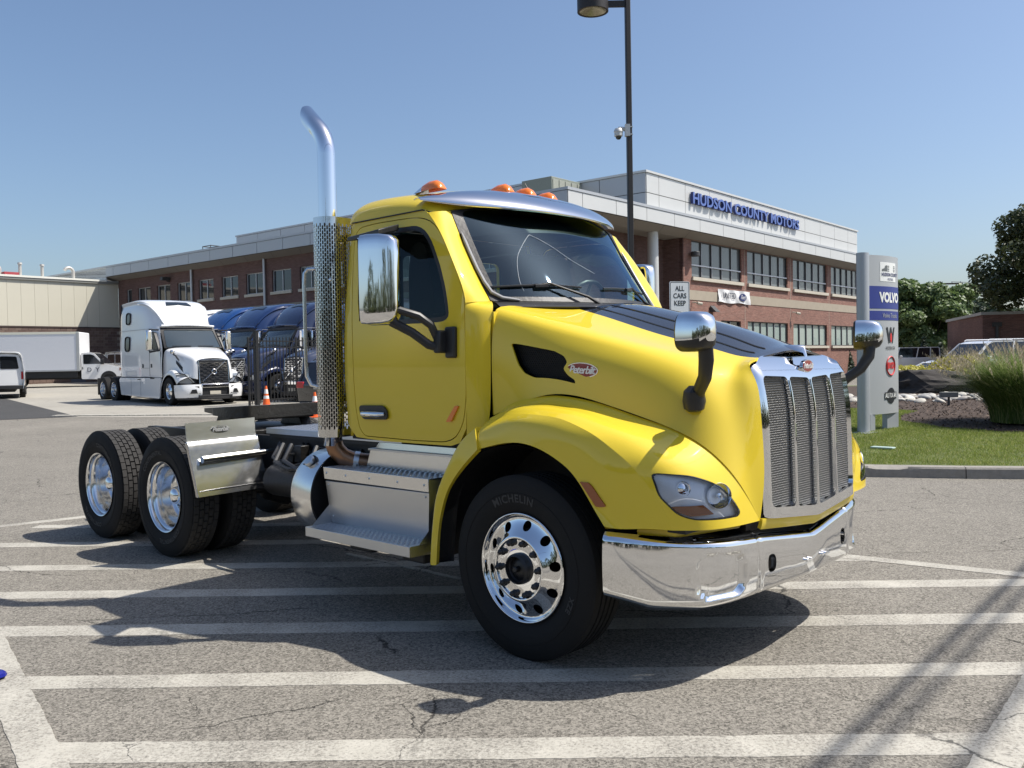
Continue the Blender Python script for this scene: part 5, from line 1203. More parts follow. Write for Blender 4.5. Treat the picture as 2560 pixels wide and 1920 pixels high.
# sunny face
bays=[(12.05,17.9),(18.65,24.4),(25.25,31.0),(31.8,37.4)]
up=[R_(a,b,5.79,7.70) for a,b in bays]; low=[R_(a,b,2.19,3.60) for a,b in bays[1:]]+[R_(15.3,17.75,0.1,3.58)]
wall_y('brick_wall',.9,R_(11.1,38.0,0,7.73),up+low,M_brk)
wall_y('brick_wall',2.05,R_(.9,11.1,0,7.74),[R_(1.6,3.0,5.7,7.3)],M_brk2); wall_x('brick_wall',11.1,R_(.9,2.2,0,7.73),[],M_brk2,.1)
mb=MB(); mb.bx(.9,1.0,.9,2.05,0,7.73); mb.build('brick_pier',M_brk2,BLD,ang=None)
wall_x('brick_wall',38.0,R_(.9,15,0,8.5),[],M_brk)
def glazed(a,b,z0,z1,n,pm,trans=None,y=1.02):
    w=MB()
    for (x0,x1,q0,q1) in ((a,b,z1-.05,z1),(a,b,z0,z0+.05),(a,a+.06,z0,z1),(b-.06,b,z0,z1)): w.bx(x0,x1,y-.04,y+.04,q0,q1)
    o=w.build('window_frame',M_mulld,BLD,ang=None)
    for i in range(1,n): m_=MB(); q=a+(b-a)*i/n; m_.bx(q-.035,q+.035,y-.045,y+.04,z0+.05,z1-.05); m_.build('mullion',M_mulld,o,ang=None); m_=MB(); m_.bx(q+.036,q+.062,y-.05,y+.04,z0+.05,z1-.05); m_.build('mullion_edge',M_mull,o,ang=None)
    if trans: m_=MB(); m_.bx(a,b,y-.075,y-.046,trans-.035,trans+.035); m_.build('transom',M_mullw,o,ang=None)
    zs=[z0+.05,trans,z1-.05] if trans else [z0+.05,z1-.05]
    for i in range(n):
        for j in range(len(zs)-1):
            x0=a+(b-a)*i/n;x1=a+(b-a)*(i+1)/n; t=random.uniform(-.01,.01); p_=MB(); p_.add([(x0,y+.02,zs[j]),(x1,y+.02+t,zs[j]),(x1,y+.02+t,zs[j+1]),(x0,y+.02,zs[j+1])],[(0,1,2,3)]); p_.build('pane',pm,o,ang=None,fix=False)
M_mullw=simple('white transom',(.72,.73,.74),.5)
for a,b in bays:
    glazed(a,b,5.79,7.70,5,M_pgr,6.42); s_=MB(); s_.bx(a-.05,b+.1,.78,.9,5.60,5.785); s_.build('window_sill',M_sill,BLD,ang=None,bevel=.01)
for a,b in bays[1:]:
    glazed(a,b,2.19,3.60,6 if a<20 else 5,M_pgn); s_=MB(); s_.bx(a-.05,b+.1,.78,.9,2.03,2.185); s_.build('window_sill',M_sill,BLD,ang=None)
glazed(15.3,17.75,.1,3.58,2,M_pdk); glazed(1.6,3.0,5.7,7.3,2,M_pdk,None,2.15)
mb=MB(); mb.bx(11.08,38.02,.875,.9,4.58,5.09); mb.build('stone_band',M_band,BLD,ang=None)
mb=MB(); mb.cyl((8.35,1.0,0),(8.35,1.0,7.76),.27,n=32); mb.build('column',M_metw,BLD)
for x in (24.83,31.4,18.3): 
    mb=MB(); mb.bx(x-.012,x+.012,.893,.9,2.0,7.7); mb.build('brick_joint',M_sill,BLD,ang=None)
# penthouse
xs_u=[6.76,7.9]+[7.9+2.57*k for k in range(1,11)]+[35.5]
panels_y(0.35,xs_u,9.42,10.36,M_metw,'parapet_panel'); panels_y(.35,xs_u,8.72,9.42,M_metw,'parapet_panel')
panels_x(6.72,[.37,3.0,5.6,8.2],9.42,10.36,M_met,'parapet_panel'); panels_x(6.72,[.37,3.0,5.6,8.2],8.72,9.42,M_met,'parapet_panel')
mb=MB(); mb.bx(6.77,35.5,.40,8.2,8.72,10.34); mb.build('parapet_core',M_dkm,BLD,ang=None)
mb=MB(); mb.bx(6.66,35.6,.29,8.3,10.36,10.46); mb.build('parapet_cap',M_metw,BLD,ang=None)
yl=[6.5+2.53*k for k in range(10)]; yl=[y for y in yl if y<30.9]+[31.8]
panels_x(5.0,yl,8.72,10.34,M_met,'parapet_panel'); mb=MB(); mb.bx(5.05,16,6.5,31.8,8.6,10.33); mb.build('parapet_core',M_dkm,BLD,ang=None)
mb=MB(); mb.bx(4.95,16,6.45,31.85,10.34,10.44); mb.build('parapet_cap',M_met,BLD,ang=None)
# letters
M_ltr=simple('blue sign face',(.10,.16,.42),.4); M_lts=simple('blue sign return',(.02,.035,.16),.5)
vs,fs=text_mesh('HUDSON COUNTY MOTORS',.86,.075,bold=.022,spacing=1.02)
V_=np.array(vs); w_=V_[:,0].max()-V_[:,0].min(); xs0=V_[:,0].min(); k_=(24.54-10.95)/w_; h_=V_[:,1].max()-V_[:,1].min(); kz=.60/h_
x=10.95; W3=[(10.95+(a-xs0)*k_,.235-c*1.0,9.64+b*kz) for a,b,c in vs]
# split into single letters by connected parts in x
par=list(range(len(vs)))
def fd(i):
    while par[i]!=i: par[i]=par[par[i]]; i=par[i]
    return i
for f in fs:
    for i in f[1:]: par[fd(i)]=fd(f[0])
grp={}
for f in fs: grp.setdefault(fd(f[0]),[]).append(f)
items=[]
for kx,ff in grp.items():
    xx=[W3[i][0] for f in ff for i in f]; items.append((min(xx),max(xx),ff))
items.sort(); merged=[]
for a,b,ff in items:
    if merged and a<merged[-1][1]-.03: merged[-1][1]=max(b,merged[-1][1]); merged[-1][2]+=ff
    else: merged.append([a,b,list(ff)])
for a,b,ff in merged:
    idx=sorted({i for f in ff for i in f}); mp={i:n for n,i in enumerate(idx)}; mb=MB(); mb.v=[W3[i] for i in idx]
    for f in ff:
        P=[Vector(W3[i]) for i in f]; n=(P[1]-P[0]).cross(P[2]-P[0]); mb.f.append(tuple(mp[i] for i in f)); mb.m.append(0 if abs(n.normalized().y)>.7 else 1)
    mb.build('sign_letter',[M_ltr,M_lts],BLD,ang=None,fix=False)
# wall lamps, cameras
def wall_lamp(x,y,z,d,lab,nm='wall_lamp'):
    t=thing(nm,lab,'wall lamp',bw(x,y,z),BY); mb=MB()
    if d=='y': mb.cyl((0,-.25,-.12),(0,-.25,.12),.24,n=20); 
    else: mb.box((-.35,0,.0),(.55,.34,.22))
    mb.build('lamp_head',M_dkm,t,bevel=.02); mb=MB()
    mb.tube([(0,0,-.1),(0,-.05,0)] if d=='y' else [(0,0,-.2),(-.2,0,-.15),(-.25,0,0)],.04,8); mb.build('lamp_arm',M_dkm,t)
wall_lamp(11.9,.85,6.93,'y','dark drum lamp on the brick pier beside the first large window')
wall_lamp(.9,33.3,7.35,'x','black box floodlight under the eave of the shaded brick wing')
t=thing('roof_hatch_rail','small grey guard rail standing on the shaded wing roof edge','rail',bw(.8,28.6,8.55),BY); mb=MB()
for (y0,y1) in ((-.45,.45),): mb.tube([(0,y0,0),(0,y0,.52),(0,y1,.52),(0,y1,0)],.03,6); mb.tube([(.6,y0,0),(.6,y0,.52),(0,y0,.52)],.03,6); mb.tube([(.6,y0,.52),(.6,y1,.52),(0,y1,.52)],.03,6)
mb.build('rail_tube',M_dkm,t)
t=thing('rooftop_unit','grey green boxy air handling unit on the roof left of the parapet','air conditioner',bw(4.31,4.1,8.55),BY)
mb=MB(); mb.bx(0,2.5,0,1.85,0,1.82); mb.build('housing',simple('unit paint',(.22,.24,.20),.6,var=.1),t,bevel=.02)
for k in range(5): mb=MB(); mb.bx(.08+.5*k,.52+.5*k,-.03,0,.1,1.7); mb.build('access_panel',simple('unit panel%d'%k,(.30,.31,.26),.6,var=.1),t,ang=None,bevel=.01)
mb=MB(); mb.add([(-.02,.3,.4),(-.45,.3,.3),(-.45,1.3,.3),(-.02,1.3,.4),(-.02,.3,1.1),(-.02,1.3,1.1)],[(0,1,2,3),(1,4,5,2),(0,4,1),(3,2,5)]); mb.build('intake_hood',simple('hood paint',(.25,.27,.23),.6),t)
# banner and camera on the sunny wall
t=thing('banner','white UNITED banner with blue oval logo hanging on the stone band','banner',bw(16.85,.84,4.93),BY)
ban=Patch([[(x,-.02-.03*math.sin(x*5+z*7),z+(.03*math.sin(x*2.5) if j==0 else 0)) for j,z in enumerate((-.36,-.12,.12,.36))] for x in np.linspace(-1.98,1.98,12)])
trim('banner_cloth',lambda a,b:ban(a,b),[(0,0),(11,0),(11,3),(0,3)],(),(.3,.3),.004,simple('banner cloth',(.72,.72,.72),.7),t,solid=True)
M_navy=simple('navy print',(.015,.025,.12),.5); M_prt=simple('dark print',(.03,.035,.06),.6)
mb=MB(); put_text(mb,'UNITED',.46,lambda x,y,h:(-.75+x*.95,-.075-h,0.02+y),ext=.004); mb.build('lettering',M_prt,t,ang=None)
mb=MB(); oval(mb,.46,.21,lambda x,y,h:(.92+x,-.07-h,y),0,.01); o=mb.build('logo_oval',M_navy,t); mb=MB(); put_text(mb,'Ford',.34,lambda x,y,h:(.92+x,-.085-h,y),ext=.003,shear=.4,spacing=.85); mb.build('lettering',simple('print white',(.7,.7,.7),.6),o,ang=None)
def cam_small(x,z,lab,size=1):
    t=thing('security_camera',lab,'security camera',bw(x,.88,z),BY); mb=MB(); mb.cyl((0,-.28*size,0),(.25*size,-.42*size,-.05),.08*size,n=10); mb.build('camera_body',M_sill,t); mb=MB(); mb.tube([(0,.0,.05),(0,-.15,.05),(.05,-.3*size,.0)],.03,6); mb.build('bracket',M_sill,t)
cam_small(25.0,4.25,'small pale camera on the brick between the two lower windows')
cam_small(12.05,4.40,'small pale camera on the brick right beside the white sign')
t=thing('door_lamp','small black canopy lamp above the entrance door on the brick','wall lamp',bw(14.2,.85,4.0),BY); mb=MB(); mb.add([(-.25,-.35,0),(.25,-.35,0),(.25,0,0),(-.25,0,0),(-.25,0,.35),(.25,0,.35)],[(0,1,2,3),(0,4,5,1),(0,3,4),(1,5,2),(3,2,5,4)]); mb.build('lamp_shade',M_dkm,t,ang=None)
# ---------------- garage wing (faces the sun)
GAR=thing('garage_building','low beige panelled garage with brown block base behind the box truck','building',bw(0,40.4,0),BY)
M_blk1=simple('brown block',(.155,.105,.085),.9,var=.25,vscale=5); M_mort=simple('mortar',(.27,.23,.20),.95); M_beig=simple('beige siding',(.56,.53,.43),.6,var=.04,vscale=.6)
mb=MB(); mb.bx(-16,.9,.02,.3,0,4.33); mb.build('mortar_bed',M_mort,GAR,ang=None)
bm_=None; bc=0; hh=.205; bl=.41
mb=MB(); mb.bx(-bl/2+.007,bl/2-.007,-.012,.02,-hh/2+.007,hh/2-.007); proto=mb.build('brick',M_blk1,GAR,ang=None); first=True
M_bvar=[simple('brown block %d'%k,c,.9,var=.2,vscale=5) for k,c in enumerate([(.155,.105,.085),(.135,.09,.075),(.175,.125,.10)])]
me_v=[]
for k in range(3):
    m2=proto.data.copy(); m2.materials.clear(); m2.materials.append(M_bvar[k]); me_v.append(m2)
rest=MB(); rb=random.Random(1)
for r in range(21):
    z=4.33-hh*(r+.5)
    for c in range(42):
        x=.9-bl*(c+.5)-(bl/2 if r%2 else 0)
        if x<-15.8: continue
        if (x>-4.0 and r<15) or r<3 and x>-7.5:
            if first: o=proto; first=False
            else: o=bpy.data.objects.new('brick',proto.data); COL.objects.link(o); o.parent=GAR
            o.data=me_v[rb.randrange(3)]; o.location=(x,0,z); bc+=1
        else: rest.bx(x-bl/2+.007,x+bl/2-.007,-.012,.02,z-hh/2+.007,z+hh/2-.007)
rest.build('block_courses',M_blk1,GAR,ang=None,kind='stuff')
mb=MB(); mb.bx(-16,.9,-.05,.02,4.33,4.42); mb.build('ledge_flashing',simple('brown flashing',(.06,.04,.035),.6),GAR,ang=None)
x=.9-.50
mb=MB(); mb.bx(-.50,.88,-.0,.1,4.42,7.45); mb.build('siding_panel',M_beig,GAR,ang=None)
for k in range(18):
    mb=MB(); x1=-.51-.855*k; mb.bx(x1-.855+.012,x1,-.0,.1,4.42,7.45); mb.build('siding_panel',M_beig,GAR,ang=None)
mb=MB(); mb.bx(-16,.9,.03,.3,4.4,7.5); mb.build('wall_core',M_dkm,GAR,ang=None)
mb=MB(); mb.bx(-16,.88,-.12,.25,7.45,7.60); mb.build('gutter',simple('gutter grey',(.22,.22,.20),.5),GAR,ang=None)
mb=MB(); mb.bx(-16,-.0,-.16,14,7.60,7.73); mb.build('roof_edge',simple('white roof edge',(.75,.74,.66),.5),GAR,ang=None)
mb=MB(); mb.bx(.0,.88,-.16,14,7.58,7.68); mb.build('roof_edge',simple('grey roof edge',(.25,.27,.28),.5),GAR,ang=None)
mb=MB(); mb.bx(-1.0,-.72,-.10,-.01,2.35,2.55); mb.build('wall_box',M_sill,GAR,ang=None)
mb=MB(); mb.bx(-2.6,-1.6,-.05,-.01,.2,2.1); mb.build('service_door',simple('grey door',(.10,.11,.13),.6),GAR,ang=None)
# metal clad end of wing, beyond the fascia, above the garage roof
mb=MB(); mb.bx(.05,.12,40.4,55,7.7,8.6); mb.build('end_cladding',M_metw,BLD,ang=None)
def roof_pipe(x,y,h,kind,lab):
    t=thing('roof_vent_pipe',lab,'vent pipe',bw(x,y,7.7),BY); m_=simple('galvanised pipe',(.50,.48,.44),.45,metal=.3); mb=MB()
    if kind=='cap': mb.cyl((0,0,0),(0,0,h),.10,n=14); mb.cyl((0,0,h-.02),(0,0,h+.10),.15,.13,14); mb.build('pipe',m_,t)
    else:
        r=.30; P=[(0,0,0),(0,0,h-r)]+[(-r+r*math.cos(a),0,h-r+r*math.sin(a)) for a in np.linspace(.2,2.75,9)]; mb.tube(P,.11,14); mb.build('gooseneck_pipe',m_,t)
roof_pipe(-2.0,40.9,.78,'goose','curved gooseneck vent pipe nearest the brick wing on the garage roof')
roof_pipe(-4.05,40.9,.80,'cap','straight capped vent pipe right of the red roof box'); roof_pipe(-5.45,40.9,.82,'cap','straight capped vent pipe just beside the red roof box')
roof_pipe(-6.9,40.9,.85,'cap','capped vent pipe at the left edge of the photo'); roof_pipe(-6.55,41.3,.72,'goose','curved vent pipe left of the red roof box')
t=thing('roof_box','low dark red box on the garage roof behind the vent pipes','roof box',bw(-6.0,41.0,7.72),BY); mb=MB(); mb.bx(-.45,.45,-.2,.5,0,.24); mb.build('box_body',simple('dark red',(.30,.04,.05),.6),t,bevel=.01)
# ================================================================ OTHER VEHICLES
def simple_wheel(par,x,y,z,R,W,side,rimm,rimR=.58,dual=False,deep=False,n=36):
    w=bpy.data.objects.new('wheel',None); COL.objects.link(w); w.parent=par; w.location=(x,y,z); w.empty_display_size=.1
    fl=Matrix.Scale(-1,4,(0,1,0)) if side<0 else Matrix.Identity(4); rr=R*rimR
    for k in range(2 if dual else 1):
        mb=MB(); yc=-W/2-k*(W+.05); mb.lathe([(rr,yc-W*.42),(R*.80,yc-W*.5),(R*.95,yc-W*.46),(R,yc-W*.36),(R,yc+W*.36),(R*.95,yc+W*.46),(R*.80,yc+W*.5),(rr,yc+W*.42)],n,fl); mb.build('tyre',M_rub,w,ang=30)
    mb=MB()
    if deep: mb.lathe([(rr+.005,-.01),(rr*.97,-.02),(rr*.9,-W*.7),(rr*.75,-W*.8),(rr*.35,-W*.8),(rr*.33,-W*.45),(rr*.2,-W*.35),(0,-W*.3)],n,fl)
    else: mb.lathe([(rr+.01,-.03),(rr*.95,-.035),(rr*.90,-.06),(rr*.62,-.03),(rr*.50,-.0),(rr*.45,-.02),(rr*.2,-.02),(rr*.18,.02),(0,.03)],n,fl)
    mb.build('rim',rimm,w,ang=40)
    if not deep:
        for k in range(8):
            a=2*math.pi*k/8; mb=MB(); mb.lathe([(0,0),(rr*.10,-.002)],10,fl@Matrix.Translation((rr*.76*math.cos(a),-.040,rr*.76*math.sin(a)))); mb.build('hand_hole',M_frm,w,ang=None)
    return w
def slab(name,f,ar,br,na,nb,mt,par,**k):
    for mir in (False,True): gridsurf(name,f,ar,br,na,nb,mt,par,mirror=mir,**k)
M_stw=simple('truck white',(.78,.78,.77),.28,coat=1,back=(.03,.03,.03)); M_glk=simple('dark truck glass',(.016,.022,.026),.06,spec=.8)
M_glb=simple('windshield dark',(.035,.05,.06),.07,spec=1.0); M_gchr=chrome('truck chrome',(.8,.8,.8),.10); M_hl=simple('grey headlamp',(.30,.33,.36),.12,coat=1,metal=.3)
FLW=True
def make_sleeper(name,label,loc,rz,paint,group):
    t=thing(name,label,'truck',loc,rz,group)
    # --- sleeper + cab upper shell
    st_=[(-4.66,1.16,3.84,.0),(-4.62,1.235,3.93,.0),(-3.9,1.24,3.97,0),(-3.1,1.24,3.98,0),(-2.5,1.24,3.93,.02),(-2.05,1.235,3.80,.05),(-1.7,1.225,3.58,.09),(-1.42,1.21,3.30,.12),(-1.24,1.20,3.02,.14),(-1.17,1.195,2.90,.15)]
    P=[]
    for x,w,zr,fr in st_:
        zs=max(2.60,zr-.40); nar=.055+.55*fr; f=fr*2.2
        P.append([(x-f*.9,w,1.02),(x-f*.9,w+.004,1.6),(x-f*.8,w+.002,2.2),(x-f*.7,w-.02,2.60 if zs>2.7 else 2.5),(x-f*.35,w-nar*.75,(zs+2.62)/2 if zs>2.7 else 2.62),(x-f*.1,w-nar*1.35,zs+.02),(x,w-nar*2.1,zr-.17),(x+.02,w-nar*3.2,zr-.035),(x+.05,w*.28,zr),(x+.06,0,zr+.005)])
    PS=Patch([[(a,-b,c) for a,b,c in r] for r in P]); f=lambda a,b:PS(a,b)
    slab('sleeper_body',f,(0,9),(0,9),37,28,paint,t,flip=True)
    mb=MB(); mb.bx(-4.68,-4.63,-1.17,1.17,1.0,3.86); mb.build('sleeper_back',M_frm,t,bevel=.02)
    # door section in front of the shell
    Dp=Patch([[(x,-y,z) for x,y,z in r] for r in ([(-1.60,1.236,1.02),(-1.60,1.24,1.6),(-1.56,1.236,2.15),(-1.50,1.21,2.55),(-1.40,1.15,2.86)],[(-1.0,1.236,1.0),(-1.0,1.238,1.6),(-1.0,1.22,2.10),(-1.10,1.17,2.45),(-1.22,1.10,2.84)],[(-.50,1.22,1.0),(-.50,1.21,1.6),(-.55,1.16,2.02),(-.78,1.11,2.40),(-1.08,1.03,2.83)])])
    slab('cab_side',lambda a,b:Dp(a,b),(0,2),(0,4),12,18,paint,t)
    for sy in (-1,1):
        def sidepanel(nm,poly,y,mt,th=.03,r=.06): mb=MB(); mb.prism(rnd(poly,r,3),y*sy,(y-th)*sy); return mb.build(nm,mt,t,ang=30)
        for (a,b,c,d_) in ((-4.02,-3.52,3.02,3.50),(-4.10,-3.55,1.98,2.58)):
            fo=lambda p,q,k: (lambda P: P+np.array([0,-k,0]))(f(p,q))
            for nm_,g_,k_,mt_ in (('sleeper_window',0,.014,M_frm),('sleeper_glass',.05,.020,M_glk)):
                ab=inv(f,[(a+g_,c+g_),(b-g_,c+g_),(b+.02-g_,d_-g_),(a+.02+g_,d_-g_)],(0,9),(0,7)); trim(nm_,(lambda p,q,k=k_:f(p,q)+np.array([0,-k,0])),rnd(ab,.3,3),(),(.3,.3),.02,mt_,t,flip=FLW,mirror=sy>0)
        DW=[(-1.52,2.02),(-.66,1.98),(-.72,2.12),(-1.10,2.66),(-1.50,2.72)]
        mb=MB(); mb.prism(rnd(DW,.06,3),1.250*sy,1.16*sy); mb.build('door_window',M_frm,t); mb=MB(); mb.prism(rnd([(-1.46,2.07),(-.80,2.04),(-.84,2.16),(-1.14,2.60),(-1.44,2.66)],.05,3),1.253*sy,1.24*sy); mb.build('door_glass',M_glk,t)
        mb=MB(); mb.bx(-1.62,-1.612,1.243*sy,1.20*sy,1.05,2.8); mb.bx(-.60,-.592,1.225*sy,1.20*sy,1.05,1.95); mb.bx(-2.5,-1.6,1.243*sy,1.235*sy,1.34,1.348); mb.build('door_gap',M_frm,t,ang=None)
        for x in (-1.5,-2.35): mb=MB(); mb.bx(x,x+.14,1.245*sy,1.25*sy,1.36,1.50); mb.build('latch_recess',M_frm,t)
        mb=MB(); mb.bx(-4.62,-1.2,1.238*sy,1.243*sy,2.795,2.81); mb.build('body_seam',M_met,t,ang=None)
        # mirrors
        mb=MB(); mb.bx(-.98,-.80,1.40*sy,1.62*sy,1.98,2.72); mb.build('side_mirror',M_gchr,t,bevel=.05); mb=MB(); mb.tube([(-.9,1.15*sy,2.74),(-.9,1.5*sy,2.74)],.03,6); mb.tube([(-.7,1.18*sy,2.0),(-.88,1.5*sy,1.93),(-.9,1.5*sy,2.0)],.035,6); mb.build('mirror_arm',M_plb,t)
        # skirts
        mb=MB(); mb.prism(rnd([(-4.75,.98),(-4.9,.92),(-4.72,.30),(-.78,.22),(-.70,.6),(-.62,.98)],.06,3),1.235*sy,1.18*sy); mb.build('side_skirt',paint,t,bevel=.01)
        mb=MB(); mb.bx(-2.9,-2.6,1.236*sy,1.24*sy,.90,.94); mb.bx(-1.6,-1.2,1.236*sy,1.24*sy,.94,.99); mb.build('skirt_slot',M_frm,t,ang=None)
        for x in (-2.6,-3.6): mb=MB(); mb.bx(x,x+.01,1.236*sy,1.238*sy,.28,.95); mb.build('skirt_gap',M_frm,t,ang=None)
    # windshield
    Wp=Patch([[(x0+(x1-x0)*k,y*(1+(wr-1)*k),z0+(z1-z0)*k) for (y,x0,x1,z0,z1,wr) in [(yy,-.22-.30*abs(yy/1.1)**2,-1.02-.10*abs(yy/1.1)**2,2.05,2.86,.93) for yy in np.linspace(-1.1,1.1,7)]] for k in (0,.33,.66,1)])
    trim('windshield',lambda a,b:Wp(a,b),[(0,0),(3,0),(3,6),(0,6)],(),(.3,.4),.0,M_glb,t,flip=False)
    trim('windshield_seal',lambda a,b:Wp(a,b)+np.array([.006,0,.004]),[(-0,0),(0,6),(3,6),(3,0)],[rnd([(.12,.22),(.12,5.78),(2.55,5.72),(2.55,.28)],.2)],(.2,.3),.01,M_frm,t,flip=False)
    mb=MB(); mb.tube([(-1.02,-1.0,2.89),(-.93,-.5,2.92),(-.90,0,2.93),(-.93,.5,2.92),(-1.02,1.0,2.89)],.045,8); mb.build('visor_edge',paint,t)
    # roof fairing window and swoosh ridges
    mb=MB(); q=[(-1.985,.42,3.79),(-1.985,-.42,3.79),(-1.78,-.52,3.675),(-1.78,.52,3.675)]
    fw_=inv(f,[( -2.10,-.40,3.83),(-2.10,0,3.84),(-1.86,0,3.70),(-1.80,-.50,3.66)],(4,8),(6,9),comps=(0,1))
    slabw=lambda a,b:f(a,b)+np.array([.012,0,.014])
    trim('roof_window',slabw,fw_,(),(.2,.2),0,M_glk,t,flip=True); trim('roof_window',slabw,fw_,(),(.2,.2),0,M_glk,t,flip=True,mirror=True)
    for sy in (1,-1):
        pts=f(np.linspace(3.0,8.2,14),np.linspace(5.9,6.9,14)); pts[:,1]*=sy; mb=MB(); mb.tube(pts,[.01]+[.05]*12+[.01],8); mb.build('fairing_ridge',paint,t)
    # hood
    Hh=[[(-.62,-1.16,1.0),(-.58,-1.14,1.5),(-.55,-1.10,1.88),(-.45,-.95,2.04),(-.28,-.5,2.08),(-.2,0,2.09)],
        [(.0,-1.02,1.15),(.0,-1.0,1.5),(.0,-.95,1.80),(.03,-.80,1.96),(.06,-.42,2.02),(.06,0,2.04)],
        [(.5,-.93,1.12),(.5,-.88,1.45),(.5,-.82,1.70),(.5,-.70,1.84),(.5,-.38,1.90),(.5,0,1.93)],
        [(.92,-.82,1.0),(.92,-.76,1.36),(.91,-.71,1.58),(.90,-.62,1.71),(.90,-.34,1.77),(.90,0,1.79)],
        [(1.10,-.70,.95),(1.08,-.66,1.32),(1.05,-.63,1.52),(1.02,-.57,1.63),(1.03,-.32,1.69),(1.04,0,1.705)],
        [(1.17,-.60,.92),(1.14,-.585,1.30),(1.10,-.575,1.50),(1.07,-.54,1.60),(1.08,-.30,1.655),(1.09,0,1.67)]]
    Hp=Patch(Hh); slab('hood',lambda a,b:Hp(a,b),(0,5),(0,5),26,22,paint,t,flip=True)
    # fender
    Fh=[];
    for k in range(9):
        a=math.radians(165-19*k); ca,sa=math.cos(a),math.sin(a); rx=.64; 
        x=rx*ca+ (.03*k); z=.52+.60*sa+.05; fr=max(0,(k-4)/4)
        inn=(x*.93,-(.98-.03*k) ,z+.12-.02*k); Fh.append([inn,(x*.99+.03*fr,-1.10,z+.10),(x+.02*fr,-1.20,z+.02),(x*.97,-1.215,z-.08)])
    Fh.append([(1.02,-.80,1.02),(1.06,-.98,.98),(.92,-1.17,.86),(.78,-1.2,.74)])
    Fh=Fh[:7]+Fh[-1:]
    Fp=Patch(Fh); slab('fender',lambda a,b:Fp(a,b),(0,7),(0,3),30,12,paint,t)
    for sy in (-1,1):
        # headlamp
        mb=MB(); mb.add([(.66,-1.20*-sy if False else 1.19*sy,1.10),(.98,1.00*sy,1.12),(1.10,.74*sy,.80),(1.02,.86*sy,.76),(.80,1.17*sy,.80),(.62,1.05*sy,1.12),(.9,.8*sy,1.1),(1.0,.6*sy,.8)],[(0,1,2,3,4),(0,5,6,1),(1,6,7,2)]); mb.build('headlight',M_hl,t,ang=20)
        mb=MB(); mb.tube([(.64,1.21*sy,1.13),(.82,1.14*sy,1.15),(.99,.99*sy,1.10),(1.12,.73*sy,.79)],.018,6); mb.build('headlight_edge',M_plb,t)
        # bumper corner
        Bc=Patch([[(.60,-1.235,.72),(.62,-1.24,.50),(.66,-1.22,.27)],[(.85,-1.20,.73),(.87,-1.20,.50),(.88,-1.16,.27)],[(1.06,-1.00,.74),(1.10,-1.0,.5),(1.08,-.96,.27)],[(1.20,-.66,.74),(1.25,-.66,.5),(1.20,-.64,.27)],[(1.24,-.5,.74),(1.29,-.5,.5),(1.24,-.5,.27)]])
        gridsurf('bumper_corner',lambda a,b:Bc(a,b),(0,4),(0,2),16,8,paint,t,mirror=sy>0,flip=False)
        mb=MB(); mb.add([(1.17,.80*sy,.66),(1.255,.60*sy,.68),(1.275,.56*sy,.40),(1.14,.92*sy,.40)],[(0,1,2,3)]); mb.build('fog_bezel',M_gchr,t,ang=None); mb=MB(); mb.add([(1.20,.84*sy,.56),(1.262,.70*sy,.57),(1.268,.66*sy,.42),(1.185,.90*sy,.42)],[(0,1,2,3)]); mb.build('fog_lamp',M_frm,t,ang=None)
        # hood mirror + air intake
        mb=MB(); mb.tube([(.10,1.02*sy,1.82),(.28,1.02*sy,1.78),(.42,1.0*sy,1.66),(.46,.97*sy,1.60)],[.03,.03,.03,.02],6); mb.build('hood_mirror_arm',M_plb,t); mb=MB(); mb.bx(.0,.18,.98*sy,1.12*sy,1.84,1.98); mb.build('hood_mirror',M_gchr,t,bevel=.04)
        mb=MB(); mb.add([(.20,.975*sy,1.62),(.62,.865*sy,1.30),(.66,.885*sy,1.14),(.44,.935*sy,1.30),(.22,.985*sy,1.50)],[(0,1,2,3,4)]); mb.build('side_intake',M_frm,t,ang=None)
    mb=MB(); mb.bx(1.235,1.29,-.50,.50,.62,.755); mb.build('bumper_bar',M_gchr,t,bevel=.02); mb=MB(); mb.bx(1.18,1.22,-.5,.5,.36,.64); mb.build('bumper_intake',M_frm,t); mb=MB(); mb.bx(1.0,1.30,-.62,.62,.26,.36); mb.prism([(.70,-1.19),(1.08,-.98),(1.30,-.5),(1.30,.5),(1.08,.98),(.70,1.19),(.6,1.0),(.6,-1.0)],.20,.275,axis='z'); mb.build('bumper_lip',M_plb,t,bevel=.01)
    mb=MB(); mb.bx(1.2,1.25,-.2,.2,.38,.50); mb.build('plate_holder',M_sill,t)
    # grille
    mb=MB(); mb.add([(1.19,-.53,.78),(1.19,.53,.78),(1.11,.53,1.58),(1.11,-.53,1.58),(1.0,-.53,.78),(1.0,.53,.78),(1.0,.53,1.58),(1.0,-.53,1.58)],[(0,1,2,3),(0,4,7,3),(1,5,6,2),(3,2,6,7)]); o=mb.build('grille',M_frm,t,ang=None)
    gxx=lambda z:1.19-.08*(z-.78)/.8+.006
    mb=MB(); fr=[(gxx(.78),-.545,.765),(gxx(.78),.545,.765),(gxx(1.58),.545,1.60),(gxx(1.58),-.545,1.60)]; mb.tube(fr,.020,6,closed=True); mb.build('grille_frame',M_gchr,o)
    for k in range(10):
        z=.83+.073*k; mb=MB(); mb.tube([(gxx(z)+.006,y,z+.012*(1 if (j//2+k)%2 else -1)) for j,y in enumerate(np.linspace(-.51,.51,15))],.011,4); mb.build('grille_bar',M_gchr,o,ang=None)
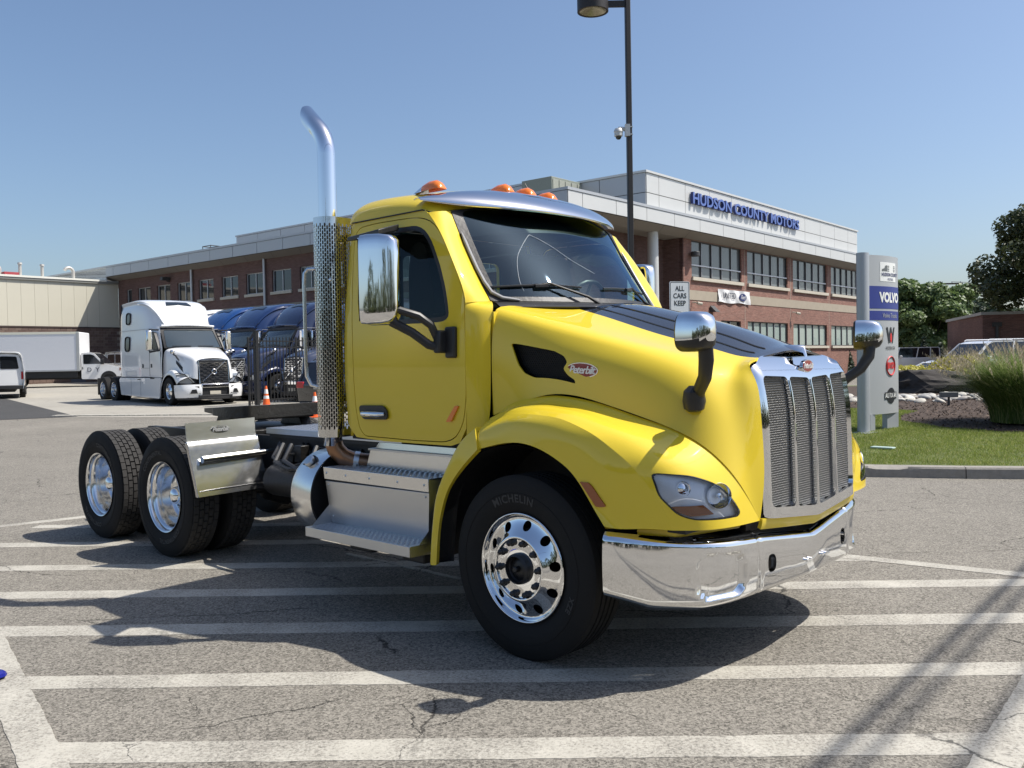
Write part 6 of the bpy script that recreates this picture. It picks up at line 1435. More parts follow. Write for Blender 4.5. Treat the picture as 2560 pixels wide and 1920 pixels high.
    mb=MB(); mb.tube([(gxx(.84)+.02,-.43,.84),(gxx(1.53)+.02,.43,1.53)],.020,6); mb.build('diagonal_bar',M_gchr,o); c=Vector((gxx(1.18)+.035,0,1.185)); mb=MB(); mb.tube([c+Vector((0,math.cos(a)*.085,math.sin(a)*.085)) for a in np.linspace(0,6.283,21)[:-1]],.016,6,closed=True); mb.cyl(c-Vector((.015,0,0)),c-Vector((.0,0,0)),.08,n=16); mb.build('ring_emblem',M_gchr,o)
    # wipers
    for y in (-.55,.35): mb=MB(); P=[Wp(np.array([.25]),np.array([3+q*3/1.1]))[0]+np.array([.02,0,.02]) for q in (y-.3,y,y+.35)]; mb.tube(P,.012,5); mb.build('wiper',M_plb,t)
    # chassis
    mb=MB(); mb.bx(-7.6,-4.6,-.42,.42,.78,1.02); mb.bx(-4.9,-.7,-1.1,1.1,.35,.98); mb.bx(-.9,1.0,-.75,.75,.35,1.1); mb.bx(-7.0,-6.2,-.45,.45,1.04,1.12); mb.build('chassis',M_frm,t,bevel=.02)
    for sy in (-1,1): mb=MB(); mb.bx(-7.62,-7.58,.62*sy,1.2*sy,.25,.95); mb.build('mud_flap',M_plb,t)
    for sy in (-1,1):
        simple_wheel(t,0,1.21*sy,.50,.50,.28,sy,M_gchr)
        simple_wheel(t,-5.65,1.22*sy,.50,.50,.27,sy,M_alu,dual=True,deep=True); simple_wheel(t,-6.97,1.22*sy,.50,.50,.27,sy,M_alu,dual=True,deep=True)
    return t
WT=make_sleeper('sleeper_truck','white high roof sleeper truck with chrome grille, parked facing the camera','truck' and (-11.45,32.75,float(GZ(-11.5,32.7))),math.radians(-47.5),M_stw,'sleeper trucks parked beside the brick wing')
M_b1=simple('bright blue',(.010,.055,.20),.25,coat=1,back=(.02,.02,.02)); M_b2=simple('mid blue',(.010,.028,.10),.25,coat=1,back=(.02,.02,.02)); M_b3=simple('navy blue',(.011,.018,.055),.25,coat=1,back=(.02,.02,.02)); M_b4=simple('slate grey blue',(.035,.045,.085),.28,coat=1,back=(.02,.02,.02))
hd=BY+math.pi
for i,(yb,xf,pm,lab) in enumerate([(17.4,-8.9,None,'white sleeper truck mostly hidden behind the front white one'),(14.35,-8.9,M_b1,'bright blue sleeper truck in the row, nearest the white ones'),(11.35,-9.15,M_b2,'royal blue sleeper truck left of the black fence post'),(8.45,-9.15,M_b3,'dark navy sleeper truck behind the fence pickets'),(5.55,-8.6,M_b4,'slate blue sleeper truck furthest right in the row, behind the chrome stack')]):
    x,y,_=bw(xf,yb); z=float(GZ(x,y))
    c=copy_tree(WT,None,{} if pm is None else {'truck white':pm},label=lab); c.location=(x,y,z); c.rotation_euler=(0,0,hd)
# ---------------- generic cars
M_cglass=simple('car glass',(.012,.014,.018),.05,spec=.9); M_cw=simple('car white',(.74,.74,.75),.25,coat=1); M_cb=simple('car black',(.012,.012,.014),.18,coat=1)
def make_car(name,label,cat,loc,rz,paint,prof,gh,W=.92,zb=.30,wb=(-1.4,1.4),R=.36,group=None,boxy=False,rails=False,arch=.40,lights=True):
    """prof: body side outline (x,z) from rear bottom round the top to front bottom; gh: greenhouse outline"""
    t=thing(name,label,cat,loc,rz,group)
    P=rnd(prof,.10,3); 
    mb=MB(); K=len(P); rings=[]
    zmx=max(z for _,z in P)
    for yy,sh in ((-W,.0),(-W*.985,.03),(-W*.90,.065)): rings.append((yy,sh))
    rings+= [(-y,s) for y,s in rings[::-1]]
    cx=sum(p[0] for p in P)/K; cz=sum(p[1] for p in P)/K
    inset={0:(.96,.90),1:(.99,.97),2:(1,1),3:(1,1),4:(.99,.97),5:(.96,.90)}
    V=[]
    for i,(yy,sh) in enumerate(rings):
        sx,sz=inset[i]; V+=[(cx+(x-cx)*sx,yy,cz+(z-cz)*sz) for x,z in P]
    n=len(rings); mb.add(V,[(i*K+k,i*K+(k+1)%K,(i+1)*K+(k+1)%K,(i+1)*K+k) for i in range(n-1) for k in range(K)])
    for t3 in tessellate_polygon([[Vector((a,b,0)) for a,b in P]]): mb.f.append(tuple(t3)); mb.f.append(tuple((n-1)*K+i for i in t3[::-1])); mb.m+=[0,0]
    mb.build('body',paint,t,ang=35)
    # greenhouse: glass volume + roof + pillars
    tum=.16 if not boxy else .05; zt=max(z for _,z in gh); z0=min(z for _,z in gh); wy=lambda z:(W-.04)-(tum)*(z-z0)/(zt-z0)
    G=rnd(gh,.07,3); K=len(G); mb=MB(); mb.add([(x,-wy(z),z) for x,z in G]+[(x,wy(z),z) for x,z in G],[(k,(k+1)%K,K+(k+1)%K,K+k) for k in range(K)]); 
    for t3 in tessellate_polygon([[Vector((a,b,0)) for a,b in G]]): mb.f.append(tuple(t3)); mb.f.append(tuple(K+i for i in t3[::-1])); mb.m+=[0,0]
    mb.build('windows',M_cglass,t,ang=35)
    top=[p for p in G if p[1]>zt-.10]; top.sort(); mb=MB(); L=[(x,-wy(z)-.012,z+.012) for x,z in top]+[(x,wy(z)+.012,z+.012) for x,z in top]; k=len(top); mb.add(L+[(x,y,z-.05) for x,y,z in L],[(i,i+1,k+i+1,k+i) for i in range(k-1)]+[(2*k+i,2*k+i+1,i+1,i) for i in range(k-1)]+[(3*k+i,3*k+i+1,k+i+1,k+i) for i in range(k-1)]); mb.build('roof',paint,t,ang=35)
    for sy in (-1,1):
        lo_=sorted([p for p in gh if p[1]<z0+.05]); hi_=sorted([p for p in gh if p[1]>zt-.12])
        prs=[(lo_[0],hi_[0]),(lo_[-1],hi_[-1]),(((lo_[0][0]+lo_[-1][0])/2+.1,z0),((hi_[0][0]+hi_[-1][0])/2+.05,zt)),(((lo_[0][0]*.78+lo_[-1][0]*.22),z0),((hi_[0][0]*.78+hi_[-1][0]*.22),zt))]
        for (a,b) in prs: mb=MB(); mb.tube([(a[0],sy*(wy(a[1])+.004),a[1]),(b[0],sy*(wy(b[1])+.004),b[1])],.045,4); mb.build('pillar',paint,t,ang=None)
        for x in wb:
            mb=MB(); mb.cyl((x,sy*(W-.12),R),(x,sy*(W+.004),R),arch,n=28); mb.build('wheel_arch',M_frm,t); simple_wheel(t,x,sy*(W+.01),R,R,.24,sy,M_alu,rimR=.66,n=28)
        mb=MB(); mb.bx(hi_[-1][0]*.5+lo_[-1][0]*.5-.25,hi_[-1][0]*.5+lo_[-1][0]*.5-.08,sy*(W+.02),sy*(W+.20),z0+.0,z0+.16); mb.build('wing_mirror',paint,t,bevel=.03)
        if lights:
            xr=min(x for x,_ in prof); xf=max(x for x,_ in prof); zh=z0-.22
            mb=MB(); mb.bx(xr-.01,xr+.12,sy*(W-.30),sy*(W-.02),zh,zh+.22); mb.build('tail_light',simple_red,t,bevel=.02); mb=MB(); mb.bx(xf-.22,xf-.02,sy*(W-.34),sy*(W-.04),zh-.10,zh+.05); mb.build('headlight',M_hl,t,bevel=.02)
        if rails: mb=MB(); mb.tube([(hi_[0][0]+.1,sy*(wy(zt)-.1),zt+.02),(hi_[0][0]+.2,sy*(wy(zt)-.1),zt+.07),(hi_[-1][0]-.2,sy*(wy(zt)-.1),zt+.07),(hi_[-1][0]-.1,sy*(wy(zt)-.1),zt+.02)],.02,6); mb.build('roof_rail',paint,t)
    return t
simple_red=simple('tail light red',(.45,.01,.015),.15,coat=1)
SUVp=[(-2.35,.35),(-2.42,.95),(-2.38,1.10),(1.05,1.12),(2.05,1.02),(2.38,.85),(2.42,.40),(2.2,.28),(-2.2,.28)]; SUVg=[(-2.28,1.08),(-2.0,1.74),(-1.8,1.80),(.15,1.80),(.45,1.72),(1.15,1.10)]
make_car('parked_suv','large white car with roof rails behind the tall ornamental grass','car',(18.35,34.6,float(GZ(19,35))+.18),math.radians(193),M_cw,SUVp,SUVg,rails=True,wb=(-1.45,1.45))
make_car('parked_suv','white low car with sloping bonnet behind the yellow shrubs','car',(16.2,33.0,-.05),math.radians(205),M_cw,[(-2.3,.35),(-2.35,.9),(-2.2,1.0),(1.0,1.0),(2.2,.85),(2.3,.4),(2.1,.28),(-2.1,.28)],[(-1.9,.98),(-1.4,1.30),(-1.1,1.34),(.1,1.34),(.4,1.28),(1.1,.98)],wb=(-1.35,1.4))
JP=[(-2.1,.45),(-2.12,1.12),(-2.05,1.16),(.75,1.16),(1.9,1.12),(1.95,.6),(1.8,.45)]
jp=make_car('parked_jeep','white boxy off road car with black spare wheel right of the sign panel','car',(27.6,62.5,.12),math.radians(168),M_cw,JP,[(-2.08,1.14),(-2.05,1.80),(-1.98,1.85),(.45,1.85),(.52,1.78),(.75,1.14)],boxy=True,R=.42,arch=.50,wb=(-1.35,1.35))
mb=MB(); mb.cyl((-2.12,0,1.05),(-2.36,0,1.05),.40,n=28); mb.build('spare_wheel',M_rub,jp)
make_car('parked_car','low black car between the white boxy car and the large white one','car',(30.6,60.5,.05),math.radians(170),M_cb,[(-2.3,.35),(-2.35,.9),(-2.2,1.02),(1.0,.98),(2.2,.85),(2.3,.4),(2.1,.28),(-2.1,.28)],[(-1.9,.98),(-1.3,1.40),(-1.0,1.45),(.1,1.44),(.4,1.38),(1.2,.98)],wb=(-1.35,1.4))
bs=make_car('parked_suv','black SUV seen from behind beyond the orange cones','car',(-4.75,29.0,float(GZ(-5,28))-.03),math.radians(62),M_cb,SUVp,SUVg,rails=True,wb=(-1.45,1.45))
mb=MB(); mb.bx(-2.47,-2.44,-.17,.17,.82,.97); mb.build('number_plate',M_sill,bs); bs.scale=(.97,.97,.88)
# ---------------- box truck and vans
t=BT=thing('box_truck','white box truck with long plain cargo box and a D and Y on the door','truck',(-28.9,52.6,float(GZ(-28,53))),math.radians(11)); 
mb=MB(); mb.bx(-1.9,3.45,-1.15,1.15,.95,3.22); mb.build('cargo_box',simple('box white',(.70,.71,.73),.5,var=.04),t,bevel=.05)
mb=MB(); mb.bx(-1.92,3.47,-1.165,-1.15,3.10,3.23); mb.build('box_rail',simple('box rail',(.78,.76,.62),.5),t); mb=MB(); mb.bx(-1.92,3.47,-1.165,-1.15,.93,1.02); mb.build('box_rail',M_met,t); mb=MB(); mb.bx(3.30,3.48,-1.17,-1.14,.95,3.2); mb.build('corner_post',simple('corner post',(.42,.43,.42),.5),t,bevel=.03)
mb=MB(); mb.bx(-1.8,3.3,-1.0,-.9,.55,.93); mb.bx(-1.8,4.6,-.4,.4,.45,.93); mb.build('chassis',M_frm,t)
cabp=rnd([(3.50,.45),(3.50,2.0),(4.05,2.02),(4.25,1.93),(4.75,1.35),(5.30,1.22),(5.62,1.12),(5.68,.95),(5.68,.55),(5.3,.40)],.08,3)
mb=MB(); mb.prism(cabp,-.98,.98); mb.build('cab',M_stw,t,bevel=.06)
mb=MB(); mb.prism(rnd([(3.62,1.33),(3.62,1.90),(4.02,1.90),(4.20,1.84),(4.60,1.38),(4.60,1.33)],.05),-.985,-.97); mb.build('door_window',M_cglass,t); mb=MB(); mb.add([(4.22,-.88,1.96),(4.22,.88,1.96),(4.80,.92,1.36),(4.80,-.92,1.36)],[(0,1,2,3)]); mb.build('windshield',M_cglass,t,ang=None)
mb=MB(); mb.bx(4.62,4.78,-1.28,-1.02,1.30,1.62); mb.bx(4.6,4.66,-1.05,-.98,1.38,1.44); mb.build('side_mirror',M_plb,t,bevel=.02)
mb=MB(); mb.bx(3.55,3.60,-.995,-.98,1.02,1.16); mb.bx(5.62,5.69,-.96,-.6,.86,1.06); mb.bx(5.6,5.72,-.98,.98,.42,.58); mb.build('trim',M_plb,t); mb=MB(); mb.bx(5.60,5.66,-.99,-.93,.92,1.10); mb.build('side_marker',M_ambd,t)
mb=MB(); put_text(mb,'D  Y',.36,lambda x,y,h:(4.15+x,-.99-h,.98+y),ext=.004); mb.build('lettering',M_prt,t,ang=None); 
for x,d in ((-.35,True),(5.0,False)):
    for sy in (-1,1): 
        if not d: mb=MB(); mb.cyl((x,sy*.9,.45),(x,sy*.99,.45),.46,n=24); mb.build('wheel_arch',M_frm,t)
        simple_wheel(t,x,sy*(1.0 if not d else 1.08),.37,.37,.22,sy,M_stw if d else M_alu,rimR=.6,n=28)
def van(name,label,loc,rz,):
    t=thing(name,label,'van',loc,rz); P=[]
    for x,w,zt in ((-2.75,.93,2.0),(-2.72,1.0,2.06),(-1,1.01,2.12),(1.2,1.0,2.10),(1.7,.97,1.85),(2.0,.96,1.5),(2.3,.95,1.25),(2.75,.93,1.12),(2.85,.88,.95)):
        P.append([(x,-w*.96,.45),(x,-w,.8),(x,-w*.995,1.2),(x,-w*(.95 if zt>1.6 else .97),min(zt-.15,1.55)),(x,-w*.86,zt-.08),(x,-w*.5,zt),(x,0,zt+.02)])
    VP_=Patch(P); slab('body',lambda a,b:VP_(a,b),(0,8),(0,6),26,18,M_stw,t,flip=True)
    mb=MB(); mb.prism([(y,z) for y,z in [(-.89,.45),(-.93,.8),(-.925,1.2),(-.89,1.6),(-.80,1.93),(-.46,2.0),(.46,2.0),(.80,1.93),(.89,1.6),(.925,1.2),(.93,.8),(.89,.45)]],-2.76,-2.70,axis='x'); mb.build('rear_door',M_stw,t,bevel=.02)
    for sy in (-1,1):
        mb=MB(); mb.prism(rnd([(.06*sy,1.32),(.06*sy,1.88),(.70*sy,1.86),(.78*sy,1.32)],.06),-2.775,-2.765,axis='x'); mb.build('rear_window',M_cglass,t); mb=MB(); mb.bx(-2.79,-2.60,.86*sy,.985*sy,.86,1.20); mb.build('tail_light',simple_red,t,bevel=.015)
        for x in (-1.5,1.9): simple_wheel(t,x,1.0*sy,.36,.36,.24,sy,M_stw,rimR=.6,n=28)
    mb=MB(); mb.bx(-2.85,-2.7,-1.0,1.0,.42,.60); mb.build('rear_bumper',M_plb,t,bevel=.03); mb=MB(); mb.bx(-2.80,-2.77,.18,.58,.82,1.08); o=mb.build('plate_recess',M_frm,t); mb=MB(); mb.bx(-2.805,-2.80,.26,.50,.88,1.02); mb.build('number_plate',M_sill,o); mb=MB(); mb.bx(-2.775,-2.765,-.006,.006,.5,2.0); mb.build('door_gap',M_frm,t,ang=None); mb=MB(); mb.bx(-2.2,-.6,-.95,-.88,.28,.45); mb.bx(-2.6,2.4,-.6,.6,.3,.5); mb.build('underbody',M_frm,t)
    return t
van('parked_van','white van seen from behind with red tail light at the left edge',(-23.75,41.4,float(GZ(-20,39))),math.radians(118))
van('parked_van','small white van behind the bonnet of the box truck by the block wall',(-24.4,60.3,float(GZ(-24,58))),math.radians(60))
# ---------------- cones
M_org=simple('cone orange',(.80,.13,.02),.5); M_rfl=simple('cone white band',(.80,.80,.78),.4)
def cone(x,y,lab):
    z=float(GZ(x,y)); t=thing('traffic_cone',lab,'traffic cone',(x,y,z),.3,'orange traffic cones by the fence'); mb=MB(); mb.box((0,0,.015),(.36,.36,.03)); mb.build('base',M_org,t,bevel=.008)
    MM=Matrix.Rotation(math.pi/2,4,'X'); r=lambda h:.135-.105*h/.71
    for a,b,mt,nm in ((.03,.28,M_org,'cone_body'),(.28,.38,M_rfl,'white_band'),(.38,.45,M_org,'cone_body'),(.45,.60,M_rfl,'white_band'),(.60,.71,M_org,'cone_tip')): mb=MB(); mb.cyl((0,0,a),(0,0,b),r(a)+(.002 if mt is M_rfl else 0),r(b)+(.002 if mt is M_rfl else 0),20); mb.build(nm,mt,t)
cone(-5.55,25.0,'orange cone with white bands nearest, just left of the exhaust stack base'); cone(-8.35,30.2,'orange cone with white bands seen through the black fence pickets')
# ---------------- fence
M_fen=simple('black fence paint',(.012,.012,.013),.4)
FN=thing('metal_fence','black metal picket fence and gate post in front of the blue trucks','fence',(0,0,0))
ps=[(-9.02,30.55),(-8.88,31.0),(-7.88,32.6),(-6.88,34.2),(-5.88,35.8)]
for i,(x,y) in enumerate(ps):
    z=float(GZ(x,y)); h=2.38 if i!=1 else 2.58; w=.065 if i!=1 else .13; mb=MB(); mb.box((x,y,z+h/2),(w,w,h),1.0); mb.build('post',M_fen,FN,bevel=.004); 
    if i==1: mb=MB(); mb.box((x,y,z+h+.01),(w+.03,w+.03,.03),1.0); mb.build('post_cap',M_fen,FN)
for i in range(len(ps)-1):
    a=np.array(ps[i]);b=np.array(ps[i+1]);L_=np.hypot(*(b-a)); an=math.atan2(*(b-a)[::-1])
    for h in (.18,2.02,2.24): mb=MB(); m_=(a+b)/2; mb.box((m_[0],m_[1],float(GZ(*m_))+h),(L_,.045,.04),an); mb.build('rail',M_fen,FN,ang=None)
    n=max(3,int(L_/.155))
    for k in range(1,n):
        p=a+(b-a)*k/n; mb=MB(); mb.box((p[0],p[1],float(GZ(*p))+1.22),(.026,.026,2.32),an); mb.build('picket',M_fen,FN,ang=None)
# ---------------- light pole
M_brz2=simple('bronze pole',(.030,.026,.024),.45,metal=.2)
lp=thing('light_pole','tall dark light pole with drum lamp head rising behind the truck roof','street light',(2.47,18.2,.15)); mb=MB(); mb.box((0,0,4.65),(.104,.104,9.3),.2); mb.build('pole',M_brz2,lp,bevel=.012); mb=MB(); mb.box((-.22,0,8.62),(.36,.05,.13)); mb.build('arm',M_brz2,lp); mb=MB(); mb.box((0,0,.02),(.3,.3,.06)); mb.build('base_plate',M_brz2,lp)
mb=MB(); MM=Matrix.Translation((-.70,0,8.47))@Matrix.Rotation(math.pi/2,4,'X'); mb.lathe([(.27,0.0),(.315,0.0),(.318,.62),(.0,.66)],40,MM); o=mb.build('lamp_head',M_brz2,lp,ang=40)
mb=MB(); mb.lathe([(.0,.10),(.15,.07),(.27,.01)],40,MM); mb.build('lamp_glass',simple('lamp reflector',(.42,.38,.28),.25,metal=.4),lp)
dc=thing('dome_camera','white dome camera clamped on the light pole','security camera',(2.45,18.2,6.22)); mb=MB(); mb.tube([(0,0,0),(-.12,-.01,.05),(-.2,-.02,.05)],[.05,.035,.03],8); mb.box((-.02,-.03,.0),(.10,.10,.24)); mb.build('bracket',M_metw,dc); mb=MB(); MM=Matrix.Translation((-.20,-.02,-.05))@Matrix.Rotation(-math.pi/2,4,'X'); mb.lathe([(.0,-.10),(.07,-.09),(.092,-.05),(.095,-.02),(.085,-.015),(.085,.06),(.06,.065)],20,MM); mb.build('housing',M_metw,dc,ang=40); mb=MB(); mb.lathe([(.06,.06),(.055,.10),(.03,.125),(0,.13)],20,MM); mb.build('dome',M_glk,dc,ang=60)
for z in (.07,-.08): mb=MB(); mb.box((.02,0,z),(.13,.125,.02)); mb.build('clamp_band',M_metw,dc)
# ---------------- traffic sign
sg=thing('traffic_sign','white sign with black letters reading ALL CARS KEEP behind the hood','sign',(3.56,18.8,.15),.30)
pl=rnd([(-.232,0),(.232,0),(.232,.78),(-.232,.78)],.04,4); M_sgw=simple('sign white',(.76,.77,.78),.4); M_sgb=simple('sign black',(.01,.01,.01),.5)
mb=MB(); mb.prism([(x,z+2.27) for x,z in pl],-.02,0); mb.build('sign_plate',M_sgw,sg)
mb=MB(); O=rnd([(-.222,2.28),(.222,2.28),(.222,3.04),(-.222,3.04)],.035,4); I=rnd([(-.210,2.292),(.210,2.292),(.210,3.028),(-.210,3.028)],.03,4); K=len(O); mb.add([(x,-.0215,z) for x,z in O]+[(x,-.0215,z) for x,z in I],[(k,(k+1)%K,K+(k+1)%K,K+k) for k in range(K)]); mb.build('sign_border',M_sgb,sg,ang=None)
for s_,z in (('ALL',2.90),('CARS',2.745),('KEEP',2.59)): mb=MB(); put_text(mb,s_,.155,lambda x,y,h:(x*.82,-.022-h*.5,z+y*.95),ext=.002,bold=.002); mb.build('lettering',M_sgb,sg,ang=None)
mb=MB(); mb.bx(-.025,.025,0,.04,0,3.0); mb.build('sign_post',M_alud,sg)
# ---------------- totem
TA=math.radians(38); TT=thing('totem_sign','grey totem sign with blue band and several truck logos on the lawn','sign',(6.45,16.12,.17),TA)
M_tg=simple('totem grey',(.42,.43,.44),.45,metal=.15); M_tgp=simple('totem pillar',(.40,.42,.45),.38,metal=.3); M_tb=simple('totem blue',(.020,.035,.22),.4); M_dk=simple('print black',(.02,.022,.025),.5); M_rd=simple('print red',(.62,.03,.03),.5); M_wp=simple('print cream',(.78,.78,.76),.5)
def tp(u,z,o=0): 
    W=1.34; b=.07*math.sin(math.pi*min(1,max(0,u/W)))**1.0; return (.02+u*.776,-b-o,z)
Pt=Patch([[tp(u,z) for z in (.33,1.3,2.3,3.22)] for u in np.linspace(0,1.34,9)])
def tpan(nm,u0,u1,z0,z1,mt,par,o=0,th=.06,tilt=.0):
    def f(a,b):
        u=a; W=1.34; bb=.07*np.sin(np.pi*np.clip(u/W,0,1)); zz=z0+(z1-z0)*b; zz=zz+(0.0)*u; return np.stack([.02+u*.776,-bb-o,zz],1)
    return trim(nm,f,[(u0,0),(u1,0),(u1,1),(u0,1)],(),(.08,.5),th,mt,par)
tpan('sign_panel',0,1.34,.33,3.23,M_tg,TT); mb=MB(); mb.bx(.02,1.05,.0,.06,.33,3.2); mb.build('panel_core',M_dkm,TT)
V=[];K=20; mb=MB()
for z in (0.0,3.24):
    for k in range(K): a=2*math.pi*k/K; V.append((-.20+.12*math.cos(a)*abs(math.cos(a))**-.3 if False else -.22+.13*math.cos(a),-.04+.10*math.sin(a),z))
mb.add(V,[(k,(k+1)%K,K+(k+1)%K,K+k) for k in range(K)]+[tuple(range(K)),tuple(K+k for k in range(K))]); mb.build('pillar',M_tgp,TT)
mb=MB(); mb.box((-.22,-.04,.02),(.42,.36,.03)); mb.build('base_plate',M_tgp,TT); mb=MB(); mb.bx(-.09,.02,-.02,.05,.05,3.18); mb.build('shadow_gap',M_dkm,TT)
for a,b in ((.04,.20),(.62,1.02)): mb=MB(); mb.bx(a,b,-.02,.08,0,.34); mb.build('support_leg',M_tgp,TT)
tpan('blue_band',0.001,1.339,2.26,2.67,M_tb,TT,.004,.003); tpan('blue_band',0.001,1.339,2.05,2.22,M_tb,TT,.004,.003); tpan('white_plaque',.40,1.14,2.76,3.11,M_wp,TT,.004,.003)
uc=.84
def tt(s_,z,size,mt,kx=1.0,**k):
    mb=MB(); put_text(mb,s_,size,lambda x,y,h:tp(uc+x*kx,z+y,.008+max(0,h)*.5),ext=.002,**k); return mb.build('lettering',mt,TT,ang=None)
tt('VOLVO',2.46,.24,M_wp,1.15,bold=.012); tt('Volvo Trucks',2.135,.12,M_tg,1.1); tt('HUDSON COUNTY',2.885,.085,M_navy,1.05,bold=.002); tt('MOTORS',2.80,.065,M_navy,1.05)
mb=MB(); 
for k in range(4): mb.add([tp(.70,2.945+.03*k,.008),tp(1.08,2.945+.03*k,.008),tp(1.08-.0*k,2.962+.03*k,.008),tp(.70,2.962+.03*k,.008)],[(0,1,2,3)])
mb.add([tp(.46,2.945,.008),tp(.68,2.945,.008),tp(.68,3.06,.008),tp(.60,3.05,.008),tp(.56,3.00,.008),tp(.47,2.985,.008)],[(0,1,2,3,4,5)]); mb.build('truck_print',simple('print grey',(.14,.15,.15),.5),TT,ang=None)
tt('W',1.76,.40,M_dk,.95,bold=.012); tt('WESTERN STAR',1.535,.085,M_dk,.78); mb=MB(); oval(mb,.045,.09,lambda x,y,h:tp(uc+x,1.73+y,.010+h),0,.001,n=14); mb.build('star_print',M_rd,TT)
mb=MB(); mb.tube([tp(uc+.215*math.cos(a),1.21+.17*math.sin(a),.008) for a in np.linspace(0,6.283,33)[:-1]],.013,5,closed=True); mb.build('logo_ring',M_rd,TT); tt('BYD',1.21,.155,M_rd,1.15,bold=.007)
mb=MB(); oval(mb,.21,.145,lambda x,y,h:tp(uc+x,.66+y,.008+h),0,.001); mb.add([tp(uc-.30,.595,.0095),tp(uc-.1,.595,.0095),tp(uc+.1,.595,.0095),tp(uc+.30,.595,.0095),tp(uc+.30,.725,.0095),tp(uc+.1,.725,.0095),tp(uc-.1,.725,.0095),tp(uc-.30,.725,.0095)],[(0,1,6,7),(1,2,5,6),(2,3,4,5)]); mb.build('logo_plate',M_dk,TT,ang=None); tt('AUTOCAR',.66,.125,M_wp,.92,bold=.002)
# ---------------- overhead cables whose shadows cross the lot
CB=[((3.76,6.54),(1.21,3.47)),((3.25,5.74),(1.33,3.43)),((2.45,4.26),(1.73,3.42))]
for i,(a,b) in enumerate(CB):
    a=np.array(a);b=np.array(b);d=(a-b)/np.hypot(*(a-b)); h=8.2+.5*i; off=np.array([SUN.x,SUN.y])/SUN.z*h
    P=[(*(b+d*s+off),h+.00035*(s-8)**2) for s in np.linspace(-26,42,24)]; mb=MB(); mb.tube(P,[.030,.024,.028][i],6); mb.build('overhead_cable',M_plb,None,label=['overhead cable casting the longest thin shadow across the white stripes','overhead cable casting the middle thin shadow on the asphalt','overhead cable casting the shadow near the right corner stripe'][i],cat='cable')
# blue scrap
t=thing('blue_cap','crumpled blue plastic cap lying on the white corner stripe','litter',(-2.715,4.60,.018)); mb=MB(); mb.lathe([(0,.028),(.03,.026),(.042,.016),(.050,.0)],9,Matrix.Rotation(math.pi/2,4,'X')); mb.build('cap_body',simple('blue plastic',(.01,.015,.20),.25),t,ang=20)
# ================================================================ VEGETATION
def leaf_mat(name,c1,c2,trans=.3,rough=.5):
    m,nt,p=mat(name); g=nd(nt,'NewGeometry'); mx=nd(nt,'MixRGB',i_Fac=g.outputs['Random Per Island'],i_Color1=(*c1,1),i_Color2=(*c2,1)); lk(nt,mx.outputs[0],p.inputs['Base Color']); p.inputs['Roughness'].default_value=rough
    out=nt.nodes['Material Output']; tl=nd(nt,'BsdfTranslucent'); lk(nt,mx.outputs[0],tl.inputs[0]); ms=nd(nt,'MixShader',i_0=trans); lk(nt,p.outputs[0],ms.inputs[1]); lk(nt,tl.outputs[0],ms.inputs[2]); lk(nt,ms.outputs[0],out.inputs[0]); return m
M_bark=simple('bark',(.07,.055,.04),.95,var=.4,vscale=6,bump=.8,bscale=12)
def leafcloud(r,blobs,N,ls,flat=.6):
    """blobs: (cx,cy,cz,rx,ry,rz); leaves on shells of clumps"""
    w=np.array([b[3]*b[4]+b[4]*b[5] for b in blobs]); w=w/w.sum(); k=r.choice(len(blobs),N,p=w); Bq=np.array(blobs)[k]
    d=r.normal(size=(N,3)); d/=np.linalg.norm(d,axis=1,keepdims=True); rad=r.uniform(.55,1.05,(N,1))**.6
    C=Bq[:,:3]+d*Bq[:,3:]*rad; nrm=d*.8+r.normal(size=(N,3))*.6+np.array([0,0,.5]); nrm/=np.linalg.norm(nrm,axis=1,keepdims=True)
    t=np.cross(nrm,r.normal(size=(N,3))); t/=np.linalg.norm(t,axis=1,keepdims=True); b=np.cross(nrm,t); s=ls*r.uniform(.6,1.4,(N,1))
    V=np.stack([C-t*s,C-b*s*flat,C+t*s,C+b*s*flat],1).reshape(-1,3); return V,np.arange(4*N).reshape(-1,4)
def tree(name,label,loc,H,R_,mt,N,ls,seed,trunk_h=.35,blobn=40,cat='tree',squash=.8,limb=True,tr=.22,group=None,low=.28):
    t=thing(name,label,cat,loc,0,group); r=np.random.default_rng(seed); blobs=[]
    for i in range(blobn):
        d=r.normal(size=3); d/=np.linalg.norm(d); q=r.uniform(.35,.92); hz=H*(low+(1-low)*.5); c=np.array([d[0]*R_*q,d[1]*R_*q,hz+d[2]*(H*(1-low)*.5)*q]); s=R_*r.uniform(.16,.34); blobs.append((*c,s,s,s*squash))
    V,F=leafcloud(r,blobs,N,ls); raw('crown',V,F,mt,t)
    mb=MB(); top=H*.62; mb.tube([(0,0,-.2),(r.normal()*.08,r.normal()*.08,H*trunk_h*.5),(r.normal()*.2,r.normal()*.2,H*trunk_h),(r.normal()*.3,0,top)],[tr,tr*.8,tr*.65,tr*.2],10)
    mb.build('trunk',M_bark,t)
    if limb:
        for i in range(7):
            b=blobs[i*(len(blobs)//7)]; z0=H*trunk_h*r.uniform(.75,1.2); mb=MB(); mb.tube([(0,0,z0),(b[0]*.45,b[1]*.45,z0+(b[2]-z0)*.4),(b[0],b[1],b[2])],[tr*.45,tr*.28,tr*.06],6); mb.build('limb',M_bark,t)
    return t
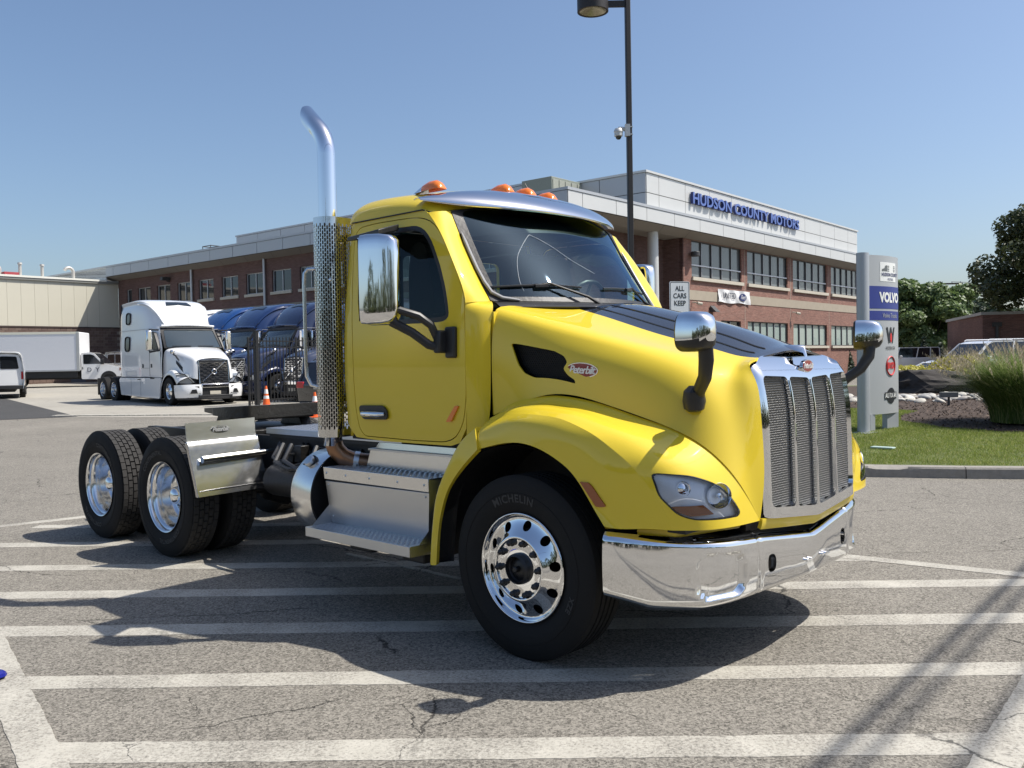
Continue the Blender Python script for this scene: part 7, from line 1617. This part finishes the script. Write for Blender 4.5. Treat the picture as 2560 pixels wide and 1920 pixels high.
M_lf1=leaf_mat('dark oak leaves',(.030,.045,.015),(.085,.10,.030),.3); M_lf2=leaf_mat('mid green leaves',(.08,.13,.035),(.18,.25,.09),.35); M_lf3=leaf_mat('far leaves',(.05,.075,.035),(.10,.13,.07),.2); M_lf4=leaf_mat('arborvitae',(.012,.028,.012),(.035,.06,.022),.15); M_lf5=leaf_mat('yellow shrub leaves',(.30,.28,.03),(.55,.50,.09),.3); M_lf6=leaf_mat('shrub leaves',(.03,.06,.015),(.09,.13,.03),.25)
tree('oak_tree','big dark leafy tree rising past the right edge above the brick house',(30.2,47.5,.1),10.2,5.3,M_lf1,40000,.125,3,.30,62,tr=.28,low=.26,squash=.7)
tree('round_tree','broad bright green round tree behind the parked cars beside the totem sign',(36.5,78.0,.1),8.0,5.0,M_lf2,30000,.20,4,.2,44,low=.02,squash=.6)
tree('bushy_tree','hazy green tree behind the utility pole left of the brick house',(48,99,.1),8.4,5.2,M_lf3,12000,.3,6,.2,30,low=.05)
tree('bushy_tree','small far green tree between the round tree and the utility pole',(42,94,.1),6.6,3.6,M_lf3,8000,.28,8,.2,24,low=.05)
tree('bushy_tree','far green tree just left of the brick house roof',(53,102,.1),8.0,4.0,M_lf3,8000,.3,9,.2,24,low=.05)
tree('bushy_tree','low far green tree behind the brick house chimney side',(60,104,.1),7.6,4.5,M_lf3,8000,.3,10,.2,24,low=.05)
# arborvitae hedge
ra=np.random.default_rng(12)
for i in range(15):
    x=24.5+i*1.45+ra.uniform(-.25,.25); y=64.5+i*.18+ra.uniform(-.3,.3); h=2.6+ra.uniform(-.45,.5); lab=['leftmost','second','third','fourth','fifth','sixth','seventh','eighth','ninth','tenth','eleventh','twelfth','thirteenth','fourteenth','last'][i]
    t=thing('arborvitae','dark conical evergreen, %s from the left in the hedge behind the cars'%lab,'shrub',(x,y,.1),0,'conical evergreens in the hedge behind the cars'); bl=[(0,0,h*(.1+.8*k/9),.62*(1-k/10.5)+.06,.62*(1-k/10.5)+.06,h*.12) for k in range(10)]
    V,F=leafcloud(ra,bl,1500,.10); raw('foliage',V,F,M_lf4,t); mb=MB(); mb.tube([(0,0,0),(0,0,h*.9)],[.06,.01],6); mb.build('trunk',M_bark,t)
def shrub(label,loc,rx,ry,rz,mt,N,ls,seed,cat='shrub',mt2=None):
    t=thing('shrub',label,cat,loc); r=np.random.default_rng(seed); bl=[]
    for i in range(26):
        d=r.normal(size=3); d/=np.linalg.norm(d); q=r.uniform(.3,.85); s=r.uniform(.2,.36); bl.append((d[0]*rx*q,d[1]*ry*q,abs(d[2])*rz*q+rz*.15,rx*s,ry*s,rz*s))
    V,F=leafcloud(r,bl,N,ls); raw('foliage',V,F,mt,t)
    for i in range(3): a=i*2.1; mb=MB(); mb.tube([(0,0,-.05),(rx*.3*math.cos(a),ry*.3*math.sin(a),rz*.5)],[.03,.01],5); mb.build('stem',M_bark,t)
shrub('yellow green leafy shrub on top of the dark boulder, right part',(15.0,29.6,.75),1.5,1.2,.75,M_lf5,5200,.05,21)
shrub('bright yellow flowering shrub trailing over the left end of the boulder',(12.9,29.2,.70),1.3,1.0,.50,M_lf5,4200,.045,22)
shrub('dark green bush between the totem pillar and the chrome mirror arm',(8.9,27.5,.2),1.0,.9,1.6,M_lf6,5000,.06,23)
for i,(x,y,s,lb) in enumerate([(25.5,44.5,1.3,'rounded green bush under the left end of the brick house wall'),(28.2,44.8,1.2,'rounded green bush below the white framed window of the brick house'),(23.3,45.5,1.1,'small green bush left of the brick house corner')]): shrub(lb,(x,y,.1),s,s,s*1.25,M_lf6,3200,.08,30+i)
# ornamental grasses
M_og=grass_mat('ornamental grass blades',(.10,.17,.035),(.21,.30,.08),(.40,.38,.20),.45); M_pl=grass_mat('grass plumes',(.40,.33,.22),(.52,.44,.32),(.58,.50,.38),.4)
def ograss(label,loc,R_,H,N,NP,seed,spread=.9):
    t=thing('ornamental_grass',label,'grass',loc); r=np.random.default_rng(seed); S=5
    a=r.uniform(0,2*np.pi,N); rr=np.sqrt(r.uniform(0,1,N))*R_*.38; hh=H*r.uniform(.45,.84,N); ln=R_*spread*r.uniform(.15,1.0,N); w=r.uniform(.0035,.0075,N); base=np.stack([rr*np.cos(a),rr*np.sin(a)],1); a2=a+r.normal(0,.5,N); V=[];F=[]
    dirv=np.stack([np.cos(a2),np.sin(a2)],1); perp=np.stack([-dirv[:,1],dirv[:,0]],1)
    pts=[]
    for s in range(S+1):
        q=s/S; hz=hh*(1.45*q-.62*q**2.6*(ln/R_+.35)); xy=base+dirv*(ln*q**1.8)[:,None]; ww=w*(1-.85*q); 
        pts.append(np.concatenate([xy-perp*ww[:,None],hz[:,None]],1)); pts.append(np.concatenate([xy+perp*ww[:,None],hz[:,None]],1))
    A_=np.stack(pts,1).reshape(-1,3); k=2*(S+1); idx=np.arange(N)[:,None]*k; Fs=[]
    for s in range(S): Fs.append(np.concatenate([idx+2*s,idx+2*s+1,idx+2*s+3,idx+2*s+2],1))
    raw('blades',A_,np.concatenate(Fs),M_og,t,kind='stuff')
    # plumes: feathery spindles
    V=[];F=[];o=0
    for i in range(NP):
        a=r.uniform(0,2*np.pi); q=r.uniform(0,1)**.6; x0,y0=.3*R_*q*math.cos(a),.3*R_*q*math.sin(a); h=H*r.uniform(.86,1.12)*(1-.16*q); lx=x0+R_*.62*q*math.cos(a)+r.normal()*.06; ly=y0+R_*.62*q*math.sin(a)+r.normal()*.06; L_=r.uniform(.20,.34); sx,sy2=(lx-x0)*.35+r.normal()*.03,(ly-y0)*.35+r.normal()*.03
        # stem
        V+= [(x0,y0,H*.3),(x0+.004,y0,H*.3),(lx+.003,ly,h-L_),(lx,ly,h-L_)]; F.append((o,o+1,o+2,o+3)); o+=4
        for j in range(26):
            u=r.uniform(0,1); cx,cy,cz=lx+sx*u,ly+sy2*u,h-L_+L_*u; wv=.030*math.sin(math.pi*min(1,u*1.05+.08)); an=r.uniform(0,6.28); dx,dy=math.cos(an)*wv,math.sin(an)*wv
            V+= [(cx,cy,cz-.02),(cx+dx*.5+.003,cy+dy*.5,cz+.005),(cx+dx,cy+dy,cz+.045),(cx+dx*.4-.003,cy+dy*.4,cz+.02)]; F.append((o,o+1,o+2,o+3)); o+=4
    raw('plumes',V,F,M_pl,t,kind='stuff')
ograss('large clump of tall ornamental grass with pale feathery plumes at the right edge',(9.80,16.9,.26),1.65,1.50,15000,420,41,.72)
ograss('smaller ornamental grass clump with pale plumes behind the big one, right edge',(12.4,19.5,.28),1.1,1.45,3000,120,42)
ograss('pale feathery grass tuft seen behind the left chrome hood mirror arm',(8.3,30.0,.35),.9,1.75,2500,120,43)
# boulders and river stones
M_rock=simple('dark boulder',(.040,.034,.030),.9,var=.55,vscale=2.2,bump=1.0,bscale=7)
def rock(label,loc,sx,sy,sz,seed,rz=0):
    t=thing('boulder',label,'rock',loc,rz); bm=bmesh.new(); bmesh.ops.create_icosphere(bm,subdivisions=4,radius=1); r=np.random.default_rng(seed); P=r.normal(size=(14,3)); P/=np.linalg.norm(P,axis=1,keepdims=True); dd=r.uniform(.72,.95,14)
    from mathutils import noise
    for v in bm.verts:
        d=v.co.normalized(); m=1
        for p,q in zip(P,dd):
            c=d.dot(Vector(p)); 
            if c>.1: m=min(m,q/c)
        m=max(m,.0); m*=1+.16*noise.noise(d*2.3+Vector((seed,0,0)))+.09*noise.noise(d*5); v.co=Vector((d.x*sx*m,d.y*sy*m,max(-.3,d.z*sz*m)))
    me=bpy.data.meshes.new('rock_body'); bm.to_mesh(me); bm.free(); me.materials.append(M_rock); o=bpy.data.objects.new('rock_body',me); COL.objects.link(o); o.parent=t
rock('long dark angular boulder with a flat top behind the white stones',(12.75,27.4,.46),1.75,.85,.66,51,-.35)
rock('small dark brown rock showing between the truck grille and the totem pillar',(8.1,25.4,.40),.9,.6,.42,52,.2)
M_st=[simple('river stone %d'%k,c,.7,var=.15,vscale=6) for k,c in enumerate([(.45,.42,.36),(.34,.33,.31),(.55,.52,.45),(.26,.24,.22)])]
bm=bmesh.new(); bmesh.ops.create_icosphere(bm,subdivisions=2,radius=1); sm=[]
for k in range(4): me=bpy.data.meshes.new('river_stone'); bm.to_mesh(me); me.materials.append(M_st[k]); me.polygons.foreach_set('use_smooth',[True]*len(me.polygons)); sm.append(me)
bm.free(); rs=random.Random(9)
for i in range(250):
    u=rs.random(); x=7.4+6.6*u+rs.gauss(0,.1); y=25.9-.55*u*2.2+rs.uniform(-2.9,.8)*(.85 if u<.8 else .6)
    if i<60: x=rs.uniform(7.2,8.8); y=rs.uniform(23.2,25.4)
    s=rs.uniform(.06,.15); o=bpy.data.objects.new('river_stone',sm[rs.randrange(4)]); COL.objects.link(o); o.location=(x,y,float(LZ(x,y))+s*.25); o.scale=(s*rs.uniform(.9,1.5),s,s*rs.uniform(.45,.7)); o.rotation_euler=(rs.uniform(-.3,.3),rs.uniform(-.3,.3),rs.uniform(0,3.1))
    _cats(o,'rounded pale river stone in the band before the boulder','stone','rounded river stones in front of the boulder',None)
# mulch chips
r=np.random.default_rng(77); N=9000; P=r.uniform([7.5,14.8],[14,25.5],(N,2)); P=P[inpoly(P,mulchp)]; N=len(P); a=r.uniform(0,6.28,N); L_=r.uniform(.02,.055,N); w=r.uniform(.006,.014,N); z=LZ(P[:,0],P[:,1])+.02+r.uniform(0,.02,N); tx,ty=np.cos(a),np.sin(a); tl=r.uniform(-.02,.02,N)
V=np.stack([np.stack([P[:,0]-tx*L_-ty*w,P[:,1]-ty*L_+tx*w,z-tl],1),np.stack([P[:,0]-tx*L_+ty*w,P[:,1]-ty*L_-tx*w,z-tl],1),np.stack([P[:,0]+tx*L_+ty*w,P[:,1]+ty*L_-tx*w,z+tl],1),np.stack([P[:,0]+tx*L_-ty*w,P[:,1]+ty*L_+tx*w,z+tl],1)],1).reshape(-1,3)
raw('bark_chips',V,np.arange(4*N).reshape(-1,4),leaf_mat('chips',(.03,.02,.015),(.13,.09,.065),0,.9),kind='stuff',label='dark bark mulch chips round the grass clump',cat='mulch')
# spotlights and lawn items
for i,(x,y,lb) in enumerate([(10.7,21.8,'small square spotlight on a stake in the mulch before the boulder'),(9.35,23.2,'small dark round spotlight among the white stones left of the square one')]):
    t=thing('garden_spotlight',lb,'garden light',(x,y,.30)); mb=MB(); mb.tube([(0,0,-.1),(0,0,.22)],.03,8); mb.build('stake',M_dkm,t); mb=MB(); 
    if i==0: mb.box((0,0,.27),(.40,.16,.13),-.1)
    else: mb.cyl((-.1,0,.24),(.1,0,.28),.10,n=14)
    mb.build('lamp_housing',simple('grey housing',(.16,.16,.15),.6) if i==0 else M_dkm,t,bevel=.01)
t=thing('valve_cover','pale green flat box cover lying in the lawn near the kerb','cover',(5.62,13.5,.165),-.75); mb=MB(); mb.bx(-.17,.17,-.07,.07,0,.03); mb.build('lid',simple('pale green plastic',(.36,.46,.42),.6),t,bevel=.01)
# ---------------- utility pole
up_=thing('utility_pole','dark wooden utility pole with crossarm and insulators left of the big tree','pole',(45.2,93.5,0)); mb=MB(); mb.tube([(.35,0,0),(.1,0,5),(-.25,0,9.0)],[.22,.20,.17],10); mb.build('pole',M_bark,up_); mb=MB(); mb.box((.6,0,8.75),(3.2,.14,.16)); mb.box((-.9,0,8.45),(.7,.12,.3)); mb.build('crossarm',M_bark,up_)
for x in (-1.0,-.2,1.1,2.0): mb=MB(); mb.cyl((x,0,8.8),(x,0,9.0),.06,n=8); mb.build('insulator',M_metw,up_)
mb=MB(); mb.tube([(.2,-.2,6.5),(.9,-.2,6.2),(1.1,-.2,5.7),(.5,-.2,4.8),(.45,-.2,2.5)],.035,5); mb.build('service_cable',M_plb,up_)
for i,(p0,p1,s_,lb) in enumerate([((46.3,93.5,8.95),(64,96,9.3),.3,'overhead wire running right from the top of the utility pole'),((45.3,93.4,5.0),(66,92,3.0),.5,'lower sagging wire running right from the utility pole towards the brick house'),((45.0,93.5,8.5),(41.0,92.5,4.4),.05,'guy wire slanting down left from the utility pole top'),((45.2,93.5,5.0),(38,100,5.6),.3,'lower wire running left from the utility pole')]):
    mb=MB(); a=Vector(p0);b=Vector(p1); mb.tube([a.lerp(b,k/10)-Vector((0,0,s_*4*(k/10)*(1-k/10))) for k in range(11)],.03,5); mb.build('overhead_wire',M_plb,None,label=lb,cat='cable')
# ---------------- brick house far right
M_brkh=brick_mat('house brick',(.16,.075,.06),(.21,.10,.08),(.18,.14,.13))
bh_=thing('brick_house','low flat roofed brown brick building behind the cars at the right edge','building',(28.0,52.5,0),-.30); mb=MB(); mb.bx(-.2,18,0,12,0,3.75); mb.build('brick_wall',M_brkh,bh_,ang=None); mb=MB(); mb.bx(-.3,18.1,-.1,12.1,3.75,3.92); mb.build('roof_edge',simple('pale roof edge',(.40,.40,.38),.6),bh_,ang=None)
mb=MB(); mb.bx(2.75,4.6,-.06,0,1.75,3.0); o=mb.build('window_frame',M_sgw,bh_,ang=None); mb=MB(); mb.bx(2.92,4.45,-.075,-.06,1.9,2.86); mb.build('pane',M_pgr,o,ang=None); mb=MB(); mb.tube([(.55,-.08,3.2),(.55,-.08,.1)],.09,8); mb.bx(.3,.8,-.16,0,3.05,3.3); mb.build('downspout',M_dkm,bh_)
mb=MB(); mb.bx(6.6,17,2,10,3.92,6.2); mb.build('upper_storey',simple('dark shingles',(.10,.085,.07),.9,var=.3),bh_,ang=None); mb=MB(); mb.bx(6.2,17,1.6,10,6.2,6.4); mb.build('upper_eave',simple('white eave',(.6,.6,.58),.6),bh_,ang=None)
t=thing('small_shed','small far white roofed shed between the hedge and the utility pole','shed',(43,88,0),.2); mb=MB(); mb.bx(-1.8,1.8,-1,1,0,2.7); mb.build('shed_wall',M_sill,t); mb=MB(); mb.prism([(-2.0,2.7),(2.0,2.7),(1.2,3.5),(-1.2,3.5)],-1.2,1.2); mb.build('shed_roof',simple('pale roof',(.62,.62,.6),.6),t)
# ---------------- far trees behind the photographer, mirrored in the chrome
r=np.random.default_rng(5); bl=[]
for i in range(46):
    x=-50+i*2.6+r.normal()*.6; y=-24+r.normal()*2; h=r.uniform(3.5,8.5); bl.append((x,y,h*.5,2.4,2.4,h*.55))
V,F=leafcloud(r,bl,22000,.34); raw('far_trees',V,F,M_lf1,kind='stuff',label='tree line across the street reflected in the chrome',cat='trees')
